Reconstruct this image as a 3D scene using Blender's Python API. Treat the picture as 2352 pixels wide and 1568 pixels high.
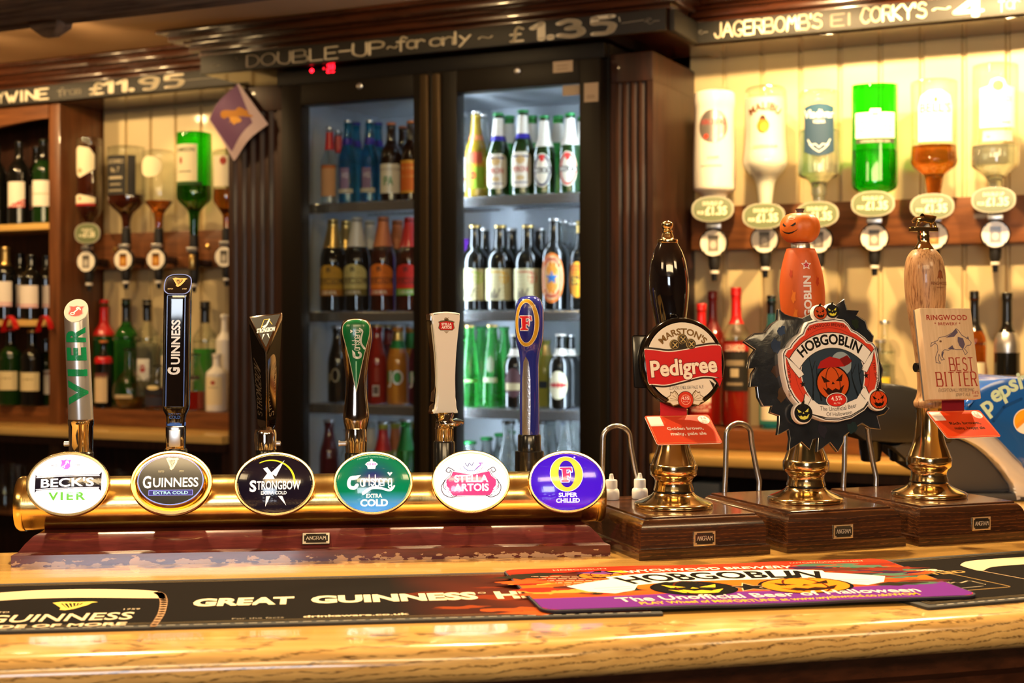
import bpy, bmesh, math, random
from mathutils import Vector, Matrix
from mathutils.geometry import tessellate_polygon
for o in list(bpy.data.objects): bpy.data.objects.remove(o)
random.seed(7)
SC = bpy.context.scene
COL = SC.collection
R = math.radians
# ---------------------------------------------------------------- camera, world, lights, exposure
F, ZC, BT = 3267.0, 1.357, 1.08          # focal length in photo pixels, eye height, bar-top height
cam = bpy.data.objects.new('camera', bpy.data.cameras.new('camera'))
COL.objects.link(cam); SC.camera = cam
cam.location = (0, 0, ZC); cam.rotation_euler = (R(90), 0, 0)
cam.data.sensor_width = 36; cam.data.lens = F * 36 / 2352; cam.data.shift_y = -34 / 2352
cam.data.dof.use_dof = True; cam.data.dof.focus_distance = 1.72; cam.data.dof.aperture_fstop = 6.8
cam.data.clip_start = .05
w = bpy.data.worlds.new('world'); SC.world = w; w.use_nodes = True
w.node_tree.nodes['Background'].inputs[0].default_value = (.9, .6, .35, 1)
w.node_tree.nodes['Background'].inputs[1].default_value = .04
SC.view_settings.view_transform = 'Standard'; SC.view_settings.look = 'None'
SC.view_settings.exposure = 0.0; SC.view_settings.gamma = 1.0
SC.cycles.max_bounces = 10; SC.cycles.transparent_max_bounces = 24; SC.cycles.transmission_bounces = 8
SC.cycles.caustics_reflective = False; SC.cycles.caustics_refractive = False
SC.cycles.sample_clamp_indirect = 6.0
TH = R(26); CS, SN = math.cos(TH), math.sin(TH); YF = 3.8   # the back bar stands 26 degrees off the camera's square

def W(u, v, z=0.0):
    """back-bar coordinates (along, into the wall, up) to world"""
    return Vector((u * CS + v * SN, YF - u * SN + v * CS, z))
def lamp(name, kind, loc, target, power, col, size=.1, spot=None, blend=.4):
    d = bpy.data.lights.new(name, kind); d.energy = power; d.color = col
    if kind == 'AREA':
        d.shape = 'RECTANGLE'
        d.size, d.size_y = size if isinstance(size, tuple) else (size, size)
    else: d.shadow_soft_size = size
    if spot: d.spot_size = R(spot); d.spot_blend = blend
    o = bpy.data.objects.new(name, d); COL.objects.link(o); o.location = loc
    o.rotation_euler = (Vector(target) - Vector(loc)).to_track_quat('-Z', 'Y').to_euler()
    return o
WARM = (1, .66, .30); WARM2 = (1, .72, .38); COOL = (.78, .88, 1)
# downlights in the ceiling over the servery, halogen warm
for x, y, p in ((-.62, 1.99, 98), (-.02, 2.10, 56), (.42, 2.22, 72), (.95, 2.35, 60)):
    lamp('bar_downlight', 'SPOT', (x, y, 2.2), (x + .03, y - .5, 1.1), p, WARM2, .02, 120, .5)
# ceiling spots aimed at the back bar
for u, tu, p, v in ((-1.95, -2.0, 24, -.5), (-1.55, -1.6, 9, -.45), (-1.2, -1.25, 14, -.45), (.72, .75, 46, -.27), (1.2, 1.15, 84, -.27)):
    lamp('gallery_spot', 'SPOT', W(u, v, 2.19), W(tu, .3, 1.55), p, WARM, .018, 110, .5)
for u, v, p in ((-1.75, -.55, 3.0), (-1.28, -.5, 1.4), (-.1, -.9, 2.2), (.9, -.6, 2.5)):   # assumed bare bulbs under the ceiling, added to light it and the boards
    lamp('assumed_ceiling_bulb', 'POINT', W(u, v, 2.13), (0, 0, 0), p, WARM, .02)
lamp('gallery_spot', 'SPOT', W(-.2, -.8, 2.2), W(-.25, .0, 1.75), 9, WARM, .02, 90, .6)
# small halogen bulbs under the right header
for u in (.66, .98, 1.3):
    lamp('header_light', 'SPOT', W(u, .2, 2.08), W(u, .26, 1.5), 3.5, WARM, .015, 120, .6)
lamp('header_light', 'SPOT', W(-1.3, .2, 2.08), W(-1.3, .26, 1.5), 4, WARM, .015, 120, .6)
# customer side: assumed ceiling lights, added fill and an assumed daylight source far behind the photographer
lamp('customer_side_light', 'AREA', (.2, -.3, 2.2), (.1, 1.7, 1.15), 42, WARM2, (1.6, .5))
lamp('customer_side_light', 'AREA', (-1.3, .4, 2.2), (-.3, 1.7, 1.15), 10, WARM2, (.5, .5))
lamp('assumed_daylight_fill', 'AREA', (-.4, -3.2, 1.7), (0, 1.5, 1.2), 40, (.82, .90, 1), (1.1, .8))  # cool area light for assumed daylight, no window is modelled
lamp('customer_side_light', 'AREA', (1.3, .5, 2.2), (.7, 2.0, 1.2), 12, WARM2, (.5, .5))  # added fill that brightens the dispenser's silver arch, no known fitting

# ---------------------------------------------------------------- placing: photo pixel + depth -> place
def P(px, py, Y): return Vector(((px - 1176) / F * Y, Y, ZC - (py - 750) / F * Y))
def G(px, py, z=BT):
    Y = (ZC - z) * F / (py - 750); return Vector(((px - 1176) / F * Y, Y, z))
def BB(px, py, v):
    t = (px - 1176) / F
    u = (t * YF + v * (t * CS - SN)) / (CS + t * SN)
    return u, v, ZC - (py - 750) / F * (YF - u * SN + v * CS)
def BY(u, v): return YF - u * SN + v * CS

# ---------------------------------------------------------------- objects
def link(o, parent=None):
    COL.objects.link(o)
    if parent is not None: o.parent = parent
    return o
def thing(name, label, cat, loc=(0, 0, 0), rz=0, group=None, rot=None):
    o = bpy.data.objects.new(name, None); link(o); o.empty_display_size = .05
    o.location = loc; o.rotation_euler = rot or (0, 0, rz)
    return tag(o, label, cat, group)
def tag(o, label, cat, group=None):
    o['label'] = label; o['category'] = cat
    if group: o['group'] = group
    return o
def struct(o):
    o['kind'] = 'structure'; return o
def lab(o, s): o['label'] = s; return o

class MB:
    def __init__(s): s.v, s.f, s.m = [], [], []
    def add(s, vs, fs, mi=0, M=None):
        b = len(s.v)
        s.v += [(M @ Vector(p)) if M is not None else Vector(p) for p in vs]
        s.f += [[i + b for i in f] for f in fs]; s.m += [mi] * len(fs); return s
    def bm(s, bm, mi=0, M=None):
        bm.verts.index_update()
        s.add([v.co.copy() for v in bm.verts], [[v.index for v in f.verts] for f in bm.faces], mi, M); bm.free(); return s
    def box(s, x0, x1, y0, y1, z0, z1, mi=0, bev=0, M=None, seg=2):
        bm = bmesh.new()
        bmesh.ops.create_cube(bm, size=1, matrix=Matrix.Translation(((x0 + x1) / 2, (y0 + y1) / 2, (z0 + z1) / 2)) @ Matrix.Diagonal((x1 - x0, y1 - y0, z1 - z0, 1)))
        if bev: bmesh.ops.bevel(bm, geom=bm.edges[:], offset=bev, segments=seg, profile=.6, affect='EDGES')
        return s.bm(bm, mi, M)
    def lathe(s, prof, n=32, mi=0, M=None, sx=1, sy=1):
        vs, fs = [], []
        for r, z in prof:
            for k in range(n):
                a = 2 * math.pi * k / n; vs.append((r * math.cos(a) * sx, r * math.sin(a) * sy, z))
        for i in range(len(prof) - 1):
            for k in range(n):
                j = (k + 1) % n; fs.append([i * n + k, i * n + j, i * n + n + j, i * n + n + k])
        fs.append([n - 1 - k for k in range(n)]); fs.append([(len(prof) - 1) * n + k for k in range(n)])
        return s.add(vs, fs, mi, M)
    def loft(s, rings, mi=0, M=None, cap=True):
        n = len(rings[0]); vs = [p for r in rings for p in r]; fs = []
        for i in range(len(rings) - 1):
            for k in range(n):
                j = (k + 1) % n; fs.append([i * n + k, i * n + j, i * n + n + j, i * n + n + k])
        if cap: fs.append([n - 1 - k for k in range(n)]); fs.append([(len(rings) - 1) * n + k for k in range(n)])
        return s.add(vs, fs, mi, M)
    def strip(s, prof, path, mi=0, closed=False, caps=True, up=None):
        """profile (across, up) swept along a path in plan; across is measured to the path's left"""
        rings = []
        for i, p in enumerate(path):
            a = Vector(path[max(i - 1, 0)]); b = Vector(path[min(i + 1, len(path) - 1)])
            d = (b - a).to_2d().normalized(); nrm = Vector((-d.y, d.x))
            rings.append([(p[0] + nrm.x * q[0], p[1] + nrm.y * q[0], q[1] + (p[2] if len(p) > 2 else 0)) for q in prof])
        return s.loft(rings, mi, None, caps)
    def tube(s, pts, r, n=10, mi=0, M=None, closed=False):
        pts = [Vector(p) for p in pts]; rings = []; up = None
        for i, p in enumerate(pts):
            a, b = (pts[i - 1], pts[(i + 1) % len(pts)]) if closed else (pts[max(i - 1, 0)], pts[min(i + 1, len(pts) - 1)])
            t = (b - a).normalized()
            if up is None: up = t.orthogonal().normalized()
            up = (up - t * up.dot(t)).normalized(); sd = t.cross(up)
            rr = r[i] if isinstance(r, (list, tuple)) else r
            rings.append([p + (up * math.cos(2 * math.pi * k / n) + sd * math.sin(2 * math.pi * k / n)) * rr for k in range(n)])
        if closed: rings.append(rings[0])
        return s.loft(rings, mi, M, not closed)
    def prism(s, poly, y0, y1, mi=0, M=None, bev=0):
        bm = bmesh.new()
        f = bm.faces.new([bm.verts.new((x, y0, z)) for x, z in poly])
        r = bmesh.ops.extrude_face_region(bm, geom=[f])
        for v in r['geom']:
            if isinstance(v, bmesh.types.BMVert): v.co.y = y1
        if bev:
            es = [e for e in bm.edges if abs(e.verts[0].co.y - y0) < 1e-7 and abs(e.verts[1].co.y - y0) < 1e-7]
            bmesh.ops.bevel(bm, geom=es, offset=bev, segments=2, profile=.6, affect='EDGES')
        return s.bm(bm, mi, M)
    def obj(s, name, mats, parent=None, smooth=35, loc=None, rot=None):
        me = bpy.data.meshes.new(name); me.from_pydata([tuple(v) for v in s.v], [], s.f); me.update()
        bm = bmesh.new(); bm.from_mesh(me)
        bmesh.ops.recalc_face_normals(bm, faces=bm.faces[:]); bm.to_mesh(me); bm.free()
        for m in (mats if isinstance(mats, (list, tuple)) else [mats]): me.materials.append(m)
        me.polygons.foreach_set('material_index', s.m)
        if smooth:
            me.polygons.foreach_set('use_smooth', [True] * len(me.polygons)); me.set_sharp_from_angle(angle=R(smooth))
        o = bpy.data.objects.new(name, me); link(o, parent)
        if loc is not None: o.location = loc
        if rot is not None: o.rotation_euler = rot
        return o

# ---------------------------------------------------------------- materials (all node-based)
def hexc(h):
    h = h.lstrip('#'); c = [int(h[i:i + 2], 16) / 255 for i in (0, 2, 4)]
    return tuple((x / 12.92 if x <= .04045 else ((x + .055) / 1.055) ** 2.4) for x in c)
def mat(name, col, rough=.5, metal=0, coat=0, trans=0, ior=1.45, emis=None, es=0, alpha=1, bump=0, bscale=200, var=0, vscale=8, stretch=(1, 1, 1), rvar=0):
    m = bpy.data.materials.new(name); m.use_nodes = True; nt = m.node_tree; b = nt.nodes['Principled BSDF']
    col = hexc(col) if isinstance(col, str) else col
    I = b.inputs
    I['Base Color'].default_value = (*col, 1); I['Roughness'].default_value = rough; I['Metallic'].default_value = metal
    I['Coat Weight'].default_value = coat; I['Coat Roughness'].default_value = .06
    I['Transmission Weight'].default_value = trans; I['IOR'].default_value = ior; I['Alpha'].default_value = alpha
    if emis: I['Emission Color'].default_value = (*(hexc(emis) if isinstance(emis, str) else emis), 1); I['Emission Strength'].default_value = es
    if bump or var or rvar:
        tc = nt.nodes.new('ShaderNodeTexCoord'); mp = nt.nodes.new('ShaderNodeMapping'); mp.inputs['Scale'].default_value = stretch
        nt.links.new(tc.outputs['Object'], mp.inputs[0])
        if var or rvar:
            n = nt.nodes.new('ShaderNodeTexNoise'); n.inputs['Scale'].default_value = vscale; n.inputs['Detail'].default_value = 6
            nt.links.new(mp.outputs[0], n.inputs['Vector'])
        if var:
            mx = nt.nodes.new('ShaderNodeMix'); mx.data_type = 'RGBA'
            mx.inputs['A'].default_value = (*[c * (1 - var) for c in col], 1); mx.inputs['B'].default_value = (*[min(1, c * (1 + var)) for c in col], 1)
            nt.links.new(n.outputs['Fac'], mx.inputs['Factor']); nt.links.new(mx.outputs['Result'], I['Base Color'])
        if rvar:
            mr = nt.nodes.new('ShaderNodeMapRange'); mr.inputs['To Min'].default_value = max(.02, rough - rvar); mr.inputs['To Max'].default_value = rough + rvar
            nt.links.new(n.outputs['Fac'], mr.inputs['Value']); nt.links.new(mr.outputs[0], I['Roughness'])
        if bump:
            n2 = nt.nodes.new('ShaderNodeTexNoise'); n2.inputs['Scale'].default_value = bscale; n2.inputs['Detail'].default_value = 3
            bp = nt.nodes.new('ShaderNodeBump'); bp.inputs['Strength'].default_value = bump; bp.inputs['Distance'].default_value = .002
            nt.links.new(mp.outputs[0], n2.inputs['Vector']); nt.links.new(n2.outputs['Fac'], bp.inputs['Height']); nt.links.new(bp.outputs[0], I['Normal'])
    return m
def wood(name, dark, light, stretch, scale=6, rough=.35, coat=.3, ring=0, ringcol=None, rscale=30, dist=4, rdir=(0, 0, 0), lo=.3, hi=.7, chip=None, bump=.15):
    m = mat(name, light, rough, coat=coat); nt = m.node_tree; N = nt.nodes.new; L = nt.links.new; b = nt.nodes['Principled BSDF']
    tc = N('ShaderNodeTexCoord'); mp = N('ShaderNodeMapping'); mp.inputs['Scale'].default_value = stretch; L(tc.outputs['Object'], mp.inputs[0])
    n = N('ShaderNodeTexNoise'); n.inputs['Scale'].default_value = scale; n.inputs['Detail'].default_value = 8; n.inputs['Roughness'].default_value = .6; L(mp.outputs[0], n.inputs['Vector'])
    cr = N('ShaderNodeValToRGB'); cr.color_ramp.elements[0].position = lo; cr.color_ramp.elements[1].position = hi
    cr.color_ramp.elements[0].color = (*(hexc(dark) if isinstance(dark, str) else dark), 1); cr.color_ramp.elements[1].color = (*(hexc(light) if isinstance(light, str) else light), 1)
    L(n.outputs['Fac'], cr.inputs[0]); out = cr.outputs[0]
    if ring:
        mp2 = N('ShaderNodeMapping'); mp2.inputs['Rotation'].default_value = rdir; mp2.inputs['Scale'].default_value = tuple(.12 * q if q < 5 else q / 8 for q in stretch) if ring < 2 else (.5, 1, 1)
        L(tc.outputs['Object'], mp2.inputs[0])
        wv = N('ShaderNodeTexWave'); wv.wave_type = 'BANDS'; wv.bands_direction = 'Z'; wv.inputs['Scale'].default_value = rscale; wv.inputs['Distortion'].default_value = dist
        wv.inputs['Detail'].default_value = 3; wv.inputs['Detail Scale'].default_value = 1.2; L(mp2.outputs[0], wv.inputs['Vector'])
        r2 = N('ShaderNodeValToRGB'); r2.color_ramp.elements[0].position = .0; r2.color_ramp.elements[1].position = .3
        r2.color_ramp.elements[0].color = (1, 1, 1, 1); r2.color_ramp.elements[1].color = (0, 0, 0, 1); L(wv.outputs['Fac'], r2.inputs[0])
        n3 = N('ShaderNodeTexNoise'); n3.inputs['Scale'].default_value = scale * 9; L(mp.outputs[0], n3.inputs['Vector'])
        r3 = N('ShaderNodeMapRange'); r3.inputs['From Min'].default_value = .38; r3.inputs['From Max'].default_value = .6; L(n3.outputs['Fac'], r3.inputs['Value'])
        mu = N('ShaderNodeMath'); mu.operation = 'MULTIPLY'; L(r2.outputs[0], mu.inputs[0]); L(r3.outputs[0], mu.inputs[1])
        mx = N('ShaderNodeMix'); mx.data_type = 'RGBA'; L(mu.outputs[0], mx.inputs['Factor']); L(out, mx.inputs['A'])
        mx.inputs['B'].default_value = (*(hexc(ringcol) if isinstance(ringcol, str) else ringcol), 1); out = mx.outputs['Result']
    if chip:   # worn edge: bare pale wood where the varnish has gone near the bottom edge
        z0, z1, cc = chip
        sp = N('ShaderNodeSeparateXYZ'); L(tc.outputs['Object'], sp.inputs[0])
        mr = N('ShaderNodeMapRange'); mr.inputs['From Min'].default_value = z0; mr.inputs['From Max'].default_value = z1; mr.inputs['To Min'].default_value = .17; mr.inputs['To Max'].default_value = -.2; L(sp.outputs['Z'], mr.inputs['Value'])
        mp3 = N('ShaderNodeMapping'); mp3.inputs['Scale'].default_value = (60, 60, 160); L(tc.outputs['Object'], mp3.inputs[0])
        n4 = N('ShaderNodeTexNoise'); n4.inputs['Scale'].default_value = 1.0; n4.inputs['Detail'].default_value = 6; L(mp3.outputs[0], n4.inputs['Vector'])
        ad = N('ShaderNodeMath'); L(n4.outputs['Fac'], ad.inputs[0]); L(mr.outputs[0], ad.inputs[1])
        gt = N('ShaderNodeMath'); gt.operation = 'GREATER_THAN'; gt.inputs[1].default_value = .64; L(ad.outputs[0], gt.inputs[0])
        mx = N('ShaderNodeMix'); mx.data_type = 'RGBA'; L(gt.outputs[0], mx.inputs['Factor']); L(out, mx.inputs['A']); mx.inputs['B'].default_value = (*hexc(cc), 1); out = mx.outputs['Result']
    L(out, b.inputs['Base Color'])
    if bump:
        bp = N('ShaderNodeBump'); bp.inputs['Strength'].default_value = bump; bp.inputs['Distance'].default_value = .001; L(n.outputs['Fac'], bp.inputs['Height']); L(bp.outputs[0], b.inputs['Normal'])
    return m
def thin_glass(name, tint=(1, 1, 1), gloss=.08, rough=.02):
    m = bpy.data.materials.new(name); m.use_nodes = True; nt = m.node_tree; nt.nodes.clear(); N = nt.nodes.new; L = nt.links.new
    o = N('ShaderNodeOutputMaterial'); mx = N('ShaderNodeMixShader'); t = N('ShaderNodeBsdfTransparent'); g = N('ShaderNodeBsdfGlossy')
    t.inputs[0].default_value = (*tint, 1); g.inputs['Roughness'].default_value = rough
    lw = N('ShaderNodeLayerWeight'); lw.inputs[0].default_value = .25
    mr = N('ShaderNodeMapRange'); mr.inputs['To Min'].default_value = gloss; mr.inputs['To Max'].default_value = .75; L(lw.outputs['Facing'], mr.inputs['Value'])
    mr.interpolation_type = 'SMOOTHSTEP'
    L(mr.outputs[0], mx.inputs[0]); L(t.outputs[0], mx.inputs[1]); L(g.outputs[0], mx.inputs[2]); L(mx.outputs[0], o.inputs[0])
    return m
def pmat(name, rough=.4, coat=0, glow=0, metal=0):
    m = mat(name, (.5, .5, .5), rough, metal, coat); nt = m.node_tree; b = nt.nodes['Principled BSDF']
    a = nt.nodes.new('ShaderNodeAttribute'); a.attribute_name = 'Col'; nt.links.new(a.outputs['Color'], b.inputs['Base Color'])
    if glow: nt.links.new(a.outputs['Color'], b.inputs['Emission Color']); b.inputs['Emission Strength'].default_value = glow
    return m
M = {}
M['print'] = pmat('printed_gloss', .28, .3); M['matte'] = pmat('printed_matte', .7); M['glow'] = pmat('backlit_print', .12, .6, .62)
M['glowhot'] = pmat('backlit_print_bright', .12, .6, 1.15); M['chalk'] = pmat('chalk_paint', .9); M['foil'] = pmat('printed_foil', .3, 0, 0, .85)
M['led'] = pmat('led_segments', .4, 0, 9)
M['brass'] = mat('aged_brass', (.84, .60, .22), .2, 1, var=.16, vscale=14, rvar=.09, stretch=(3, 1, 1), bump=.03, bscale=300)
M['brassp'] = mat('polished_brass', (.74, .56, .28), .13, 1, var=.1, vscale=20, rvar=.05)
M['gold'] = mat('gilt_rim', (.95, .72, .32), .12, 1)
M['chrome'] = mat('chrome', (.72, .66, .58), .07, 1)
M['dchrome'] = mat('dark_chrome', (.36, .3, .25), .1, 1)
M['steel'] = mat('brushed_steel', (.5, .49, .48), .24, 1, bump=.05, bscale=150, stretch=(1, 1, .1))
M['black'] = mat('black_plastic', (.008, .008, .008), .22, coat=.3)
M['blackm'] = mat('black_matt_plastic', (.012, .011, .011), .5)
M['lacquer'] = mat('black_lacquer', (.006, .004, .004), .06, coat=1)
M['white'] = mat('white_plastic', (.8, .78, .74), .35)
M['ceramic'] = mat('white_ceramic', (.82, .79, .72), .1, coat=.8)
M['silver'] = mat('silver_paint', (.44, .43, .43), .3, .7)
M['blue'] = mat('blue_gloss', (.02, .03, .26), .12, coat=.8)
M['pepsi'] = mat('blue_cover', (.008, .09, .42), .2, coat=.6)
M['greysh'] = mat('silver_grey_shell', (.62, .62, .63), .35, .2)
M['dgrey'] = mat('dark_grey_plastic', (.05, .05, .055), .5)
M['rubber'] = mat('black_rubber', (.02, .018, .016), .7, bump=.3, bscale=900)
M['dark'] = wood('dark_stained_wood', (.014, .005, .002), (.052, .015, .006), (14, 14, 1.2), 5, .5, .1)
M['darkh'] = wood('dark_stained_rail', (.02, .006, .003), (.085, .024, .009), (1.2, 14, 14), 5, .24, .6)
M['mid'] = wood('brown_wood', (.10, .032, .010), (.24, .085, .026), (1.5, 16, 16), 4, .4, .3)
M['midv'] = wood('brown_wood_upright', (.08, .026, .008), (.20, .07, .022), (16, 16, 1.2), 4, .4, .3)
M['beam'] = wood('rough_oak_beam', (.05, .025, .014), (.26, .15, .08), (1.2, 10, 10), 5, .8, 0, bump=.8)
M['pump'] = wood('walnut_stained_box', (.018, .006, .003), (.060, .020, .007), (5, 40, 40), 3, .26, .6, ring=1, ringcol=(.12, .04, .010), rscale=14, dist=7)
M['plinth'] = wood('mahogany_plinth', (.060, .010, .012), (.13, .022, .022), (5, 40, 40), 4, .25, .7, chip=(.002, .018, 'b9977a'))
M['top'] = wood('golden_oak_top', (.60, .33, .085), (.74, .43, .12), (1.0, 14, 14), 5, .16, .6, bump=.03)
M['nose'] = wood('oak_nosing', (.60, .34, .10), (.80, .50, .17), (1.5, 30, 30), 4, .2, .6, ring=2, ringcol=(.12, .06, .018), rscale=44, dist=6, rdir=(0, R(7), 0), bump=.05)
M['ctop'] = wood('yellow_oak_counter', (.62, .36, .10), (.76, .48, .15), (1, 12, 12), 5, .2, .5)
M['oakh'] = wood('pale_oak_handle', (.20, .085, .035), (.50, .28, .13), (150, 150, 9), 3, .38, .3, lo=.36, hi=.52)
M['clipw'] = wood('pale_wood_board', (.62, .42, .24), (.76, .56, .36), (60, 60, 4), 3, .5, .1, bump=.1)
M['cream'] = mat('cream_paint', (.60, .48, .26), .42, coat=.15, var=.05, vscale=3)
M['ceil'] = mat('ceiling_plaster', (.62, .38, .20), .8, var=.08, vscale=4, bump=.1, bscale=30)
M['board'] = mat('blackboard', (.024, .022, .019), .55, var=.25, vscale=6)
M['tile'] = mat('floor_tile', (.06, .045, .035), .5, var=.3, vscale=5)
M['room'] = mat('lounge_wall_paint', (.35, .22, .12), .8, var=.1, vscale=2)
M['cooler'] = mat('cooler_black', (.010, .009, .009), .4, bump=.2, bscale=500)
M['cooler'].node_tree.nodes['Principled BSDF'].inputs['Specular IOR Level'].default_value = .2
M['bronze'] = mat('bronze_door_frame', (.010, .007, .004), .45, 0, bump=.12, bscale=600)
M['bronze'].node_tree.nodes['Principled BSDF'].inputs['Specular IOR Level'].default_value = .25
M['handlebronze'] = mat('bronze_handle', (.10, .066, .032), .32, .7)
M['liner'] = mat('cooler_liner', (.62, .66, .70), .4)
M['wire'] = mat('shelf_wire', (.62, .62, .62), .25, .9)
M['tubelight'] = mat('cooler_lamp', (1, 1, 1), .5, emis=(.75, .87, 1), es=66)
M['pane'] = thin_glass('door_glass', (.93, .96, .97), .035)
M['gclear'] = thin_glass('clear_bottle_glass', (.93, .96, .94), .06)
M['ggreenthin'] = thin_glass('green_bottle_glass_thin', (.10, .72, .06), .07)
def liq(name, col, rough=.03, tr=.92, ior=1.36): return mat(name, col, rough, trans=tr, ior=ior)
M['g_brown'] = mat('brown_glass', (.020, .007, .003), .05, coat=.6, trans=.25, ior=1.4)
M['g_black'] = mat('black_glass', (.006, .006, .005), .05, coat=.6)
M['g_green'] = liq('green_glass', (.06, .52, .08)); M['g_dgreen'] = mat('dark_green_glass', (.012, .05, .008), .05, coat=.5, trans=.45)
M['g_lime'] = liq('bright_green_glass', (.12, .80, .16)); M['g_blue'] = liq('blue_drink', (.03, .32, .50))
M['g_amber'] = liq('amber_spirit', (.62, .16, .015)); M['g_dark'] = mat('dark_rum', (.10, .018, .006), .04, coat=.5, trans=.6)
M['g_red'] = mat('red_drink', (.55, .02, .01), .05, coat=.5, trans=.5); M['g_orange'] = mat('orange_drink', (.85, .30, .03), .06, coat=.4, trans=.4)
M['g_yellow'] = mat('yellow_drink', (.75, .48, .04), .06, coat=.4, trans=.55); M['g_lemon'] = mat('cloudy_lemon', (.62, .62, .10), .08, coat=.4, trans=.4)
M['g_pale'] = liq('pale_drink', (.80, .86, .84)); M['g_milk'] = mat('frosted_white', (.80, .74, .64), .3, coat=.2)
M['g_maroon'] = mat('cassis_drink', (.12, .008, .02), .05, coat=.5, trans=.3); M['g_aqua'] = liq('aqua_gin_glass', (.10, .62, .78))
M['capgold'] = mat('gold_cap', (.70, .48, .16), .3, .9); M['capwhite'] = mat('white_cap', (.75, .70, .6), .4); M['capred'] = mat('red_capsule', (.62, .012, .012), .3, coat=.3)
M['capdred'] = mat('dark_red_capsule', (.22, .008, .012), .3, coat=.3); M['capgreen'] = mat('green_cap', (.01, .20, .04), .35, .2); M['capblue'] = mat('blue_cap', (.03, .02, .30), .35, .3); M['caporange'] = mat('orange_cap', (.62, .18, .05), .4)
M['silvercap'] = mat('silver_cap', (.6, .6, .6), .3, .9)

# ---------------------------------------------------------------- printed artwork: flat shapes in mm, mapped onto a surface
_TC = {}
def glyphs(s, bold=0, shear=0, sp=1.0):
    k = (s, bold, shear, sp)
    if k not in _TC:
        c = bpy.data.curves.new('lettering_source', 'FONT'); c.body = s; c.size = 1; c.resolution_u = 3; c.offset = bold; c.shear = shear; c.space_character = sp; c.fill_mode = 'FRONT'
        o = bpy.data.objects.new('lettering_source', c); me = o.to_mesh(); me.calc_loop_triangles()
        co = [(v.co.x / .69, v.co.y / .69) for v in me.vertices]
        _TC[k] = ([tuple(co[i] for i in t.vertices) for t in me.loop_triangles], min(p[0] for p in co), max(p[0] for p in co))
        o.to_mesh_clear(); bpy.data.objects.remove(o); bpy.data.curves.remove(c)
    return _TC[k]
GL = {'A': '00 38 60|13 53', 'B': '00 08|s08 28 48 57 55 44 04|s04 34 54 63 61 50 30 00', 'C': 's57 48 28 16 03 11 20 40 51', 'D': '00 08|s08 28 47 55 53 41 20 00', 'E': '58 08 00 50|04 44', 'F': '00 08 58|04 44',
      'G': 's57 48 28 06 02 20 40 53|53 33', 'H': '00 08|50 58|04 54', 'I': '10 18', 'J': 's48 42 30 10 02', 'K': '00 08|58 04|04 50', 'L': '08 00 50', 'M': '00 18 34 58 60', 'N': '00 08 50 58',
      'O': 's30 11 04 17 38 57 64 51 30', 'P': '00 08|s08 38 57 55 44 04', 'R': '00 08|s08 38 57 55 44 04|34 50', 'S': 's57 38 17 15 44 53 51 30 01', 'T': '08 68|30 38', 'U': 's08 02 20 40 52 58',
      'V': '08 30 68', 'W': '08 20 35 40 68', 'X': '00 58|08 50', 'Y': '08 34 68|34 30', 'Z': '08 58 00 50', '0': 's30 11 04 17 38 57 64 51 30', '1': '20 28 06', '3': 's07 28 47 45 24 44 53 51 30 01', '4': '40 48 02 52',
      '5': '58 18 15|s15 35 54 52 40 10', '6': 's57 38 06 02 20 40 52 43 14', '9': 's54 34 15 17 38 57 54 40 20', '.': '00 01', '£': 's57 38 26 23 10 00|00 50|04 44', '-': '04 44', '~': 's03 15 34 53 65', "'": '08 06',
      'f': 's57 38 26 2a|05 45', 'o': 's20 01 04 25 44 41 20', 'r': '05 00|s03 25 44', 'n': '05 00|s03 25 44 40', 'l': '08 00', 'y': '05 22|45 0b', 'e': 's02 42 44 25 05 02 10 40', 'm': '05 00|s03 15 24 20|s23 35 44 40', 't': '27 20 40|05 45',
      'a': 's45 15 02 10 40 45|45 40', 'h': '08 00|s03 25 44 40', 's': 's44 25 04 42 20 01', 'd': '48 40|s44 25 02 10 40', 'u': 's05 01 20 40|45 40', 'i': '05 00', 'c': 's44 25 03 01 20 41', 'v': '05 20 45', 'b': '08 00|s03 25 44 40 00', 'p': '05 0b|s04 25 44 41 20 00', 'g': 's45 15 02 10 41 45|s45 4a 2b 0a', 'w': '05 10 24 30 45', 'x': '00 45|05 40', 'k': '08 00|45 02|12 40', '&': 's50 17 38 46 02 20 42 54', '*': '03 45|05 43|22 26'}
def catmull(p, n=5):
    out = []
    for i in range(len(p) - 1):
        a, b, c, d = p[max(i - 1, 0)], p[i], p[i + 1], p[min(i + 2, len(p) - 1)]
        for k in range(n):
            t = k / n
            out.append(tuple(.5 * (2 * b[j] + (c[j] - a[j]) * t + (2 * a[j] - 5 * b[j] + 4 * c[j] - d[j]) * t * t + (3 * b[j] - a[j] - 3 * c[j] + d[j]) * t ** 3) for j in (0, 1)))
    return out + [p[-1]]
def ell(cx, cy, a, b, n=48, t0=0, t1=360): return [(cx + a * math.cos(R(t0 + (t1 - t0) * k / n)), cy + b * math.sin(R(t0 + (t1 - t0) * k / n))) for k in range(n if t1 - t0 == 360 else n + 1)]
def rrect(x0, x1, y0, y1, r, n=5):
    out = []
    for cx, cy, a in ((x1 - r, y1 - r, 0), (x0 + r, y1 - r, 90), (x0 + r, y0 + r, 180), (x1 - r, y0 + r, 270)):
        out += [(cx + r * math.cos(R(a + 90 * k / n)), cy + r * math.sin(R(a + 90 * k / n))) for k in range(n + 1)]
    return out
def star(cx, cy, r, q=.4, n=5, rot=90): return [(cx + (r if k % 2 == 0 else r * q) * math.cos(R(rot + 180 * k / n)), cy + (r if k % 2 == 0 else r * q) * math.sin(R(rot + 180 * k / n))) for k in range(2 * n)]
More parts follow.
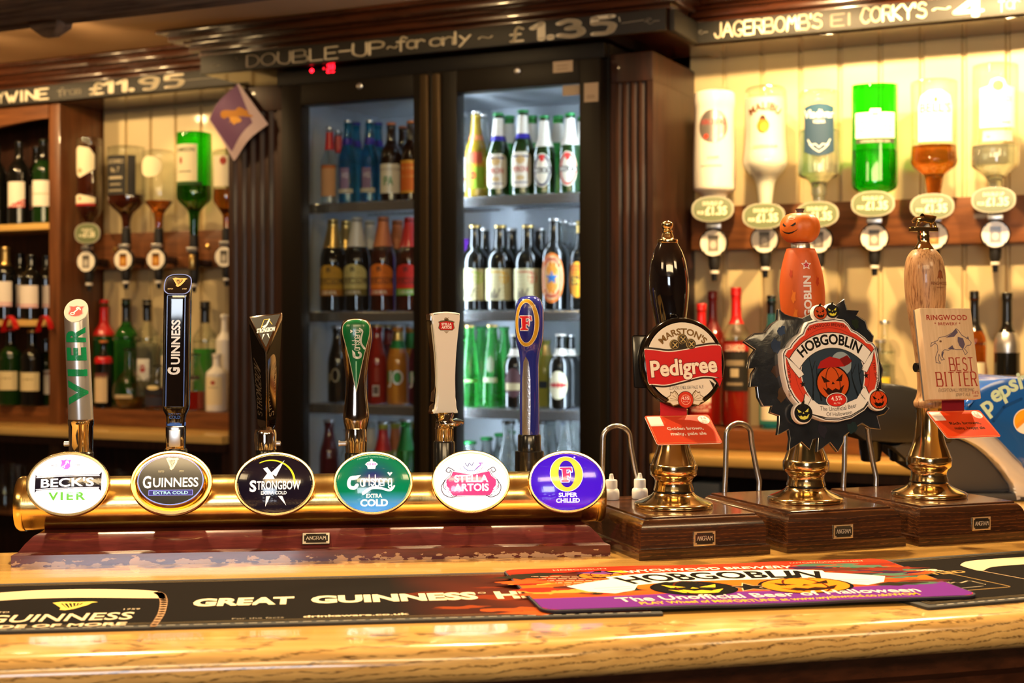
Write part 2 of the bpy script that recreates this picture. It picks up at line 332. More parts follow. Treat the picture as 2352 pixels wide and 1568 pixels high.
class Art:
    def __init__(s): s.T = []
    def tris(s, ts, col, L=0):
        s.T += [(t, L, col) for t in ts]; return s
    def poly(s, pts, col, L=0, holes=()):
        loops = [[Vector((p[0], p[1], 0)) for p in lp] for lp in (pts, *holes)]
        flat = [p for lp in loops for p in lp]
        return s.tris([tuple((flat[i].x, flat[i].y) for i in t) for t in tessellate_polygon(loops)], col, L)
    def ring(s, cx, cy, a, b, wd, col, L=0, n=48): return s.band(ell(cx, cy, a, b, n), ell(cx, cy, a - wd, b - wd, n), col, L)
    def band(s, o, i, col, L=0, closed=True):
        ts = []
        for k in range(len(o) if closed else len(o) - 1):
            j = (k + 1) % len(o); ts += [(o[k], o[j], i[j]), (o[k], i[j], i[k])]
        return s.tris(ts, col, L)
    def ell(s, cx, cy, a, b, col, L=0, n=40): return s.poly(ell(cx, cy, a, b, n), col, L)
    def rect(s, x0, x1, y0, y1, col, L=0): return s.tris([((x0, y0), (x1, y0), (x1, y1)), ((x0, y0), (x1, y1), (x0, y1))], col, L)
    def line(s, pts, wd, col, L=0, closed=False, wd2=None, round_=True):
        pts = list(pts) + ([pts[0]] if closed else []); ts = []; n = len(pts)
        for i in range(n - 1):
            a, b = pts[i], pts[i + 1]; dx, dy = b[0] - a[0], b[1] - a[1]; l = math.hypot(dx, dy)
            if l < 1e-9: continue
            def wat(k): return (wd if wd2 is None else wd + (wd2 - wd) * k / (n - 1)) / 2
            ha, hb = wat(i), wat(i + 1); nx, ny = -dy / l, dx / l
            q = [(a[0] + nx * ha, a[1] + ny * ha), (a[0] - nx * ha, a[1] - ny * ha), (b[0] - nx * hb, b[1] - ny * hb), (b[0] + nx * hb, b[1] + ny * hb)]
            ts += [(q[0], q[1], q[2]), (q[0], q[2], q[3])]
            if round_:
                for c, h in ((a, ha), (b, hb)):
                    e = ell(c[0], c[1], h, h, 8); ts += [(e[0], e[m], e[m + 1]) for m in range(1, 7)]
        return s.tris(ts, col, L)
    def put(s, ts, x, y, sx, sy, col, L, arc=None, rot=0, x0=0):
        cr, sr = math.cos(R(rot)), math.sin(R(rot)); out = []
        for t in ts:
            q = []
            for px, py in t:
                px, py = (px - x0) * sx, py * sy
                if arc: a = px / abs(arc); px, py = ((arc + py) * math.sin(a), (arc + py) * math.cos(a) - arc) if arc > 0 else ((-arc - py) * math.sin(a), arc + (-(-arc - py) * math.cos(a)) - 2 * arc)
                q.append((x + px * cr - py * sr, y + px * sr + py * cr))
            out.append(tuple(q))
        return s.tris(out, col, L)
    def text(s, tx, x, y, h, col, w=None, L=1, bold=0, shear=0, arc=None, rot=0, al='c', ol=None, sp=1.0):
        ts, a, b = glyphs(tx, bold, shear, sp); sx = w / (b - a) if w else h
        x0 = {'c': (a + b) / 2, 'l': a, 'r': b}[al]
        if ol: s.put(glyphs(tx, bold + ol[1], shear, sp)[0], x, y, sx, h, ol[0], L - .5, arc, rot, x0)
        return s.put(ts, x, y, sx, h, col, L, arc, rot, x0)
    def pen(s, tx, x, y, h, col, w=None, L=1, wt=.9, serif=0, thin=None, shear=0, arc=None, rot=0, al='c', gap=2.0):
        """drawn lettering: strokes of a pen, with optional serifs and thin crossbars"""
        b = Art(); cx = 0; thin = thin or wt
        for ch in tx:
            if ch == ' ': cx += 4; continue
            wmax = 0
            for st in GL[ch].split('|'):
                sm = st[0] == 's'; st = st[1:] if sm else st
                pt = [(int(q[0]), (int(q[1]) if q[1].isdigit() else -(ord(q[1]) - 96))) for q in st.split()]
                wmax = max(wmax, *(q[0] for q in pt)); p2 = [(q[0] + cx, q[1]) for q in pt]
                if sm and len(p2) > 2: p2 = catmull(p2, 4)
                for a_, b_ in zip(p2, p2[1:]):
                    l = math.hypot(b_[0] - a_[0], b_[1] - a_[1]) or 1; f = abs(b_[1] - a_[1]) / l
                    b.line([a_, b_], thin + (wt - thin) * f, 0, 0, round_=not serif)
                if serif and ch not in ".-'~":
                    for e, nb in ((p2[0], p2[1]), (p2[-1], p2[-2])):
                        if abs(nb[1] - e[1]) > .8 * abs(nb[0] - e[0]) and e[1] in (0, 8): b.rect(e[0] - serif, e[0] + serif, e[1] - thin / 2, e[1] + thin / 2, 0)
            cx += wmax + (1 if ch in 'Il' else 0) + gap
        tot = cx - gap; ts = [tuple((q[0] + shear * q[1], q[1] / 8) for q in t[0]) for t in b.T]
        sx = w / tot if w else h / 8
        return s.put(ts, x, y, sx, h, col, L, arc, rot, {'c': tot / 2, 'l': 0, 'r': tot}[al])
    def obj(s, name, fmap, m, parent=None, maxlen=None, dh=.0003, clip=None):
        tl = s.T
        if maxlen:
            out = []
            for t, L, c in tl:
                st = [t]
                while st:
                    a, b, d = st.pop(); e = [((a[0] - b[0]) ** 2 + (a[1] - b[1]) ** 2, 0), ((b[0] - d[0]) ** 2 + (b[1] - d[1]) ** 2, 1), ((d[0] - a[0]) ** 2 + (d[1] - a[1]) ** 2, 2)]
                    l, k = max(e)
                    if l > maxlen * maxlen and len(out) < 60000:
                        p, q, r_ = ((a, b, d), (b, d, a), (d, a, b))[k]; mm = ((p[0] + q[0]) / 2, (p[1] + q[1]) / 2); st += [(p, mm, r_), (mm, q, r_)]
                    else: out.append(((a, b, d), L, c))
            tl = out
        vs, fs, cs = [], [], []
        for t, L, c in tl:
            if abs((t[1][0] - t[0][0]) * (t[2][1] - t[0][1]) - (t[2][0] - t[0][0]) * (t[1][1] - t[0][1])) < 1e-9: continue
            b = len(vs); tt = t if (t[1][0] - t[0][0]) * (t[2][1] - t[0][1]) - (t[2][0] - t[0][0]) * (t[1][1] - t[0][1]) > 0 else (t[0], t[2], t[1])
            for p in tt:
                vs.append(tuple(fmap(p[0], p[1], .0003 + L * dh))); cc = c(p[0], p[1]) if callable(c) else c
                cs += [*(hexc(cc) if isinstance(cc, str) else cc), 1]
            fs.append((b, b + 1, b + 2))
        me = bpy.data.meshes.new(name); me.from_pydata(vs, [], fs); me.update()
        at = me.color_attributes.new('Col', 'FLOAT_COLOR', 'CORNER'); at.data.foreach_set('color', cs)
        me.materials.append(m)
        if maxlen: me.polygons.foreach_set('use_smooth', [True] * len(fs))
        return link(bpy.data.objects.new(name, me), parent)
def flat(x, y, h): return (x / 1000, -h, y / 1000)
def cyl(Rm, z0=0, a0=0):
    def f(x, y, h):
        a = x / 1000 / Rm + a0; return ((Rm + h) * math.sin(a), -(Rm + h) * math.cos(a), z0 + y / 1000)
    return f
def mixc(a, b):
    a, b = hexc(a), hexc(b)
    return lambda t: tuple(p + (q - p) * max(0, min(1, t)) for p, q in zip(a, b))
# ================================================================ the room and the back-bar joinery
def bbobj(mb, name, mats, smooth=35, parent=None):
    o = mb.obj(name, mats, parent, smooth)
    if parent is None: o.location = (0, YF, 0); o.rotation_euler = (0, 0, -TH)
    return o
CEIL = 2.215
struct(bbobj(MB().box(-3.2, 5.2, -7.6, .62, -.1, 0), 'floor', M['tile']))
struct(bbobj(MB().box(-3.2, 5.2, -7.6, .62, CEIL, CEIL + .1), 'ceiling', M['ceil']))
struct(bbobj(MB().box(-3.2, 5.2, .56, .66, 0, CEIL), 'wall_back', M['room']))
struct(bbobj(MB().box(-3.3, -3.2, -7.6, .62, 0, CEIL), 'wall_left', M['room']))
struct(bbobj(MB().box(5.2, 5.3, -7.6, .62, 0, CEIL), 'wall_right', M['room']))
struct(bbobj(MB().box(-3.2, 5.2, -7.7, -7.6, 0, CEIL), 'wall_front', M['room']))
def panelled(name, u0, u1):
    prof, u, g = [], u0, .105
    while u < u1 - .01:
        e = min(u + g, u1); prof += [(u + .003, .34), (u + .007, .33), (e - .007, .33), (e - .003, .34)]; u = e
    prof += [(u1, .36), (u0, .36)]
    mb = MB(); mb.loft([[(a, b, z) for a, b in prof] for z in (0, 2.2)])
    struct(bbobj(mb, name, M['cream'], 20))
panelled('wall_back_left', -1.715, -.90); panelled('wall_back_right', .38, 2.2)
n_trim = [0]
def trim(mb, m):
    n_trim[0] += 1; return struct(bbobj(mb, 'trim_%d' % n_trim[0], m))
def stepped(mb, u0, u1, v0, ret0, ret1, z0=2.146):
    """cornice: ogee courses stepping out towards the ceiling, returned at the ends"""
    for za, zb, o in ((z0, z0 + .012, .012), (z0 + .012, z0 + .030, .032), (z0 + .030, z0 + .038, .045), (z0 + .038, z0 + .058, .075), (z0 + .058, CEIL, .10)):
        mb.box(u0 - o * ret0, u1 + o * ret1, v0 - o, v0 + .12, za, zb, 0, .004)
mb = MB(); stepped(mb, -.974, .462, -.062, 1, 1); mb.box(-.974, .462, -.062, .3, 2.095, 2.15); trim(mb, M['darkh'])
mb = MB(); stepped(mb, -2.6, -.975, .12, 0, 0); mb.box(-2.6, -.975, .12, .34, 2.09, 2.15); trim(mb, M['darkh'])
mb = MB(); stepped(mb, .463, 2.2, .14, 0, 0); mb.box(.463, 2.2, .14, .34, 2.09, 2.15); trim(mb, M['darkh'])
def pilaster(u0, u1, nfl):
    prof = [(u0, 0), (u0 + .012, 0)]; wd = (u1 - u0 - .03) / nfl
    for k in range(nfl):
        a = u0 + .015 + k * wd; prof += [(a, 0), (a + wd * .2, .008), (a + wd * .5, .011), (a + wd * .8, .008), (a + wd * .98, 0)]
    prof += [(u1, 0), (u1, .33), (u0, .33)]
    mb = MB(); mb.loft([[(a, b, z) for a, b in prof] for z in (0, 1.985)]); mb.box(u0, u1, -.002, .33, 1.985, 2.06, 0, .004)
    return mb
trim(pilaster(-.933, -.742, 5), M['dark']); trim(pilaster(.284, .400, 4), M['dark'])
mb = MB().box(-1.762, -1.715, .13, .36, 0, 2.09, 0, .003); trim(mb, M['midv'])
# oak ceiling beam with a broken-off bracket
mb = MB(); bm = bmesh.new()
bmesh.ops.create_cube(bm, size=1, matrix=Matrix.Translation((-1.2, -.97, 2.145)) @ Matrix.Diagonal((3.2, .24, .14, 1)))
bmesh.ops.subdivide_edges(bm, edges=bm.edges[:], cuts=9, use_grid_fill=True)
for v in bm.verts: v.co += Vector((random.uniform(-.006, .006), random.uniform(-.009, .009), random.uniform(-.006, .004) if v.co.z < 2.2 else 0))
mb.bm(bm); struct(bbobj(mb, 'ceiling_beam', M['beam'], 60))
u, v, z = BB(115, 92, -.86)
mb = MB(); mb.loft([[(u + a * k, -.86 + b * k, zz) for a, b in ((-.045, -.03), (.05, -.03), (.05, .03), (-.045, .03))] for k, zz in ((1, 2.10), (.85, 2.065), (.35, 2.045))])
struct(bbobj(mb, 'ceiling_beam_bracket', M['beam'], 40))

# ---------------------------------------------------------------- chalkboard signs along the header
def chalkboard(label, u0, u1, v, zb, zt, lettering, tilt=0):
    uc = (u0 + u1) / 2; t = thing('chalkboard_sign', label, 'sign', W(uc, v, zb), -TH, 'chalkboards along the header')
    h = (zt - zb) * 1000; wd = (u1 - u0) * 1000
    MB().box(u0 - uc, u1 - uc, 0, .016, 0, zt - zb, 0, .0015).obj('board', M['board'], t)
    a = Art(); lettering(a, lambda px: (BB(px, 100, v)[0] - uc) * 1000, h); a.obj('chalk_lettering', flat, M['chalk'], t)
    return t
CH, CD = 'ece2c8', '958e80'
def flour(a, x, y, s, c): 
    a.line(catmull([(x - s, y), (x, y + .25 * s), (x + s * .6, y + .6 * s), (x, y + .8 * s), (x - .5 * s, y + .4 * s), (x + .2 * s, y - .5 * s), (x + s, y - .3 * s)], 5), 1.6, c, 1); a.line([(x + s, y), (x + 2.6 * s, y)], 1.6, c, 1)
def l_mid(a, X, h):
    a.pen('DOUBLE', (X(565) + X(778)) / 2, h * .16, h * .62, CH, w=X(775) - X(567), wt=.8, gap=1.2); a.pen('-UP', (X(778) + X(882)) / 2, h * .18, h * .64, CH, w=X(880) - X(780), wt=1.0, gap=1.2)
    a.pen('~', X(901), h * .25, h * .4, CH, w=X(912) - X(890), wt=1.2); a.pen('for', (X(912) + X(975)) / 2, h * .3, h * .62, CH, w=X(977) - X(914), wt=1.2, gap=.6)
    a.pen('only', (X(988) + X(1082)) / 2, h * .3, h * .6, CH, w=X(1080) - X(990), wt=1.0, gap=.8); a.pen('~', X(1115), h * .3, h * .35, CH, w=X(1130) - X(1100), wt=1)
    a.pen('£', X(1187), h * .14, h * .66, CH, w=X(1200) - X(1172), wt=1.2); a.pen('1.35', (X(1222) + X(1408)) / 2, h * .12, h * .76, CH, w=X(1405) - X(1224), wt=2.0, gap=2.2)
    a.line([(X(1422), h * .8), (X(1424), h * .6)], 2.4, CH, 1); flour(a, X(1490), h * .45, 11, CD); a.line([(X(1428), h * .5), (X(1480), h * .55)], 1.8, CD, 1)
    flour(a, X(490), h * .4, 9, CD); a.line([(X(542), h * .75), (X(545), h * .65)], 2, CD, 1)
def l_left(a, X, h):
    a.pen('Y', X(2), h * .2, h * .6, CH, w=22, wt=1.3); a.pen('WINE', (X(12) + X(112)) / 2, h * .18, h * .62, CH, w=X(110) - X(14), wt=1.3, gap=1.4); a.pen('from', (X(132) + X(186)) / 2, h * .3, h * .46, CD, w=X(185) - X(133), wt=1.1, gap=.8)
    a.pen('£', X(222), h * .2, h * .62, CH, w=X(235) - X(208), wt=1.5); a.pen('11.95', (X(238) + X(418)) / 2, h * .2, h * .66, CH, w=X(417) - X(240), wt=1.7, gap=2); a.line([(X(425), h * .5), (X(492), h * .5)], 2, CD, 1)
def l_right(a, X, h):
    flour(a, X(1608), h * .5, 8, CD); a.pen("JAGERBOMB'S", (X(1640) + X(1888)) / 2, h * .2, h * .66, CH, w=X(1886) - X(1642), wt=1.25, gap=1.3); a.pen('El', X(1933), h * .2, h * .55, CD, w=X(1956) - X(1910), wt=.9)
    a.pen("CORKY'S", (X(1976) + X(2128)) / 2, h * .24, h * .66, CH, w=X(2126) - X(1978), wt=1.35, gap=1.3); a.pen('~', X(2162), h * .4, h * .3, CH, w=X(2180) - X(2144), wt=1.4)
    a.pen('4', X(2224), h * .1, h * .8, CH, w=X(2252) - X(2196), wt=1.7); a.pen('for', X(2318), h * .25, h * .6, CH, w=X(2342) - X(2294), wt=1.1, gap=.7)
chalkboard('long middle chalkboard above the bottle cooler reading double-up for only 1.35', -.974, .4624, -.08, 2.093, 2.146, l_mid)
chalkboard('left chalkboard above the wine rack reading wine from 11.95', -2.55, -.94, .10, 2.093, 2.146, l_left)
chalkboard('right chalkboard above the bright optics offering four for a price', .4624, 2.2, .12, 2.094, 2.147, l_right)
t = thing('chalkboard_end', 'blank chalkboard end piece turning the corner right of the long middle board', 'sign', W(.4735, .018, 2.093), -TH)
MB().box(-.007, .007, -.082, .10, 0, .054, 0, .0015).obj('board', M['board'], t)

# ---------------------------------------------------------------- counters, ledges, rails
def counter(name, label, u0, u1):
    uc = (u0 + u1) / 2; t = thing(name, label, 'counter', W(uc, .1, 0), -TH); a, b = u0 - uc, u1 - uc
    MB().box(a, b, -.13, .23, 1.01, 1.035, 0, .004).obj('worktop', M['ctop'], t)
    MB().box(a, b, -.115, .23, .985, 1.01).box(a, b, -.09, .23, 0, .5).box(a, b, .2, .23, .5, .985).box(a, a + .03, -.09, .2, .5, .985).box(b - .03, b, -.09, .2, .5, .985).obj('carcass', M['dark'], t)
    MB().box(a + .03, b - .03, -.08, .2, .745, .766, 0, .003).obj('shelf', M['mid'], t)
    MB().box(a, b, .06, .23, 1.035, 1.09, 0, .004).obj('bottle_step', M['mid'], t)
    return t
counter('back_counter', 'yellow oak back counter left of the bottle cooler with a raised bottle step', -2.6, -.935)
counter('back_counter', 'yellow oak back counter right of the bottle cooler behind the hand pumps', .402, 2.2)
def rail(u0, u1, z0, z1, label):
    uc = (u0 + u1) / 2; t = thing('optic_rail', label, 'rail', W(uc, .3, z0), -TH)
    MB().box(u0 - uc, u1 - uc, -.02, .03, 0, z1 - z0, 0, .004).obj('plank', M['mid'], t)
    for k in range(4): 
        x = (u0 - uc) + (k + .5) * (u1 - u0) / 4
        MB().lathe([(.004, 0), (.009, .001), (.008, .004), (.002, .006)], 12).obj('screw', M['capgold'], t, loc=(x, -.02, (z1 - z0) * .55), rot=(R(90), 0, 0))
rail(.405, 2.1, 1.565, 1.682, 'brown wooden rail carrying the right-hand optics on the cream boards')
rail(-1.71, -.94, 1.549, 1.669, 'brown wooden rail carrying the left-hand optics beside the wine rack')
# wine rack
t = thing('wine_rack', 'dark wooden wine rack with two shelves and an arched top, at the far left', 'shelf unit', W(-2.16, .2, 1.09), -TH)
MB().box(-.43, .395, .10, .13, 0, 1.0).obj('back_panel', M['dark'], t)
for zz in (1.38, 1.70):
    MB().box(-.43, .398, -.07, .10, zz - .022 - 1.09, zz - 1.09, 0, .003).obj('shelf', M['ctop'], t)
pl = [(-.43, 1.0), (-.43, .93)] + [(-.43 + .825 * k / 12, .93 - .015 * math.cos(math.pi * (k / 6 - 1)) + .01) for k in range(13)] + [(.395, 1.0)]
MB().prism(pl, -.07, -.05).obj('arched_valance', M['mid'], t)

# ---------------------------------------------------------------- bottle cooler
FU = -.229
ck = thing('bottle_cooler', 'tall black two-door bottle cooler with glass doors and a red display', 'fridge', W(FU, .2, 0), -TH)
def L(mb, name, m, parent=ck, smooth=35): return mb.obj(name, m, parent, smooth)
def fx(u): return u - FU
fv = -.2
mb = MB()
a, b = fx(-.739), fx(.2805)
mb.box(a, a + .03, fv + .0, .3, 0, 2.09, 0, .002).box(b - .03, b, fv, .3, 0, 2.09, 0, .002).box(a, b, .28, .3, 0, 2.09).box(a, b, fv, .3, 0, .5).box(a + .03, b - .03, fv, .28, 2.045, 2.09, 0, .002)
L(mb, 'cabinet', M['cooler'])
mb = MB(); mb.box(a + .03, a + .036, fv + .02, .28, .5, 2.045).box(b - .036, b - .03, fv + .02, .28, .5, 2.045).box(a + .03, b - .03, .27, .28, .5, 2.045).box(a + .03, b - .03, fv + .02, .28, 2.02, 2.044).box(a + .03, b - .03, fv + .02, .28, .5, .52)
L(mb, 'liner', M['liner'])
L(MB().box(a + .002, b - .002, fv - .032, fv, 2.048, 2.088, 0, .003), 'control_panel', M['cooler'])
ar = Art()
uu, _, zz = BB(757, 158, -.035); x0 = fx(uu) * 1000; z0 = zz * 1000
ar.ell(fx(BB(715, 160, -.035)[0]) * 1000, z0, 6, 5.5, 'ff1626', 1); ar.ell(x0 - 21, z0 + 3, 3, 3, 'a00a14', 1)
for sx_ in (-5, 9):
    for q in ([(-4, 9), (4, 9)], [(-4, 0), (4, 0)], [(-4, -9), (4, -9)], [(4, 0), (4, 9)], [(-4, -9), (-4, 0)] if sx_ < 0 else [(-4, 0), (-4, 9)]): ar.line([(x0 + sx_ + p[0], z0 + p[1]) for p in q], 2.6, 'ff1626', 1)
ar.obj('temperature_display', lambda x, y, h: (x / 1000, fv - .032 - h, y / 1000), M['led'], ck)
ZT, ZB_ = 2.045, .52
def door(u0, u1, g0, g1, hx, lockpx, side):
    mb = MB(); v0, v1 = fv - .05, fv - .004
    zt = 1.985
    mb.box(fx(u0), fx(g0), v0, v1, ZB_, ZT, 0, .004).box(fx(g1), fx(u1), v0, v1, ZB_, ZT, 0, .004).box(fx(g0), fx(g1), v0, v1, zt, ZT, 0, .003).box(fx(g0), fx(g1), v0, v1, ZB_, .64, 0, .003)
    d = L(mb, 'door', M['bronze'])
    L(MB().box(fx(g0) - .004, fx(g1) + .004, v0 + .016, v0 + .022, .635, zt + .004), 'glass_pane', M['pane'], d)
    L(MB().box(fx(hx) - .013, fx(hx) + .013, v0 - .016, v0 + .002, .6, 2.04, 0, .006, seg=3), 'handle', M['handlebronze'], d)
    uu, _, zz = BB(*lockpx, -.05)
    o = L(MB().lathe([(.009, 0), (.009, .004), (.006, .006), (.001, .0065)], 16), 'lock', M['silvercap'], d); o.location = (fx(uu), v0, zz); o.rotation_euler = (R(90), 0, 0)
    return d
dl = door(-.710, -.217, -.6425, -.2755, -.234, (827, 198), 0); dr = door(-.213, .2747, -.1407, .2163, -.197, (1189, 163), 1)
def sticker(px, py, wpx, hpx, v, rows, parent):
    uu, vv, zz = BB(px, py, v); k = BY(uu, vv) / F * 1000
    A = Art(); wm, hm = wpx * k / 2 / .9, hpx * k / 2; A.rect(-wm, wm, -hm, hm, 'b4a088')
    for r_ in rows: A.rect(-wm * .6, wm * .5, hm * r_ - 1.2, hm * r_ + 1.2, '8d7a66', 1)
    A.obj('sticker', lambda x, y, h: (fx(uu) + x / 1000, vv - .2 - h, zz + y / 1000), M['matte'], parent)
sticker(1293, 153, 45, 26, -.0505, (.2, -.4), dr); sticker(1358, 212, 32, 44, -.0505, (-.35, -.55), dr); sticker(1315, 207, 45, 24, -.0345, (), dr)
for (g0, g1) in ((-.70, -.235), (-.19, .245)):
    for zz in (1.714, 1.400, 1.1345, .862):
        mb = MB(); x0, x1 = fx(g0), fx(g1)
        mb.tube([(x0, fv + .052, zz - .004), (x1, fv + .052, zz - .004)], .004, 8).tube([(x0, .2, zz - .008), (x1, .2, zz - .008)], .003, 6).tube([(x0, 0, zz - .008), (x1, 0, zz - .008)], .003, 6)
        mb.box(x0, x1, fv + .045, fv + .049, zz - .028, zz - .004)
        n = 22
        for k in range(n): x = x0 + (k + .5) * (x1 - x0) / n; mb.tube([(x, fv + .045, zz - .002), (x, .25, zz - .002)], .002, 6)
        L(mb, 'wire_shelf', M['wire'])
mb = MB().tube([(fx(-.205), fv + .03, .62), (fx(-.205), fv + .03, 1.98)], .011, 10); L(mb, 'lamp_tube', M['tubelight'])
mb = MB().tube([(fx(.225), fv + .03, .62), (fx(.225), fv + .03, 1.98)], .008, 10); L(mb, 'lamp_tube', M['tubelight'])
L(MB().box(fx(-.228), fx(-.217), fv + .005, fv + .05, .52, 2.02), 'mullion', M['cooler'])
# ================================================================ the bar counter
def cat2(p, n=8): return catmull([tuple(q) for q in p], n)
front = cat2([(-1.3, 1.08), (-.9, 1.12), (-.427, 1.187), (-.2145, 1.2166), (0, 1.24), (.2085, 1.293), (.497, 1.371), (.9, 1.50), (1.5, 1.72)])
bar = thing('bar_counter', 'long golden oak bar counter with a rounded edge and dark panelled front', 'bar', (0, 1.5, 0))
def off(path, d):
    out = []
    for i, p in enumerate(path):
        a, b = Vector(path[max(i - 1, 0)]), Vector(path[min(i + 1, len(path) - 1)]); t = (b - a).normalized(); out.append((p[0] - t.y * d, p[1] + t.x * d))
    return out
def sh(p): return [(x, y - 1.5) for x, y in p]
nz = [(.060, 0)] + [(.018 - .018 * math.sin(R(a)), -.018 + .018 * math.cos(R(a))) for a in range(0, 181, 15)] + [(.060, -.036)]
mb = MB(); mb.strip([(a, b + BT) for a, b in nz], sh(front)); mb.obj('nosing', M['nose'], bar, 50)
inner = off(front, .0602); back = cat2([(-1.3, 1.64), (-.9, 1.70), (-.57, 1.752), (.1, 1.88), (.3, 2.0), (.55, 2.14), (.68, 2.40), (1.0, 2.56), (1.5, 2.8)], 9)
mb = MB(); m_ = len(back); rings = []
for i in range(m_):
    j = i * (len(inner) - 1) / (m_ - 1); k = min(int(j), len(inner) - 2); f = j - k
    q = (inner[k][0] + (inner[k + 1][0] - inner[k][0]) * f, inner[k][1] + (inner[k + 1][1] - inner[k][1]) * f); b = back[i]
    rings.append([(q[0], q[1] - 1.5, BT), (b[0], b[1] - 1.5, BT), (b[0], b[1] - 1.5, BT - .036), (q[0], q[1] - 1.5, BT - .036)])
mb.loft(rings); mb.obj('worktop', M['top'], bar, 30)
pf = [(.034, 1.044), (.034, 1.02), (.044, 1.012), (.048, .985), (.044, .97), (.05, .962), (.055, .94), (.055, .62), (.05, .6), (.055, .58), (.055, .1), (.045, .09), (.045, 0), (.09, 0), (.09, 1.044)]
mb = MB(); mb.strip(pf, sh(front)); mb.obj('front_panel', M['darkh'], bar, 30)
mb = MB(); mb.strip([(0, 0), (0, 1.044), (-.03, 1.044), (-.03, 0)], sh(back)); mb.obj('back_panel', M['dark'], bar, 30)

# ================================================================ beer tower
TA = R(6.64); T0 = Vector((-.5776, 1.6394, BT)); ax, ay, bx, by = math.cos(TA), math.sin(TA), -math.sin(TA), math.cos(TA)
def TS(px, d):
    t = (px - 1176) / F
    s = (t * (T0.y + d * by) - T0.x - d * bx) / (ax - t * ay); return s, T0.y + s * ay + d * by
tower = thing('beer_tower', 'horizontal brass tube beer tower with six oval badges on a mahogany plinth', 'beer tower', T0, TA)
LEN = .7013
pr = [(0, 0), (0, .013), (.003, .0145), (.006, .0155), (.012, .024), (.02, .0325), (.025, .035), (.098, .035), (.098, 0)]
mb = MB()
def pring(x, e): return [(x + (e if False else 0), y, z) for y, z in pr]
rings = []
for x0_, sgn in ((0, 1), (LEN, -1)):
    rings.append([(x0_ + sgn * (y * 1.05 if i < 7 else .026), y, z) for i, (y, z) in enumerate(pr)])
    if sgn == 1: rings[-1][-1] = (0, .098, 0)
    else: rings[-1][-1] = (LEN, .098, 0)
mb.loft(rings); mb.obj('plinth', M['plinth'], tower, 25)
s0, _ = TS(50, .07); s1, _ = TS(1377, .07); TC, TR_ = .0645, .0318
def along(x): return Matrix.Translation((x, .07, TC)) @ Matrix.Rotation(R(90), 4, 'Y')
MB().lathe([(TR_, 0), (TR_, s1 - s0)], 64, 0, along(s0)).obj('tube', M['brass'], tower, 60)
for x, sg in ((s0, -1), (s1, 1)):
    MB().lathe([(TR_ + .0012, -.006 * sg), (TR_ + .0012, 0), (TR_ - .001, .0035 * sg), (.02, .006 * sg), (.001, .007 * sg)], 64, 0, along(x)).obj('end_cap', M['brass'], tower)
def nameplate(parent, w_, h_, loc, rot=(0, 0, 0), dark='181512', ed='a58a66', name='nameplate'):
    o = MB().box(-w_ / 2, w_ / 2, -.0016, 0, -h_ / 2, h_ / 2, 0, .0006).obj(name, M['gold'] if dark != '181512' else M['blackm'], parent, loc=loc, rot=rot)
    a = Art(); W_, H_ = w_ * 500, h_ * 500
    a.rect(-W_ * .97, W_ * .97, -H_ * .95, H_ * .95, ed); c = W_ * .13
    q = [(-W_ * .86 + c, H_ * .78), (W_ * .86 - c, H_ * .78), (W_ * .86 - c, H_ * .78 - c), (W_ * .86, H_ * .78 - c), (W_ * .86, -H_ * .78 + c), (W_ * .86 - c, -H_ * .78 + c), (W_ * .86 - c, -H_ * .78), (-W_ * .86 + c, -H_ * .78), (-W_ * .86 + c, -H_ * .78 + c), (-W_ * .86, -H_ * .78 + c), (-W_ * .86, H_ * .78 - c), (-W_ * .86 + c, H_ * .78 - c)]
    a.poly(q, '1d1a17', 1); a.pen('ANGRAM', 0, -H_ * .26, H_ * .58, 'b9b0a2', w=W_ * 1.42, L=2, wt=1.25, thin=.7, serif=.8, gap=1.8)
    a.obj('lettering', lambda x, y, h: (x / 1000, -.0016 - h, y / 1000), M['print'], o, dh=.0001); return o
s, Y = TS(726, .012)
nameplate(tower, .0325, .0165, (s, .0115, .0245), (R(-44), 0, 0), ed='b9b3a4')

# ---------------------------------------------------------------- oval badges
def harp(a, x, y, s, c, L=1, dark=None):
    a.poly([(x - 10 * s, y + 9 * s), (x - 6 * s, y + 11 * s), (x + 2 * s, y + 9.5 * s), (x + 9 * s, y + 10 * s), (x + 12 * s, y + 8 * s), (x + 9.5 * s, y + 6.5 * s), (x + 8 * s, y + 1 * s), (x + 3 * s, y - 8 * s), (x - .5 * s, y - 11 * s), (x - 3.5 * s, y - 9 * s), (x - 3.5 * s, y - 5 * s), (x - 8 * s, y + 5 * s)], c, L,
           holes=[[(x - 5.6 * s, y + 6.5 * s), (x + 5.5 * s, y + 6.8 * s), (x + 4.6 * s, y + 2 * s), (x - .5 * s, y - 6.5 * s)]])
    for k in range(5): a.line([(x - 4.4 * s + k * 2.1 * s, y + 6.7 * s), (x - .2 * s + k * .9 * s, y - 5.8 * s + 2.1 * k * s)], .7 * s, c, L, round_=False)
def crown(a, x, y, s, c, c2, L=1):
    a.poly([(x - 5 * s, y - 5 * s), (x + 5 * s, y - 5 * s), (x + 6 * s, y - 1 * s), (x + 9 * s, y + 2 * s), (x + 6 * s, y + 5 * s), (x + 3 * s, y + 6 * s), (x, y + 7 * s), (x - 3 * s, y + 6 * s), (x - 6 * s, y + 5 * s), (x - 9 * s, y + 2 * s), (x - 6 * s, y - 1 * s)], c, L)
    a.ell(x, y + 8 * s, 1.8 * s, 1.8 * s, c, L, 14)
    for q in (-5, -2, 2, 5): a.ell(x + q * s, y + 2 * s, .9 * s, 1.9 * s, c2, L + 1, 12)
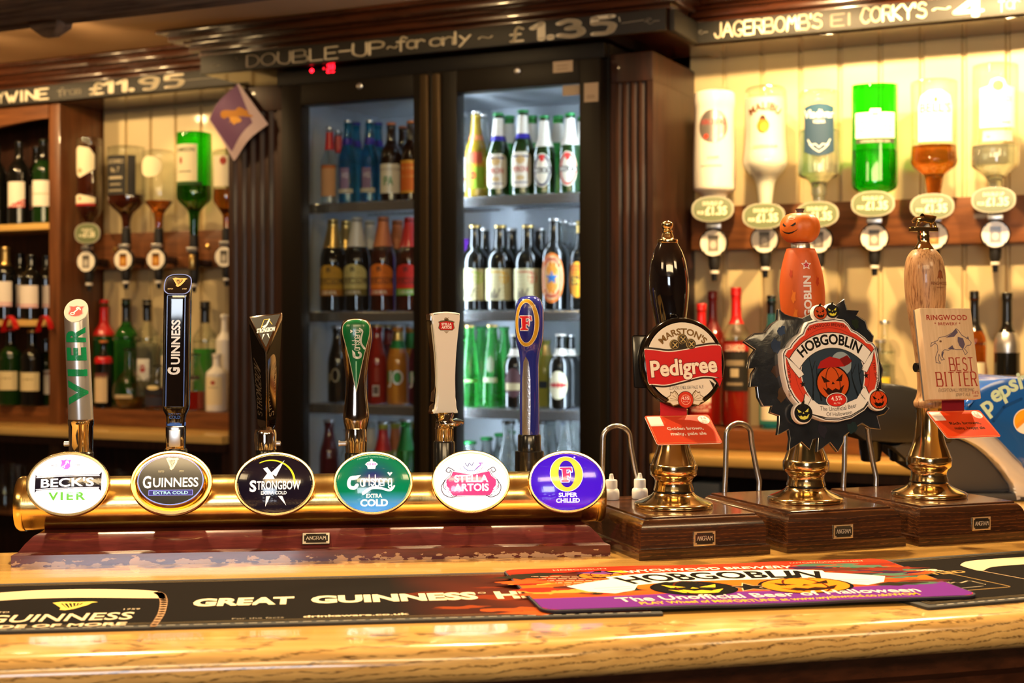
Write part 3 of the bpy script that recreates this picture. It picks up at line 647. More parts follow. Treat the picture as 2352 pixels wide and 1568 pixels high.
def carls(a, x, y, s, c, L=1, rot=0):
    b = Art()
    b.line(catmull([(-31, 9), (-40, 8), (-44, 0), (-42, -8), (-34, -10), (-29, -5)], 5), 6.2, c, 0); b.poly([(-33, 12), (-22, 13), (-30, 5)], c, 0); b.poly([(-40, 10), (-22, 13), (-31, 5), (-38, 4)], c, 0)
    b.pen('arlsberg', 5, -6.5, 19, c, w=56, L=0, wt=1.2, thin=.85, gap=1.2); b.poly([(30, 11), (25, 17), (28, 18.5), (30, 16), (32, 18.5), (35, 17)], c, 0)
    b.line(catmull([(38, -7), (30, -15), (12, -11), (-4, -11), (-18, -20)], 6), 3, c, 0, wd2=6)
    cr, sr = math.cos(R(rot)) * s, math.sin(R(rot)) * s
    return a.tris([tuple((x + p[0] * cr - p[1] * sr, y + p[0] * sr + p[1] * cr) for p in t[0]) for t in b.T], c, L)
def keyshield(a, x, y, s, c, kc, L=1, edge=None):
    sh_ = [(-9, 9), (-4, 8), (0, 9.5), (4, 8), (9, 9), (7.5, 3), (9, -5), (5, -9), (0, -10), (-5, -9), (-9, -5), (-7.5, 3)]
    if edge: a.poly([(x + p * s * 1.18, y + q * s * 1.15) for p, q in sh_], edge, L - .5)
    a.poly([(x + p * s, y + q * s) for p, q in sh_], c, L)
    a.line([(x - 3 * s, y - 4 * s), (x + 4 * s, y + 6 * s)], 2 * s, kc, L + 1); a.ring(x - 4 * s, y - 5.5 * s, 3.2 * s, 2.8 * s, 1.3 * s, kc, L + 1, 16); a.line([(x + 4 * s, y + 6 * s), (x + 1 * s, y + 7 * s), (x, y + 4 * s)], 1.6 * s, kc, L + 1); a.line([(x + 4 * s, y + 6 * s), (x + 5.5 * s, y + 2 * s)], 1.6 * s, kc, L + 1)
def b_becks(a):
    g = mixc('ffffff', 'b9b3c4'); a.poly(ell(0, 0, 44.5, 34.5, 64), lambda x, y: g((x / 44) ** 2 * .8 + (y / 34) ** 2 * .7 - .1))  # hot centre of the backlight painted in, white fading to lilac
    keyshield(a, -3, 22.5, .62, 'e86ad0', 'fff6ff'); a.text('REG', -16, 20, 2.6, '6d6a74', L=1); a.text('TM', 10, 20, 2.6, '6d6a74', L=1)
    a.poly([(-37, 11), (-35, 8.5), (35, 10), (38, 13.5), (38, -9), (35, -5.5), (-35, -7.5), (-37, -10.5)], '17131c', 1); a.poly([(-36, 8), (36, 9.6), (36, 8.8), (-36, 7)], 'f4f0f6', 2); a.poly([(-36, -6), (36, -4.2), (36, -5), (-36, -6.9)], 'f4f0f6', 2)
    a.text("BECK'S", 0, -3.6, 9.4, 'ffffff', w=60, L=2, bold=.025, rot=1.3); a.text('VIER', 0, -19, 8.5, '5fae3e', w=42, L=1, bold=.03, sp=1.3)
def b_guin(a):
    a.ring(0, 2.5, 38.5, 29.5, 1.6, '8fa8ff', 1, 56); a.poly(ell(0, 2.5, 37.2, 28.3, 56), '16130f', 0)
    harp(a, 1, 22, .68, 'fff2c0', 2); a.text('ESTD', -11, 12.2, 2, 'd8c890'); a.text('1759', 12, 12.2, 2, 'd8c890')
    a.text('G', -27, -6, 13.5, 'ffffff', w=9.5, L=2, bold=.025); a.text('UINNESS', 6, -5, 10.5, 'ffffff', w=52, L=2, bold=.018)
    a.poly(rrect(-25, 26, -15.2, -8.6, .6), '7d86f0', 1); a.poly(rrect(-24.2, 25.2, -14.4, -9.4, .4), '1c1a80', 2); a.text('EXTRA COLD', .5, -13.6, 3.4, 'a8e0f6', w=40, L=3, bold=.03)
def b_strong(a):
    a.poly(ell(0, 0, 44.5, 34.5, 64), '15101c'); a.line(ell(-5, 2, 28, 26, 24, 118, -4), 1.2, 'f0e53c', 1, wd2=2.6)
    a.poly([(11, 28), (-5, 12), (-1, 9.5)], 'ffffff', 1); a.poly([(11, 28), (-1, 9.5), (1.5, 8)], 'ffffff', 1); a.poly([(-14, 18), (-9, 19.5), (-4, 13), (-9, 12)], 'ffffff', 1); a.poly([(-8, 13), (-4, 13), (0, 5), (-14, 5)], 'ffffff', 1)
    a.text('S', -25.5, -9, 12.5, 'ffffff', w=8, L=2, bold=.035); a.text('TRONGBOW', 4.5, -7, 9.6, 'ffffff', w=51, L=2, bold=.022); a.text('EXTRA COLD', -1, -13, 3.8, 'ffffff', w=30, L=2, bold=.02)
    a.poly([(-10, -15), (-5, -15), (-11, -27)], 'ffffff', 1); a.poly([(4, -15), (9, -15), (13.5, -26)], 'ffffff', 1)
def b_carls(a):
    c1, c2, c3 = mixc('1a2d6e', '057a52'), mixc('057a52', '3a90ea'), 0
    def cf(x, y):
        t = math.hypot(x / 34, (y - 6) / 26); p = c1(t * 1.25 - .2); k = max(0, min(1, (-y - 10) / 20)); q = hexc('4a9cf0'); return tuple(i + (j - i) * k for i, j in zip(p, q))
    a.poly(ell(0, 0, 44.5, 34.5, 64), cf); crown(a, -2, 20.5, .85, 'ffffff', 'e070c8'); carls(a, 0, .5, .66, 'ffffff', 2)
    a.text('BY APPOINTMENT TO THE ROYAL DANISH COURT', 0, 30.5, 1.7, '8fd8c0', w=38, arc=62); a.text('EXTRA', 1, -18, 4.4, 'ffffff', w=19, L=2, bold=.03); a.text('COLD', 1, -27.5, 7.4, 'eaf6ff', w=33, L=2, bold=.04)
def b_stella(a):
    a.poly(ell(0, 0, 44.5, 34.5, 64), 'ffffff'); a.ring(0, 0, 43.5, 33.5, 2, 'eadcf2', 1)
    ou = [(-22, 12), (-8, 9), (0, 7), (8, 9), (22, 12), (24, 7), (31, 1), (32, -7), (26, -12), (22, -17), (-22, -17), (-26, -12), (-32, -7), (-31, 1), (-24, 7)]
    a.poly([(x * 1.06, (y + 2.5) * 1.07 - 2.5) for x, y in ou], '3a2430', 1); a.poly([(x * 1.035, (y + 2.5) * 1.04 - 2.5) for x, y in ou], 'fff0f4', 2); a.poly(ou, 'e03a72', 3)
    for sx in (-1, 1):
        a.line([(sx * x, y) for x, y in catmull([(20, 13), (27, 17), (30, 13), (26, 11), (25, 14)], 5)], .9, '3a2430', 4); a.line([(sx * x, y) for x, y in catmull([(31, 2), (36, -6), (33, -15), (24, -19), (18, -17)], 5)], .9, '3a2430', 4)
        for k in range(3): a.line([(sx * x, y) for x, y in catmull([(25 + k, -15 + 3 * k), (29 + k, -12 + 4 * k), (30.5, -5 + 3 * k)], 4)], 1.3, 'ffe8f0', 4)
    a.line(ell(0, 21, 12, 11, 14, 200, 340), 4.6, 'ffffff', 4); a.line(ell(0, 21, 14.4, 13.4, 14, 198, 342), .5, '6d4a58', 5); a.line(ell(0, 21, 9.6, 8.6, 14, 198, 342), .8, '504a90', 5)
    a.line(catmull([(6, 15), (12, 20), (10, 22), (14, 22)], 4), 1.4, 'a070b0', 5); a.line(catmull([(-7, 22), (-4, 18), (-2, 22), (1, 19), (3, 23)], 4), .8, '4a4878', 5); a.text('ANNO * 1366', 0, 10.5, 2.2, '4a3040', w=20, L=5, arc=-22)
    a.text('STELLA', 0, -1, 8.2, 'ffffff', w=41, L=5, bold=.03); a.text('ARTOIS', 0, -11.5, 8.2, 'ffffff', w=42, L=5, bold=.03)
def bigF(a, x, y, s, c, ed, L):
    f = [(-6, -9), (4, -9), (4, -7), (1.5, -6.5), (1.5, -1), (4, -1), (5, -3), (6, -3), (6, 4), (5, 4), (4, 2), (1.5, 2), (1.5, 7), (6, 7), (8, 4), (9, 4), (8.5, 10), (-7, 10), (-7, 8), (-4, 7.5), (-3.5, -6.5), (-6, -7)]
    a.line([(x + p * s, y + q * s) for p, q in f], 2.2 * s, ed, L, closed=True); a.poly([(x + p * s, y + q * s) for p, q in f], c, L + 1)
def b_fost(a):
    a.poly(ell(0, 0, 44.5, 34.5, 64), '4216d8'); a.ring(-1, 9, 20.4, 21.8, 12.6, 'f6f0ff', 1); a.ring(-1, 9, 19.6, 21, 11.2, 'f6d84a', 2); a.ell(-1, 9, 10, 16.5, '3a18c0', 3); bigF(a, -2.5, 7.5, .92, 'd83a78', 'fff4ff', 4); a.ell(10, 29.5, 1.2, 1.2, 'e8e0ff', 3, 10)
    a.text('SUPER', 0, -18.8, 4.8, 'ffffff', w=23, L=2, bold=.03); a.text('CHILLED', 0, -25.4, 4.8, 'ffffff', w=29, L=2, bold=.03)
ALPHA = R(13)
def badge(px, py, art, glowm, label, tub=False):
    d = .020; s, Y = TS(px, d); z = ZC - (py - 750) / F * Y - BT
    A_, B_ = .0478, .0384
    rg = [(.026, .018, .032), (.030, .022, .012), (.046, .0366, .004)] if True else []
    rg += [(A_, B_, 0), (A_, B_, -.004), (A_ - .0012, B_ - .0012, -.0065), (A_ - .0030, B_ - .0030, -.0065), (A_ - .0036, B_ - .0036, -.003)]
    if tub: rg += [(.0425, .0330, -.003), (.0395, .0300, -.013), (.0385, .0290, -.0145), (.037, .0278, -.0135)]
    mb = MB(); mb.loft([[(a * math.cos(2 * math.pi * k / 64), y, b * math.sin(2 * math.pi * k / 64) + (.0022 * max(0, -y / .0145) if tub else 0)) for k in range(64)] for a, b, y in rg])
    o = mb.obj('oval_badge', M['gold'], tower, 40, (s, d, z), (-ALPHA, 0, 0)); lab(o, label)
    ar = Art(); art(ar)
    if tub: fm = lambda x, y, h: (x / 1000, -.0138 - h, y / 1000)
    else: fm = lambda x, y, h: (x / 1000, -.0035 - .0075 * (1 - min(1, (x / 44.6) ** 2 + (y / 34.6) ** 2)) - h, y / 1000)
    ar.obj('badge_face', fm, glowm, o, 4.5, dh=.00012)
badge(158, 1112, b_becks, M['glowhot'], 'pale glowing oval badge reading BECK\'S VIER')
badge(395, 1111, b_guin, M['glow'], 'black oval badge with a gold harp and blue ring', True)
badge(632, 1112, b_strong, M['glow'], 'dark purple oval badge with white archer')
badge(857, 1110, b_carls, M['glow'], 'green and blue oval badge with a crown')
badge(1081, 1107, b_stella, M['glowhot'], 'white oval badge with a pink-red cartouche')
badge(1301, 1107, b_fost, M['glow'], 'violet oval badge with a yellow ring and red F')

# ---------------------------------------------------------------- beer taps
class Tap:
    def __init__(s, px, label, d=.150, turn=0):
        s.s, s.Y = TS(px, d); s.px = px; s.k = s.Y / F
        w_ = T0 + Vector((s.s * ax + d * bx, s.s * ay + d * by, 0))
        s.t = thing('beer_tap', label, 'beer tap', (w_.x, w_.y, BT + .052), TA + R(turn), 'beer taps behind the brass tower')
        s.z0 = BT + .052
    def z(s, py): return ZC - (py - 750) * s.k - s.z0
    def prof(s, pts): return [(r * s.k, s.z(py)) for r, py in pts]
    def valve(s, py_top, r=27, ledge=None):
        q = [(r * .7 * s.k, 0), (r * s.k, .004), (r * s.k, s.z(py_top + 4)), (r * .9 * s.k, s.z(py_top))] if not ledge else [(r * .7 * s.k, 0), (r * s.k, .004), (r * s.k, s.z(ledge)), (r * .8 * s.k, s.z(ledge) + .001), (r * .8 * s.k, s.z(py_top + 3)), (r * .74 * s.k, s.z(py_top))]
        o = MB().lathe(q, 28).obj('valve', M['black'], s.t)
        MB().tube([(0, 0, .018), (0, -.0465, .014)], .011, 14).obj('shank', M['brass'], s.t, rot=(0, 0, -s.t.rotation_euler.z + TA))
        return o
def surfmap(prof, sx=1, sy=1, lean=0, a0=0, z0=0):
    pr_ = sorted([(z, r) for r, z in prof])
    def rr(z):
        for (za, ra), (zb, rb) in zip(pr_, pr_[1:]):
            if za <= z <= zb: return ra + (rb - ra) * ((z - za) / (zb - za) if zb > za else 0)
        return pr_[0][1] if z < pr_[0][0] else pr_[-1][1]
    def f(x, y, h):
        z = y / 1000; r = rr(z); a = math.asin(max(-1, min(1, x / 1000 / max(1e-6, r * sx)))) + a0
        return ((r + h) * sx * math.sin(a) + lean * (z - z0), -(r + h) * sy * math.cos(a), z)
    return f
def smooth_prof(p, n=5): return catmull(p, n)
def lean_obj(o, lean, z0=0):
    for v in o.data.vertices: v.co.x += lean * (v.co.z - z0)
    return o
# 1: silver tube
T = Tap(186, 'silver cylindrical beer tap lettered VIER in green, first from the left'); T.valve(1036, 29)
k = T.k; zf = T.z(968)
MB().lathe(T.prof([(27, 1036), (27.5, 978), (29, 975), (29.5, 964), (28, 962)]), 40).obj('ferrule', M['chrome'], T.t)
MB().lathe([(.0035, 0), (.0035, .006), (.001, .007)], 12).obj('screw', M['silvercap'], T.t, loc=(-.0145, 0, T.z(1019)), rot=(0, R(-90), 0))
r0 = 28 * k; zc = T.z(713); LEANB = -.042
mb = MB(); mb.loft([[(r0 * math.cos(2 * math.pi * j / 48) * q + LEANB * 0, r0 * math.sin(2 * math.pi * j / 48) * q, (zf if i == 0 else zc + r0 * math.sin(2 * math.pi * j / 48) * q - dz)) for j in range(48)] for i, (q, dz) in enumerate(((1.0, 0), (.97, .001), (.95, 0)))])
h = lean_obj(mb.obj('handle', M['silver'], T.t, 30), LEANB, zf)
a = Art(); zm = (T.z(745) + T.z(935)) * 500
for ch_, yy in (('V', 900), ('I', 855), ('E', 812), ('R', 768)):
    a.text(ch_, 10.4, T.z(yy) * 1000 , 20.5, '0d8a55', w={'V': 31, 'I': 8.5, 'E': 16.5, 'R': 19}[ch_] , L=2, bold=.05, rot=90)
a.obj('lettering', surfmap([(r0, -1), (r0, 1)], lean=LEANB, z0=zf), M['print'], h, 3, dh=.0001)
a = Art(); a.ell(0, 0, r0 * 950, r0 * 950 * 1.414, '9c978e'); keyshield(a, 0, -1, .9, 'b80f10', 'e8dcd4', 1, 'a87070')
c45 = math.sqrt(.5)
a.obj('badge', lambda x, y, h_: (x / 1000 + LEANB * (zc - zf), y / 1000 * c45 - h_ * c45, zc + y / 1000 * c45 + h_ * c45), M['matte'], h, dh=.00015)
# 2: tall black
T = Tap(404, 'tall black beer tap edged with blue lines and a gold harp on its slanted top'); T.valve(1030, 27); k = T.k
MB().box(-21 * k, 21 * k, -21 * k, 21 * k, T.z(1032), T.z(976), 0, .002).obj('ferrule', M['dchrome'], T.t); MB().box(-13 * k, 13 * k, -26 * k, -20 * k, T.z(1024), T.z(985), 0, .001).obj('block', M['silvercap'], T.t)
sec = catmull([(-10.6, -15.2), (-4, -15.6), (4, -15.6), (10.6, -15.2), (15.5, -11), (17, -4), (17, 4), (15, 11), (9, 15), (0, 16), (-9, 15), (-15, 11), (-17, 4), (-17, -4), (-15.5, -11), (-10.6, -15.2)], 4)[:-1]
def sring(sc, z, slant=0, mm=.001): return [(x * sc * mm, y * sc * mm, z + slant * y * sc * mm) for x, y in sec]
zt = T.z(655)
mb = MB(); mb.loft([sring(.66, T.z(980)), sring(.70, T.z(958)), sring(.76, T.z(951)), sring(.95, T.z(940)), sring(1.0, T.z(930)), sring(1.0, zt - .02), sring(1.0, zt, .85), sring(.965, zt + .001, .85)])
LG = .014; h = lean_obj(mb.obj('handle', M['lacquer'], T.t, 40), LG, T.z(980))
a = Art(); 
for sx in (-11, 11): a.rect(sx - .55, sx + .55, T.z(932) * 1000, T.z(680) * 1000, '3f66c8')
a.rect(-11, 11, T.z(679) * 1000, T.z(678) * 1000, '3f66c8')
a.text('G', 2.8 , T.z(851) * 1000, 13.5, 'f2f2f0', w=9.5, L=1, bold=.05, rot=90); a.text('UINNESS', 3, T.z(785) * 1000, 10.2, 'f2f2f0', w=56, L=1, bold=.03, rot=90)
a.T = [(tuple((p[0] + (2.2 if c == 'f2f2f0' else 0), p[1]) for p in t), L_, c) for t, L_, c in a.T]
a.obj('lettering', lambda x, y, h_: (x / 1000 + LG * (y / 1000 - T.z(980)), -.0157 - h_, y / 1000), M['print'], h)
a = Art(); a.rect(-9, 9, T.z(976) * 1000, T.z(971) * 1000, '2f6ad8'); a.text('EXTRA', 0, T.z(950) * 1000, 3.6, '2f5fc0', w=15, L=1, bold=.02); a.text('COLD', 0, T.z(959.5) * 1000, 3.6, '2f5fc0', w=14, L=1, bold=.02)
a.obj('lettering', lambda x, y, h_: (x / 1000, -.0122 - h_, y / 1000), M['print'], h)
MB().lathe(T.prof([(22, 977), (22.3, 976), (22.3, 970), (22, 969)]), 32).obj('blue_ring', mat('blue_ring_paint', (.03, .12, .6), .3), h)
cb, sb = math.cos(math.atan(.85)), math.sin(math.atan(.85))
a = Art(); a.band([(x * 1.0, y * 1.31) for x, y in sec], [(x * .93, y * 1.31 * .93) for x, y in sec], '2f4a9c', 1); harp(a, 1, 3.5, .86, 'a8741c', 2); a.text('ESTD', -8.5, -10.5, 2, 'b9a070'); a.text('1759', 9, -10.5, 2, 'b9a070')
a.obj('badge', lambda x, y, h_: (x / 1000 + LG * (zt - T.z(980)), y / 1000 * cb - h_ * sb, zt + .001 + y / 1000 * sb + h_ * cb), M['matte'], h)
# 3: three-sided chrome and black
T = Tap(610, 'three-sided chrome and black beer tap tapering down from a triangular top'); T.valve(1032, 24); k = T.k
MB().lathe(T.prof([(25, 1032), (25.5, 996), (24, 990), (22, 986)]), 32).obj('ferrule', M['chrome'], T.t); MB().lathe([(.003, 0), (.003, .006), (.001, .007)], 10).obj('screw', M['silvercap'], T.t, loc=(.0125, 0, T.z(1018)), rot=(0, R(90), 0))
tri = lambda xl, xr, xf, dep, zl, zr, zfr: [Vector((xl * k, .010, zl)), Vector((xr * k, .010, zr)), Vector((xf * k, -dep, zfr))]
r1 = tri(-20, 24, 3, .010, T.z(975), T.z(975), T.z(978)); r2 = tri(-41, 39, 4, .030, T.z(726), T.z(716), T.z(806)); r0_ = tri(-12, 14, 2, .008, T.z(990), T.z(990), T.z(990))
bm = bmesh.new(); vv = [[bm.verts.new(p) for p in q] for q in (r0_, r1, r2)]
for i in range(2):
    for j in range(3): bm.faces.new([vv[i][j], vv[i][(j + 1) % 3], vv[i + 1][(j + 1) % 3], vv[i + 1][j]])
bm.faces.new(vv[0]); bm.faces.new(vv[2]); bmesh.ops.bevel(bm, geom=bm.edges[:], offset=.0016, segments=2, profile=.5, affect='EDGES')
h = MB().bm(bm).obj('handle', M['dchrome'], T.t, 40)
def facemap(p00, p10, p01, w_, h_):  # maps (0..w_, 0..h_) onto the quad spanned from p00
    ex, ey = (p10 - p00) / w_, (p01 - p00) / h_; n_ = ex.cross(ey).normalized()
    if n_.y > 0: n_ = -n_
    return lambda x, y, hh: tuple(p00 + ex * x + ey * y + n_ * hh)
cen = (r2[0] + r2[1] + r2[2]) / 3; q = [cen + (p - cen) * .84 for p in r2]
a = Art(); a.poly([(0, 0), (100, 0), (52, 100)], '14110f', 0); mfn = facemap(q[0], q[1], q[0] + (q[2] - (q[0] + (q[1] - q[0]) * .52)), 100, 100)
a.line([(35, 38), (45, 12), (60, 12), (72, 30)], 2, 'c8a848', 1); a.poly([(38, 34), (52, 28), (62, 10), (66, 14), (55, 33), (46, 40)], 'e8e4dc', 1); a.text('STRONGBOW', 52, -52, 13, 'f2eee6', w=62, L=1, bold=.03)
a.T = [(tuple((p[0], -p[1]) if c == 'f2eee6' else p for p in t), L_, c) for t, L_, c in a.T]
a.poly([(42, 58), (48, 58), (38, 76)], 'e8e4dc', 1); a.poly([(54, 58), (60, 58), (64, 74)], 'e8e4dc', 1)
a.obj('badge', mfn, M['print'], h)
def side(A0, A1, B0, B1, dark, txt):   # A: top pair, B: bottom pair
    c_ = (A0 + A1 + B0 + B1) / 4; A0, A1, B0, B1 = [c_ + (p - c_) * .88 for p in (A0, A1, B0, B1)]
    n_ = (A1 - A0).cross(B0 - A0).normalized(); n_ = -n_ if n_.y > 0 else n_
    def f(x, y, hh):
        u_, v_ = x / 100, y / 400; return tuple((B0 + (B1 - B0) * u_) * (1 - v_) + (A0 + (A1 - A0) * u_) * v_ + n_ * hh)
    a = Art()
    if dark: a.poly([(0, 0), (100, 0), (100, 400), (0, 400)], '0b0908', 0)
    a.pen('STRONGBOW', 66, 20, 48, 'b0a088' if dark else 'e0d0b0', w=250, L=1, wt=1.2, thin=.8, serif=.8, rot=90, al='l')
    a.obj('lettering', f, M['foil'], h, 30)
side(r2[0], r2[2], r1[0], r1[2], True, 0); side(r2[2], r2[1], r1[2], r1[1], True, 0)
# 4: green teardrop
T = Tap(818, 'chrome beer tap with a green teardrop face, left of the white ceramic tap'); T.valve(1038, 26); k = T.k
MB().lathe(T.prof([(24, 1038), (24.5, 1016), (25, 1010), (23, 985)]), 32).obj('ferrule', M['chrome'], T.t); MB().lathe([(.003, 0), (.003, .008), (.004, .008), (.004, .010)], 10).obj('screw', M['silvercap'], T.t, loc=(-.0125, 0, T.z(1018)), rot=(0, R(-90), 0))
pf_ = smooth_prof(T.prof([(14, 1012), (22, 1000), (25, 985), (29, 965), (29.5, 950), (26, 920), (23.5, 890), (24, 865), (29, 825), (35, 785), (36, 765), (33, 745), (24, 734), (10, 730), (1, 729.5)]), 4)
h = MB().lathe(pf_, 40, 0, None, 1, .62).obj('handle', M['dchrome'], T.t, 60)
dr_ = smooth_prof([(0, 899), (6, 870), (14, 830), (24, 790), (30, 765), (29, 747), (20, 737), (8, 733.5), (0, 733)], 4)
ol_ = [(x * k * 1000, T.z(y) * 1000) for x, y in dr_] + [(-x * k * 1000, T.z(y) * 1000) for x, y in dr_[::-1][1:-1]]
a = Art(); a.poly(ol_, '04602f', 0); a.line(ol_, .8, 'c0b8a0', .5, closed=True); carls(a, 1.0, T.z(785) * 1000, .46, 'e8eee8', 1, 90)
a.line([(0, T.z(895) * 1000), (0, T.z(830) * 1000)], .5, '8fd0a8', 1, wd2=1.6)
a.obj('badge', surfmap(pf_, 1, .62), M['print'], h, 3)
# 5: white ceramic
T = Tap(1020, 'white ceramic beer tap with a red shield, set in a chrome back', turn=10); T.valve(1012, 25); k = T.k
MB().lathe(T.prof([(21, 1016), (21.5, 985), (22, 983), (20, 980), (19, 962), (26, 950), (28, 946)]), 32).obj('ferrule', M['chrome'], T.t)
MB().lathe([(.001, -.0025), (.016, -.002), (.0185, 0), (.0185, .002), (.016, .0035), (.001, .004)], 32).obj('collar_disc', M['chrome'], T.t, loc=(.006, -.006, T.z(971)), rot=(R(8), R(-3), 0))
lf = [(27.5, 948), (24, 930), (21, 900), (20.5, 860), (23, 810), (28, 760), (32, 725), (31, 720), (15, 717), (0, 716)]
lf = smooth_prof([(x, y) for x, y in lf], 3); pol = [(x * k, T.z(y)) for x, y in lf]; pol = [(-x, z) for x, z in pol[::-1][:-1]][::-1][::-1] if False else pol + [(-x, z) for x, z in pol[::-1][1:]]
h = MB().prism(pol, -.0125, .004, bev=.0022).obj('handle', M['ceramic'], T.t, 40)
MB().prism([(x * 1.13, z - .001) for x, z in pol], -.004, .017, bev=.003).obj('chrome_back', M['chrome'], T.t, 40)
a = Art(); a.poly([(-11, 5), (-8, 6.5), (0, 7.5), (8, 6.5), (11, 5), (9.5, 3), (11, -3), (8, -6), (-8, -6), (-11, -3), (-9.5, 3)], '6a5a40', 0); a.poly([(-10, 4.2), (0, 6), (10, 4.2), (8.7, 2.6), (10, -2.8), (7.4, -5.2), (-7.4, -5.2), (-10, -2.8), (-8.7, 2.6)], 'c4161c', 1)
a.text('STELLA', 0, .6, 3.1, 'fff4ee', w=13.5, L=2, bold=.04); a.text('ARTOIS', 0, -3.6, 3.1, 'fff4ee', w=13.5, L=2, bold=.04); a.ell(0, 8, 3, 1.8, '6a5a40', 0, 14); a.line(catmull([(-3, 9), (-1, 11), (1, 9.6), (3, 11)], 4), .5, 'a08060', 1); a.poly([(-3.5, -7), (3.5, -7), (0, -10)], 'a99a84', 0)
zb = T.z(748) * 1000
a.obj('badge', lambda x, y, h_: (x / 1000, -.0125 - h_, (zb + y) / 1000), M['print'], h)
# 6: blue with oval head
T = Tap(1216, 'tall blue beer tap with a yellow-ringed oval head and a silver stripe', turn=-22); T.valve(997, 33, ledge=1036); k = T.k
pf_ = smooth_prof(T.prof([(22, 1000), (22.5, 980), (22, 900), (21.5, 850), (22, 830), (25, 805), (30, 785), (33, 755), (33, 720), (30, 697), (22, 684), (10, 679.5), (.5, 679)]), 4)
h = MB().lathe(pf_, 40, 0, None, 1, .95).obj('handle', M['blue'], T.t, 60)
a = Art(); zc_ = T.z(741) * 1000
a.ring(0, zc_, 15.2, 30.5, 4.3, 'c89a28', 0); a.ring(0, zc_, 15.6, 31, .7, 'e8d9a0', 1); a.ell(0, zc_, 10.9, 26.2, '1b1f7c', 0); a.ring(0, zc_, 11.2, 26.5, .6, 'f0ead0', 1); bigF(a, -1.4, zc_ - 1, .95, 'cf1f28', 'f4f0f0', 1)
a.obj('badge', surfmap(pf_, 1, .95), M['print'], h, 3)
a = Art(); a.poly([(-7, T.z(998) * 1000), (4, T.z(998) * 1000)] + [(x, T.z(y) * 1000) for x, y in ((4.6, 930), (4.2, 870), (2, 830), (-1.5, 818), (-5, 830), (-7, 870))], 'a7a4a4', 0)
a.obj('silver_stripe', surfmap(pf_, 1, .95), M['foil'], h, 3)
# ================================================================ hand pumps
KP = 1.80 / F
def pump(cx, cy, phi, label, nx=0, nz=.0225):
    t = thing('hand_pump', label, 'hand pump', (cx, cy, BT), R(phi), 'hand pumps on the bar')
    X0, X1, Y0, Y1 = -.086, .086, -.096, .139
    rings = [[(X0 + e, Y0 + e, z), (X1 - e, Y0 + e, z), (X1 - e, Y1 - e, z), (X0 + e, Y1 - e, z)] for e, z in ((0, 0), (0, .0112), (.0008, .012), (.0035, .0125), (.0040, .014), (.0042, .031), (.0052, .037), (.0075, .042), (.011, .0458), (.0135, .0468), (.0138, .0485), (.0146, .049))]
    mb = MB(); mb.loft(rings); mb.obj('wooden_base', M['pump'], t, 25)
    nameplate(t, .0285, .0175, (nx, Y0 + .0043, nz), dark='x')
    f = [(89, 0), (90.5, 3), (90, 8), (86, 12), (74, 17), (58, 24), (49, 30), (46, 34), (38, 35)]
    MB().lathe([(r * KP, .049 + h * KP) for r, h in smooth_prof(f, 3)], 56).obj('flange', M['brassp'], t, 50)
    MB().lathe([(40 * KP, .049 + 34 * KP), (40 * KP, .049 + 39 * KP)], 32).obj('gasket', M['blackm'], t)
    p = [(44, 38), (46, 38.5), (45.5, 42), (43, 50), (42.5, 60), (45, 67), (50, 71), (53.5, 75), (54.5, 84), (54.5, 92), (53.5, 97), (52, 98), (51, 100), (47, 112), (40, 128), (35, 148), (32, 175), (31, 200), (32, 214), (33, 224), (31, 226)]
    MB().lathe([(r * KP, .049 + h * KP) for r, h in p], 56).obj('pedestal', M['brassp'], t, 40)
    nk = []
    for k in range(13): nk.append((.0185 - .0185 * math.cos(math.pi * k / 12), .0185 * math.sin(math.pi * k / 12)))
    xs, zt = .0365 - .083, .049 + (1139 - 998) * KP
    pts = [(xs - .003, .130, .049), (xs - .001, .130, .049 + .03), (xs, .130, zt)] + [(xs + a * 1.05, .130, zt + b * .9) for a, b in nk[1:-1]] + [(xs + .040, .130, zt - .012), (xs + .046, .130, .085), (xs + .0505, .128, .062), (xs + .0495, .127, .049)]
    MB().tube(catmull(pts, 3) if False else pts, .0037, 12).obj('swan_neck', M['steel'], t, 60)
    return t
LEAN = -.038
def handle(t, pts, m, z_ref=(1150, .049), n=40, name='handle', parent=None, seg=4, k=KP, sm=60):
    pr_ = smooth_prof([(r * k, z_ref[1] + (z_ref[0] - y) * k) for r, y in pts], seg) if seg else [(r * k, z_ref[1] + (z_ref[0] - y) * k) for r, y in pts]
    o = MB().lathe(pr_, n).obj(name, m, parent or t, sm); lean_obj(o, LEAN, .17); return o, pr_
# pump one: black lacquered handle
t1 = pump(.2045, 1.800, 17, 'hand pump with a black lacquered handle and brass finial, nearest the brass tower', 0)
handle(t1, [(24, 938), (29, 932), (29, 926), (23, 918), (20, 905), (22, 890), (23, 850), (27, 800), (33, 750), (39, 715), (44, 680), (45.5, 655), (44.5, 630), (40, 600), (33, 578), (24, 560), (22, 556)], M['lacquer'], (1163, .049))
handle(t1, [(22, 558), (23.5, 557), (23.5, 551), (22, 549), (15, 548), (13, 540), (11, 534), (12.5, 530), (10, 528), (9, 526), (11, 524), (13.5, 518), (13, 512), (9, 508), (4, 506.5), (.5, 506)], M['brassp'], (1163, .049), 32, 'finial', seg=2)
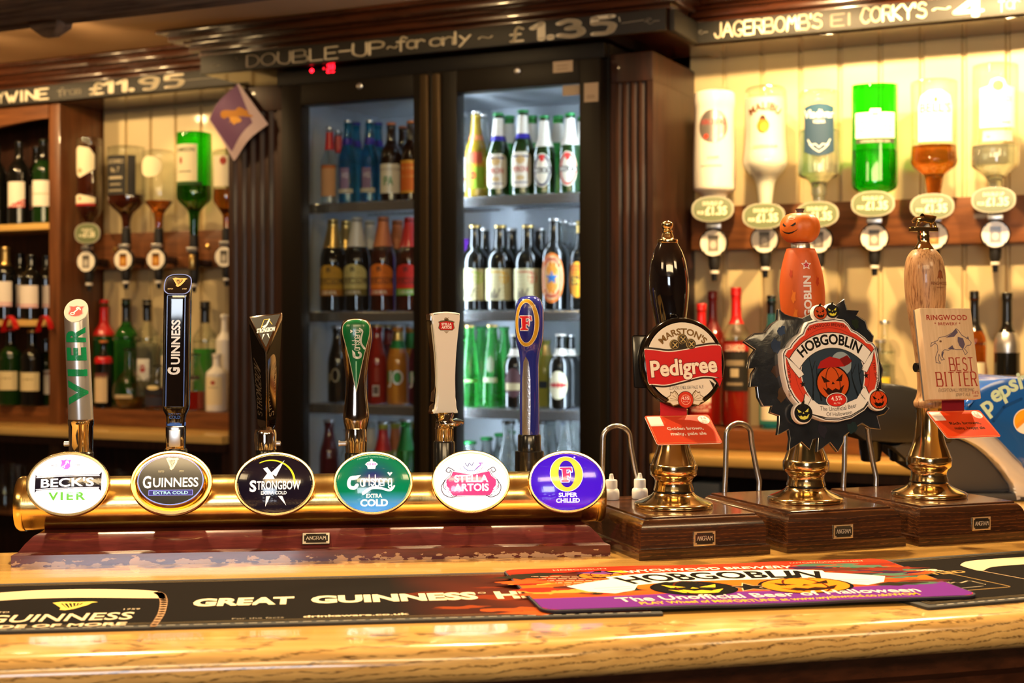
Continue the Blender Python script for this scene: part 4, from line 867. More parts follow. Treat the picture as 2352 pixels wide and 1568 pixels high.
# pump two: orange handle with a pumpkin
t2 = pump(.384, 1.858, 20, 'hand pump with an orange handle topped by a grinning pumpkin head', -.004)
K2 = 1.858 / F
M['orange'] = mat('orange_sleeve', (.52, .085, .012), .5, var=.35, vscale=40, stretch=(1, 1, .35)); M['pumpk'] = mat('pumpkin_skin', (.62, .13, .015), .4, var=.15, vscale=30)
h2, pr2 = handle(t2, [(24, 930), (28, 925), (24, 912), (22, 890), (24, 850), (30, 810), (41, 760), (49, 715), (51.5, 680), (50, 645), (45, 615), (37, 585), (33, 575), (32, 572), (28, 571)], M['orange'], (1151, .049), k=K2)
handle(t2, [(22, 572), (22, 560), (21, 559)], M['silvercap'], (1151, .049), 32, 'collar', seg=0, k=K2)
zp = .049 + (1151 - 524) * K2
mb = MB(); rg = []
for i in range(17):
    a_ = -math.pi / 2 + math.pi * i / 16; ring = []
    for j in range(64):
        b_ = 2 * math.pi * j / 64; r_ = .0252 * (1 + .045 * abs(math.sin(4.5 * b_)) ** .7 * math.cos(a_)) * (math.cos(a_) ** .7 if math.cos(a_) > 0 else 0)
        ring.append((r_ * math.cos(b_), r_ * math.sin(b_), .0212 * math.sin(a_) * (1 - .13 * math.exp(-(math.cos(a_) / .35) ** 2) * (1 if a_ > 0 else .6))))
    rg.append(ring)
mb.loft(rg); hd = mb.obj('pumpkin_head', M['pumpk'], t2, 60, (LEAN * (zp - .17), 0, zp), (0, 0, R(-66)))
MB().lathe([(.0065, .014), (.005, .018), (.0045, .022), (.006, .025), (.001, .0255)], 10).obj('stem', M['dgrey'], hd)
a = Art()
for sx in (-1, 1): a.poly([(sx * 3, 1.5), (sx * 9.5, 6.5), (sx * 10, 3.5), (sx * 6.5, .8)], '0d0503')
a.poly([(-13, -2.5), (-10, -6), (-5, -9), (0, -10), (5, -9), (10, -6), (13, -2.5), (9, -5.5), (4, -7.2), (0, -7.6), (-4, -7.2), (-9, -5.5)], '0d0503')
a.ring(3, 13, 5, 2.2, .8, 'c9c4a8', 0, 16)
a.obj('face', lambda x, y, h: ((.0262 + h) * math.cos(y / 1000 / .0225) ** .7 * math.sin(x / 25), -(.0262 + h) * max(0, math.cos(y / 1000 / .0225)) ** .7 * math.cos(x / 25), .0200 * math.sin(y / 1000 / .0215)), M['matte'], hd, 2)
a = Art(); zb = (.049 + (1151 - 700) * K2) * 1000
a.text('BGOBLIN', 3.5, zb - 12, 9, 'd9d2d4', w=62, L=1, bold=.035, rot=90, al='c'); a.T = [(tuple((p[0] + 4, p[1] + 18) for p in t), L_, c) for t, L_, c in a.T]
a.line(star(3, zb + 51, 6, .45), 1, 'e8dcdc', 1, closed=True); a.poly(star(3, zb + 51, 4.6, .45), 'b32a3c', 1)
for x, y, s_ in ((-14, 10, 9), (17, 30, 7), (-12, -12, 8), (16, -8, 9), (-16, 40, 6)):
    a.poly([(x + s_ * (.4 + .6 * ((k * 7) % 5) / 4) * math.cos(R(k * 30)) * .45, zb + y + s_ * (.5 + .7 * ((k * 5) % 7) / 6) * math.sin(R(k * 30))) for k in range(12)], 'd8701c' if s_ > 7 else 'a8320c', 0)
a.obj('lettering', surfmap(pr2, 1, 1, LEAN, -.42, .17), M['matte'], h2, 3, dh=.0001)
# pump three: oak handle with a brass boar
t3 = pump(.561, 1.9136, 20, 'hand pump with an oak handle and a small brass boar on top', .012, .024)
K3 = 1.9136 / F
h3, pr3 = handle(t3, [(30, 936), (34, 930), (34, 922), (29, 913), (25, 895), (25, 860), (28, 820), (34, 770), (41, 720), (45, 680), (46.5, 645), (44, 612), (38, 590), (28, 576), (22, 573)], M['oakh'], (1139, .049), k=K3)
handle(t3, [(22, 575), (22.5, 572), (19, 566), (14, 558), (13, 548), (14, 543), (13, 536), (13, 532)], M['brassp'], (1139, .049), 32, 'finial', seg=2, k=K3)
zf3 = .049 + (1139 - 532) * K3; xf3 = LEAN * (zf3 - .17)
br = MB().box(-.019, .019, -.007, .007, 0, .006, 0, .001).obj('brass_stand', M['brassp'], t3, loc=(xf3, 0, zf3))
bm = bmesh.new(); nodes = [((-.013, 0, .017), .0050), ((-.004, 0, .0185), .0062), ((.006, 0, .019), .0058), ((.013, 0, .016), .0036), ((.019, 0, .012), .0020)]
vs = [bm.verts.new(p) for p, _ in nodes]; rad = [r for _, r in nodes]
for i in range(4): bm.edges.new((vs[i], vs[i + 1]))
for b_, (e1, e2) in ((0, ((-.017, .002, .010), (-.019, .002, .004))), (0, ((-.013, -.002, .010), (-.015, -.002, .004))), (2, ((.011, .002, .011), (.014, .002, .004))), (2, ((.007, -.002, .011), (.009, -.002, .004)))):
    q1, q2 = bm.verts.new(e1), bm.verts.new(e2); bm.edges.new((vs[b_], q1)); bm.edges.new((q1, q2)); rad += [.0022, .0015]
q1 = bm.verts.new((-.021, 0, .021)); bm.edges.new((vs[0], q1)); rad.append(.001)
me = bpy.data.meshes.new('boar_figure'); bm.to_mesh(me); bm.free(); me.materials.append(M['brassp']); bo = link(bpy.data.objects.new('boar_figure', me), br)
bo.modifiers.new('skin', 'SKIN'); 
for i, sv in enumerate(me.skin_vertices[0].data): sv.radius = (rad[i], rad[i]); sv.use_root = i == 1
sd = bo.modifiers.new('sub', 'SUBSURF'); sd.levels = 2; sd.render_levels = 2; bo.rotation_euler = (0, 0, R(180))
a = Art(); zb = (.049 + (1139 - 655) * K3) * 1000
a.text('RINGWOOD', 11, zb, 4.2, '6a3416', w=27, L=1); a.text('* BREWERY *', 11, zb - 4.5, 2, '6a3416', w=14, L=1)
a.ell(11, zb + 13, 3.4, 4.6, '8a4c26', 1, 18); a.poly([(6, zb + 8), (9, zb + 18), (11, zb + 21), (14, zb + 18), (16, zb + 8), (13, zb + 10), (11, zb + 7), (9, zb + 10)], '7a3f1e', 0)
a.obj('lettering', surfmap(pr3, 1, 1, LEAN, -.25, .17), M['matte'], h3, 3, dh=.0001)
pn = MB().lathe([(.0062, 0), (.0062, .014), (.0035, .0145), (.0035, .021), (.0062, .0215), (.0062, .03)], 20).obj('clip_bracket', M['black'], t3, loc=(LEAN * (.215 - .17) - .033, -.018, .049 + (1139 - 842) * K3), rot=(0, R(90), 0))

# ---------------------------------------------------------------- pump clips and cards
def clip(name, label, t, lx, z, back, pitch, roll, cat='pump clip'):
    a = t.rotation_euler.z; x, y = lx, -back
    w_ = Vector(t.location) + Vector((x * math.cos(a) - y * math.sin(a), x * math.sin(a) + y * math.cos(a), z))
    return thing(name, label, cat, w_, 0, 'pump clips' if cat == 'pump clip' else 'hanging flavour cards', (Matrix.Rotation(a, 4, 'Z') @ Matrix.Rotation(R(-pitch), 4, 'X') @ Matrix.Rotation(R(-roll), 4, 'Y')).to_euler())
M['clipblack'] = mat('dark_metal_rim', (.03, .022, .016), .12, .8); M['clipgold'] = mat('gold_edge', (.75, .52, .22), .15, 1)
c1 = clip('pump_clip', 'round red and white pump clip reading Pedigree, on the black-handled pump', t1, -.0065, .233, .047, 6, 0)
RC = .0562
def disc(r, y0, y1, bev, m, name, parent): 
    return MB().lathe([(r - .001, -y1), (r, -y1 - .0005), (r, -y0 + bev), (r - bev, -y0), (r - bev * 1.5, -y0 + .0006)][::-1] if False else [(r - bev, y0), (r, y0 + bev), (r, y1), (r - .001, y1 + .0005)], 64).obj(name, m, parent, 40, rot=(R(-90), 0, 0))
MB().lathe([(.001, .012), (RC - .002, .012), (RC, .010), (RC, .004), (RC - .002, .001), (RC - .005, .0), (RC - .0065, .0018), (.001, .0018)], 72).obj('disc', M['clipblack'], c1, 40, rot=(R(-90), 0, 0))
a = Art(); r_ = 49.6
def dm(pts, rr=r_):   # keep inside the disc
    out = []
    for x, y in pts:
        l = math.hypot(x, y); out.append((x * rr / l, y * rr / l) if l > rr else (x, y))
    return out
a.poly(ell(0, 0, r_, r_, 72), 'e9e2d0')
top_ = catmull([(-60, 17), (-38, 15), (-20, 13), (0, 15), (22, 19), (40, 21), (60, 20)], 6); bot_ = catmull([(-60, -28), (-44, -26), (-25, -27), (0, -22), (25, -17), (45, -19), (60, -24)], 6)
bandp = dm(top_, 54) + dm(bot_[::-1], 54); out_ = dm([(x, y + 3.4) for x, y in top_], 55) + dm([(x, y - 3.4) for x, y in bot_[::-1]], 55)
a.poly(out_, '2a1e14', 1); a.poly(dm([(x, y + 1.2) for x, y in top_], 54.5) + dm([(x, y - 1.2) for x, y in bot_[::-1]], 54.5), 'f2e8da', 2); a.poly(bandp, 'c8161d', 3)
a.poly([(36, -20), (52, -18), (47, -33), (43, -27)], '2a1e14', 2.5); a.poly([(40, -20), (51, -20), (46.5, -31), (45, -26)], 'c8161d', 3.5); a.poly([(33, -22), (40, -27), (38, -33)], '2a1e14', 2)
a.text('Pedigree', 0, -14.5, 19, 'f4ead6', w=89, L=6, bold=.03, ol=('7a1210', .03), rot=3.8)
a.text("MARSTON'S", 0, 34.6, 7.6, '7a5a24', w=62, L=2, bold=.03, arc=38)
a.poly([(-16, 17), (16, 19), (13, 25), (0, 30), (-13, 24)], '20180f', 3)
for x, y in ((-11, 21.5), (0, 28.5), (11, 22.5)):
    a.ell(x - 1, y + .5, 6.6, 6.6, '9a8350', 3.5, 24); a.ell(x, y, 6, 6, '241b12', 4, 24); a.ring(x, y, 5, 5, .8, '8d7440', 5, 24); a.line([(x - 2.5, y - 2.5), (x + 2.5, y + 2.5)], 1.2, 'c8b070', 5); a.line([(x - 2.5, y + 2.5), (x + 2.5, y - 2.5)], 1.2, 'c8b070', 5)
a.pen('CLASSIC ENGLISH PALE ALE', 2, -32.6, 3.6, '4a4a4c', w=46, L=2, wt=1, thin=.7, rot=1.5)
for sx in (-1, 1):
    q = [(sx * x, y) for x, y in ((7, -46), (10, -38), (14, -34), (17, -37), (20, -36), (20, -40), (25, -43), (23, -46), (26, -49), (21, -50), (17, -54), (9, -52))]
    a.poly(q, '6d4f1c', 2); a.poly([(sx * 16 + (x - sx * 16) * .86, -44.5 + (y + 44.5) * .86) for x, y in q], 'e6dcc4', 3)
    for k in range(4): a.line([(sx * 8, -47), (sx * (14 + 3.2 * k), -37 - 3.4 * k)], .6, '9a8454', 4)
a.ell(0, -46, 10.6, 10.6, '5d1a12', 4, 32); a.ell(0, -46, 9.8, 9.8, 'd03a22', 5, 32); a.ring(0, -46, 6.4, 6.4, .9, 'f0a088', 6, 28); a.text('4.5%', 0, -46, 3.8, 'f8e0d8', w=9.5, L=6, bold=.02); a.text('ALC VOL', 0, -49, 1.8, 'f8e0d8', w=7, L=6)
a.obj('printed_face', lambda x, y, h: (x / 1000, .0018 - h - .0010, y / 1000), M['print'], c1, dh=.00018)
MB().box(-.062, -.03, .012, .016, -.03, .035, 0, .003).obj('bracket', M['black'], c1)
# wreath clip
c2 = clip('pump_clip', 'crest-shaped Halloween pump clip with a spiky black leaf wreath', t2, -.001, .221, .060, 8, 3.5)
M['leafy'] = mat('dark_leaf_wreath', (.012, .016, .022), .22, coat=.6, var=.8, vscale=60, bump=.2, bscale=120)
tips = [(350, 140), (330, 235), (270, 265), (205, 335), (110, 340), (25, 405), (110, 480), (60, 540), (30, 640), (95, 640), (55, 690), (25, 800), (85, 805), (85, 900), (115, 980), (190, 985), (165, 1040), (240, 1075), (230, 1150), (205, 1240), (305, 1200), (310, 1280), (285, 1380), (400, 1320), (460, 1395), (500, 1310), (550, 1300), (525, 1420), (645, 1350), (700, 1440), (760, 1360), (770, 1310), (880, 1240), (945, 1210), (1010, 1260), (1100, 1280), (1085, 1160), (1150, 1150), (1205, 1100), (1145, 1060), (1160, 960), (1165, 830), (1195, 750), (1165, 640), (1178, 560), (1130, 500), (1150, 440), (1105, 370), (1095, 300), (1020, 240), (1050, 200), (945, 185), (930, 90), (850, 140), (815, 200), (620, 200), (540, 235), (450, 215), (395, 190)]
wp = [((x - 705) / 5950, (725 - y) / 7000) for x, y in tips][::-1]
MB().prism(wp, .006, .0125, bev=.0018).obj('leaf_wreath', M['leafy'], c2, 40)
MB().tube([(x, .0066, z) for x, z in wp], .0007, 6, closed=True).obj('leaf_edge_highlight', M['steel'], c2)  # silver outline added to draw the highlights along the leaf edges
a = Art()
for i, (x, y, s_, c_) in enumerate(((-70, 36, 12, '24344e'), (-60, 56, 9, '2c3e5c'), (-74, 6, 11, '38241a'), (-72, -24, 11, '44301e'), (-58, -52, 10, '1e3a2a'), (-20, -74, 11, '22222e'), (24, -74, 11, '1a2c30'), (50, 58, 9, '182418'), (-66, 22, 6, '5a200c'))):
    a.poly([(x + s_ * (.5 + .5 * ((k * 5 + i) % 7) / 6) * math.cos(R(k * 36)) * .8, y + s_ * (.5 + .5 * ((k * 3 + i) % 5) / 4) * math.sin(R(k * 36))) for k in range(10)], c_)
a.obj('leaf_pattern', lambda x, y, h: (x / 1000, .0060 - h, y / 1000), M['print'], c2)
half = [(0, 66.5), (14, 66.5), (27, 64), (33, 58), (37, 51), (45, 47), (55, 39), (59, 34), (66, 32), (70, 27), (71, 15), (71, 2), (68.5, -18), (63, -30), (54, -42), (40, -54), (20, -62.5), (0, -65)]
co = half + [(-x, y) for x, y in half[::-1][1:-1]]
def scl(p, s_, dy=0): return [(x * s_, y * s_ + dy) for x, y in p]
MB().prism([(x / 1000, y / 1000) for x, y in co], -.004, .007, bev=.0022).obj('crest', M['white'], c2, 40)
def jack(a, x, y, s, c, fc, L, stem=True):
    a.ell(x, y, 10 * s, 9 * s, '0a0a0c', L, 28); a.ell(x, y, 9.2 * s, 8.2 * s, c, L + .5, 28)
    for q in (-.45, .45): a.line(ell(x, y, 9 * s * abs(q), 8.2 * s, 10, -80 if q > 0 else 100, 80 if q > 0 else 260), .5 * s, '5a1c08' if c != '111318' else '2a2a30', L + .7)
    if stem: a.poly([(x - 2 * s, y + 8 * s), (x + 2 * s, y + 8 * s), (x + 3 * s, y + 12 * s), (x, y + 11 * s)], '1a1a10', L + 1)
    for q in (-1, 1): a.poly([(x + q * 1.6 * s, y + 1 * s), (x + q * 6.4 * s, y + 4.4 * s), (x + q * 5.2 * s, y + .6 * s)], fc, L + 1)
    a.poly([(x - 1 * s, y - .5 * s), (x + 1 * s, y - .5 * s), (x, y + 1 * s)], fc, L + 1)
    a.poly([(x - 6.5 * s, y - 1.5 * s), (x - 4.5 * s, y - 3 * s), (x - 3 * s, y - 2 * s), (x - 1 * s, y - 3.6 * s), (x + 1 * s, y - 2.6 * s), (x + 3 * s, y - 3.6 * s), (x + 4.6 * s, y - 2.2 * s), (x + 6.5 * s, y - 1.2 * s), (x + 4 * s, y - 5.4 * s), (x, y - 6.4 * s), (x - 4 * s, y - 5.4 * s)], fc, L + 1)
a = Art(); a.poly(scl(co, .972), '14181c', 0); a.poly(scl(co, .955), 'e9e6e2', 1); a.poly(scl(co, .925), 'd2402a', 2)
a.ring(0, 0, 55, 55, .8, 'a83020', 3); a.ell(0, -4, 47, 47, 'e9e6e2', 3, 56); a.ell(0, -4, 45.5, 45.5, '2a3a4a', 4, 56)
a.ell(14, 8, 15, 15, '8fa0a8', 4.4, 30)
for x, y, dx, dy in ((-34, -34, 4, 56), (-22, -36, -2, 44), (32, -34, -5, 46), (40, -28, -2, 34)): a.line(catmull([(x, y), (x + dx, y + dy * .5), (x + dx * .4, y + dy)], 4), 2.6, '141c24', 5, wd2=.8); a.line([(x + dx * .8, y + dy * .6), (x + dx * .8 + 7, y + dy * .85)], 1, '141c24', 5)
jack(a, -2, -16, 2.5, 'c8501a', '2a0c04', 5.2, True); a.poly([(-22, 4), (18, 4), (12, 14), (-2, 18), (-16, 13)], 'a81c1c', 6.5)
a.poly([(18, 4), (12, 14), (24, 18), (30, 10), (26, 7)], '7a1414', 6.6); a.text('WYCHWOOD BREWERY', 0, 56.5, 4.2, '3a1008', w=58, L=3, arc=86, bold=.01)
a.text("'TIS THE SEASON", -62, -6, 4, '3a1008', w=46, L=3, rot=85); a.text("'TIS THE SEASON", 61, -6, 4, '3a1008', w=46, L=3, rot=-85)
o_ = ell(0, -32, 78, 80, 24, 40, 140); i_ = ell(0, -32, 61, 61, 24, 38, 142); a.band(ell(0, -32, 79, 81, 24, 39.5, 140.5), ell(0, -32, 60, 60, 24, 37.5, 142.5), '30302e', 5.5, False); a.band(o_, i_, 'ece9e4', 6, False)
for sx in (-1, 1): a.poly([(sx * x, y) for x, y in ((47, 6), (60, 18), (66, 24), (60, 8), (50, -6), (42, -2))], 'ece9e4', 5); a.line([(sx * x, y) for x, y in ((47, 6), (60, 18), (66, 24), (60, 8), (50, -6), (42, -2))], .7, '30302e', 5.6, closed=True)
a.text('HOBGOBLIN', 0, 33.5, 12.6, '0b0a0a', w=89, L=7, bold=.03, arc=66)
lo = [(-44, -26), (-30, -40), (0, -46), (30, -38), (44, -22), (50, -38), (38, -50), (18, -58), (0, -60), (-18, -58), (-38, -52), (-50, -42)]; a.poly([(x * 1.03, y * 1.02) for x, y in lo], '30302e', 6.6); a.poly(lo, 'ece9e4', 7)
for sx in (-1, 1): a.line([(sx * x, y) for x, y in ((44, -26), (38, -22), (36, -32), (42, -40))], .7, '30302e', 8)
a.text('The Unofficial Beer', 1, -51, 5.4, '1a1614', w=55, L=8, arc=-150); a.text('Of Halloween', 1, -57.5, 4.8, '1a1614', w=38, L=8, arc=-150)
a.ell(0, -37.5, 15.5, 9.4, 'ece9e4', 8, 32); a.ell(0, -37.5, 14.4, 8.4, '1a1412', 8.3, 32); a.ell(0, -37.5, 13.7, 7.8, 'd02a22', 8.6, 32); a.text('4.5%', 0, -38, 5.4, 'f4ece4', w=16, L=9.5, bold=.01); a.text('Alc. Vol.', 0, -42.5, 2.4, 'f4ece4', w=10, L=9.5)
for x, y in ((-46, -14), (48, -10)): a.poly(star(x, y, 4.5), '1a1010', 8)
a.obj('printed_face', lambda x, y, h: (x / 1000, -.004 - h, y / 1000), M['print'], c2, dh=.0001)
for x, y, s_, c_, fc in ((-9, 74, 1.0, 'c24a1c', '1a0804'), (9, 75, .98, '111318', 'd8d040'), (-52, -50, 1.3, '111318', 'd8d85a'), (60, -42, 1.35, 'd24a1c', '140604')):
    o = MB().lathe([(.0105 * s_, -.002), (.0105 * s_, .004), (.0095 * s_, .0052), (.001, .0053)], 28).obj('pumpkin_boss', M['white'], c2, 40, (x / 1000, -.002, y / 1000), (R(90), 0, 0))
    a = Art(); jack(a, 0, 0, s_, c_, fc, 0); a.obj('pumpkin_print', lambda x, y, h: (x / 1000, y / 1000, .0053 + h), M['print'], o, dh=.0002)
# wooden board clip
c3 = clip('pump_clip', 'pale wooden rectangular pump clip reading BEST BITTER with a running boar', t3, -.003, .242, .05, 10, 0)
MB().box(-.0405, .0405, 0, .012, -.0605, .0605, 0, .0015).obj('board', M['clipw'], c3, 30)
MB().box(-.0405, .0405, .012, .0145, -.0602, .0602).obj('back_plate', M['silver'], c3)
a = Art(); rd, bl, br_ = 'a8301e', '5d5064', '6a4a34'
a.text('RINGWOOD', 0, 44.5, 6.6, rd, w=64, L=1, bold=.02, sp=1.1); a.text('* BREWERY *', 0, 37.5, 3.6, rd, w=41, L=1, bold=.01, sp=1.15)
boar = [(-32, 12), (-30, 17), (-20, 20), (-17, 24), (-5, 26), (6, 31), (12, 36), (16, 33), (20, 27), (30, 22), (34, 17), (32, 14), (26, 13), (22, 9), (26, 4), (22, 1), (19, 8), (8, 8), (2, 10), (-4, 7), (-10, 8), (-15, 5), (-16, -1), (-12, -5), (-17, -6), (-20, 2), (-22, -6), (-19, -10), (-26, -9), (-26, -2), (-21, 7), (-21, 14), (-24, 17), (-32, 12)]
boar = [(x * .98 + 1, y - 3) for x, y in boar]; a.line(boar, .75, bl, 1)
for q in ([(-5, 21), (4, 26), (12, 33), (15, 28), (8, 22)], [(14, 22), (22, 20), (24, 12), (20, 5), (15, 10), (13, 16)], [(-4, 6), (4, 11), (6, 5)], [(-14, 1), (-10, 3), (-14, -6), (-15, -2)]): a.poly(q, bl, 1)
a.line([(28, 19), (30, 22), (31, 18)], .9, bl, 1); a.ell(-14, 16, 1.8, 1.4, br_, 1, 10)
a.pen('BEST', 15, -23, 17, rd, w=37, L=1, wt=1.25, thin=.55, serif=1.0, gap=2.2); a.pen('BITTER', 4.5, -43, 18, rd, w=62, L=1, wt=1.25, thin=.55, serif=1.0, gap=2.2)
a.pen('EXCEPTIONALLY', -9, -50.5, 4, br_, w=33, L=1, wt=.8, shear=.3); a.pen('REFRESHING', 19, -50.5, 4, br_, w=22, L=1, wt=.8, shear=.3); a.pen('CRAFT ALE', 12, -56.5, 3.8, br_, w=22, L=1, wt=.8, shear=.3); a.text('3.6%', 32, -54, 4, rd, w=11, L=1); a.text('ABV', 32, -58, 2.6, rd, w=8, L=1)
a.obj('printed_face', flat, M['matte'], c3, dh=.0001)
# cards
def card(label, cl, dx, top, wd, ht, pitch, c_main, c_top, tx, tcol, units, strap):
    a0 = cl.matrix_basis; loc = a0 @ Vector((dx, .0137 if cl is c1 else .0162, top)); 
    t = thing('flavour_card', label, 'card', loc, 0, 'hanging flavour cards', (Matrix.Rotation(t1.rotation_euler.z if cl is c1 else t3.rotation_euler.z, 4, 'Z')).to_euler())
    mb = MB(); mb.box(-.0175 + strap, .0175 + strap, -.0005, .0005, 0, .018, 0, 0); mb.obj('strap', mat('card_strap', hexc(c_top), .4), t)
    ps, pc = math.sin(R(pitch)), math.cos(R(pitch)); W_, H_ = wd / 2, ht
    def mp(x, y, h): return (x / 1000, (y / 1000) * ps - h * pc, (y / 1000) * pc + h * ps)   # y runs 0..-H
    pol = [(x, y - H_ / 2) for x, y in rrect(-W_, W_, -H_ / 2, H_ / 2, 3.4)]
    mb = MB(); n_ = len(pol); mb.loft([[mp(x, y, -.0008) for x, y in pol], [mp(x, y, 0) for x, y in pol]]); o = mb.obj('card_sheet', M['white'], t, 30)
    a = Art(); a.poly(pol, c_main, 0); a.line([(x * .955, (y + H_ / 2) * .92 - H_ / 2) for x, y in pol], .5, 'f0a86a', 1, closed=True)
    a.poly(rrect(-W_ + 2.5, -W_ + 20, -19.5, -2, .5), 'f0e8de', 2)
    a.ell(W_ - 10, -9.5, 7.6, 7.6, 'f4ece4', 2, 32); a.text(units, W_ - 10, -8.5, 4.4, 'a8543c', L=3); a.text('units', W_ - 10, -12, 2.2, 'd0583c', L=3); a.text('per pint', W_ - 10, -14.5, 1.6, 'd0583c', L=3)
    a.text(tx[0], 3, -H_ * .52, 5.2, tcol, w=48, L=2, bold=.025); a.text(tx[1], 4, -H_ * .70, 5.2, tcol, w=47, L=2, bold=.025)
    a.obj('card_print', mp, M['print'], o, dh=.0001); return t
card('orange card hanging under the round clip reading Golden brown, malty, pale ale', c1, -.007, -.0645, 86, 52, 52, 'd9482e', 'c01f2a', ('Golden brown,', 'malty, pale ale'), 'f8ece0', '2.6', -.004)
card('orange card hanging under the wooden clip reading Rich brown, malty, hoppy ale', c3, .006, -.074, 84, 54, 54, 'e2441c', '7a1422', ('Rich brown,', 'malty, hoppy ale'), '3a0c08', '2.2', 0)
# two white plastic sparkler nozzles on the first pump
for lx, ly, s_ in ((-.048, .094, 'left of'), (-.0085, .092, 'right of')):
    a_ = t1.rotation_euler.z; w_ = Vector(t1.location) + Vector((lx * math.cos(a_) - ly * math.sin(a_), lx * math.sin(a_) + ly * math.cos(a_), .0493))
    t = thing('sparkler_nozzle', 'white plastic nozzle standing just %s the first steel swan neck' % s_, 'nozzle', w_, 0, 'white nozzles on the first pump')
    mb = MB(); rg = []
    for r_, z_, rib in ((.0095, 0, 1), (.0103, .001, 1), (.0103, .009, 1), (.0098, .0125, 1), (.0078, .0145, 0), (.0078, .0245, 0), (.0072, .0258, 0), (.0036, .0262, 0), (.0022, .0335, 0), (.0010, .0338, 0)):
        rg.append([(r_ * (1 + .035 * rib * (k % 2)) * math.cos(2 * math.pi * k / 28), r_ * (1 + .035 * rib * (k % 2)) * math.sin(2 * math.pi * k / 28), z_) for k in range(28)])
    mb.loft(rg); mb.obj('nozzle', M['white'], t, 40)

# ================================================================ bar runners
class Mat:
    def __init__(s, name, label, loc, rz, L_, W_, th, m, sag=None, rad=6):
        s.loc, s.rz = Vector(loc), rz; s.sag = sag
        s.t = thing(name, label, 'bar runner', (*loc, BT), rz, 'bar runners along the counter'); s.th = th
        pol = rrect(-L_ / 2, L_ / 2, -W_ / 2, W_ / 2, rad); g = Art(); g.poly(pol, '000000')
        n = 60; mb = MB(); c = max(rad, .5)
        xs = [-L_ / 2 + c * (1 - math.cos(R(90 * k / 6))) for k in range(7)] + [-L_ / 2 + c + (L_ - 2 * c) * k / n for k in range(1, n)] + [L_ / 2 - c * (1 - math.cos(R(90 * k / 6))) for k in range(6, -1, -1)]
        rg = []
        for x in xs:
            e = min(x + L_ / 2, L_ / 2 - x); hw = W_ / 2 - (c - math.sqrt(max(0, c * c - (c - e) ** 2)) if e < c else 0)
            lo = s.h(x) ; rg.append([(x / 1000, -hw / 1000, lo), (x / 1000, -hw / 1000 , lo + th * .8), (x / 1000, -(hw - .8) / 1000, lo + th), (x / 1000, (hw - .8) / 1000, lo + th), (x / 1000, hw / 1000, lo + th * .8), (x / 1000, hw / 1000, lo)])
        mb.loft(rg); s.o = mb.obj('mat', m, s.t, 30)
    def h(s, x): return s.sag(x) if s.sag else .0002
    def m(s, px, py):
        g = G(px, py, BT + s.th + .0003); d = Vector((g.x - s.loc.x, g.y - s.loc.y)); c_, s_ = math.cos(s.rz), math.sin(s.rz)
        return ((d.x * c_ + d.y * s_) * 1000, (-d.x * s_ + d.y * c_) * 1000)
    def pts(s, *q): return [s.m(*p) for p in q]
    def put(s, a, name='printed_design', dh=.00006): return a.obj(name, lambda x, y, h: (x / 1000, y / 1000, s.h(x) + s.th + h), M['mat'], s.o, 25, dh=dh)
M['mat'] = pmat('printed_mat', .9); M['mat'].node_tree.nodes['Principled BSDF'].inputs['Specular IOR Level'].default_value = .05
a_ = R(7.6); L_, W_ = 890, 247
mA = Mat('bar_runner', 'long black bar runner on the left with pale lettering and a gold harp', (.1453 - .445 * math.cos(a_) - .1235 * math.sin(a_), 1.3608 - .445 * math.sin(a_) + .1235 * math.cos(a_)), a_, L_, W_, .0028, M['rubber'], rad=3)
a = Art(); cr = 'e8d3b0'; gm = mixc('191513', '7a2c12')
a.poly(rrect(-L_ / 2 + 10, L_ / 2 - 10, -W_ / 2 + 10, W_ / 2 - 10, 2), lambda x, y: gm((x - 190) / 230 * (.75 + .25 * math.sin(x * .05 + y * .04))), 0)
for e, w_ in ((13, .8), (18, .8)): a.line([(-L_ / 2 + e, -W_ / 2 + e), (L_ / 2 - e, -W_ / 2 + e), (L_ / 2 - e, W_ / 2 - e), (-L_ / 2 + e, W_ / 2 - e)], w_, '8d7a5a', 1, closed=True, round_=False)
for k in range(70):
    x = -L_ / 2 + 15 + k * 12.4; a.rect(x, x + 8, -W_ / 2 + 4, -W_ / 2 + 6.4, 'a39c90', 1)
def smoke(a, x, y, s_, c, seed, L=1):
    rr = random.Random(seed); p = [(x + s_ * rr.uniform(.4, 1.3) * math.cos(R(k * 24)) * 2.4, y + s_ * rr.uniform(.3, 1) * math.sin(R(k * 24))) for k in range(15)]; a.poly(catmull(p + [p[0]], 3)[:-1], c, L)
for i, (px, py, s_, c_) in enumerate(((1010, 1362, 16, '5a2410'), (1060, 1395, 13, '8a3a18'), (1130, 1372, 20, '7a2c10'), (1190, 1400, 16, 'a8481c'), (1250, 1405, 18, 'b4501e'), (1120, 1350, 9, '6a2812'))):
    smoke(a, *mA.m(px, py), s_, c_, i, 1 + .1 * i)
p0, p1, pt = mA.m(443, 1393), mA.m(690, 1388), mA.m(560, 1372)
a.text('GREAT', (p0[0] + p1[0]) / 2 - 4, p0[1] + 2, pt[1] - p0[1] - 6, cr, w=(p1[0] - p0[0]) * .95, L=2, bold=.05)
q0, q1 = mA.m(714, 1386), mA.m(1102, 1378); a.text('GUINNESS', (q0[0] + q1[0]) / 2, p0[1] + 2, pt[1] - p0[1] - 6, cr, w=q1[0] - q0[0], L=2, bold=.05); a.ring(mA.m(1112, 1371)[0], pt[1] - 8, 4, 4, .9, cr, 2, 16)
q0, q1 = mA.m(1145, 1378), mA.m(1330, 1374); a.text('HINT', (q0[0] + q1[0]) / 2, p0[1] + 2, pt[1] - p0[1] - 6, cr, w=q1[0] - q0[0], L=2, bold=.05)
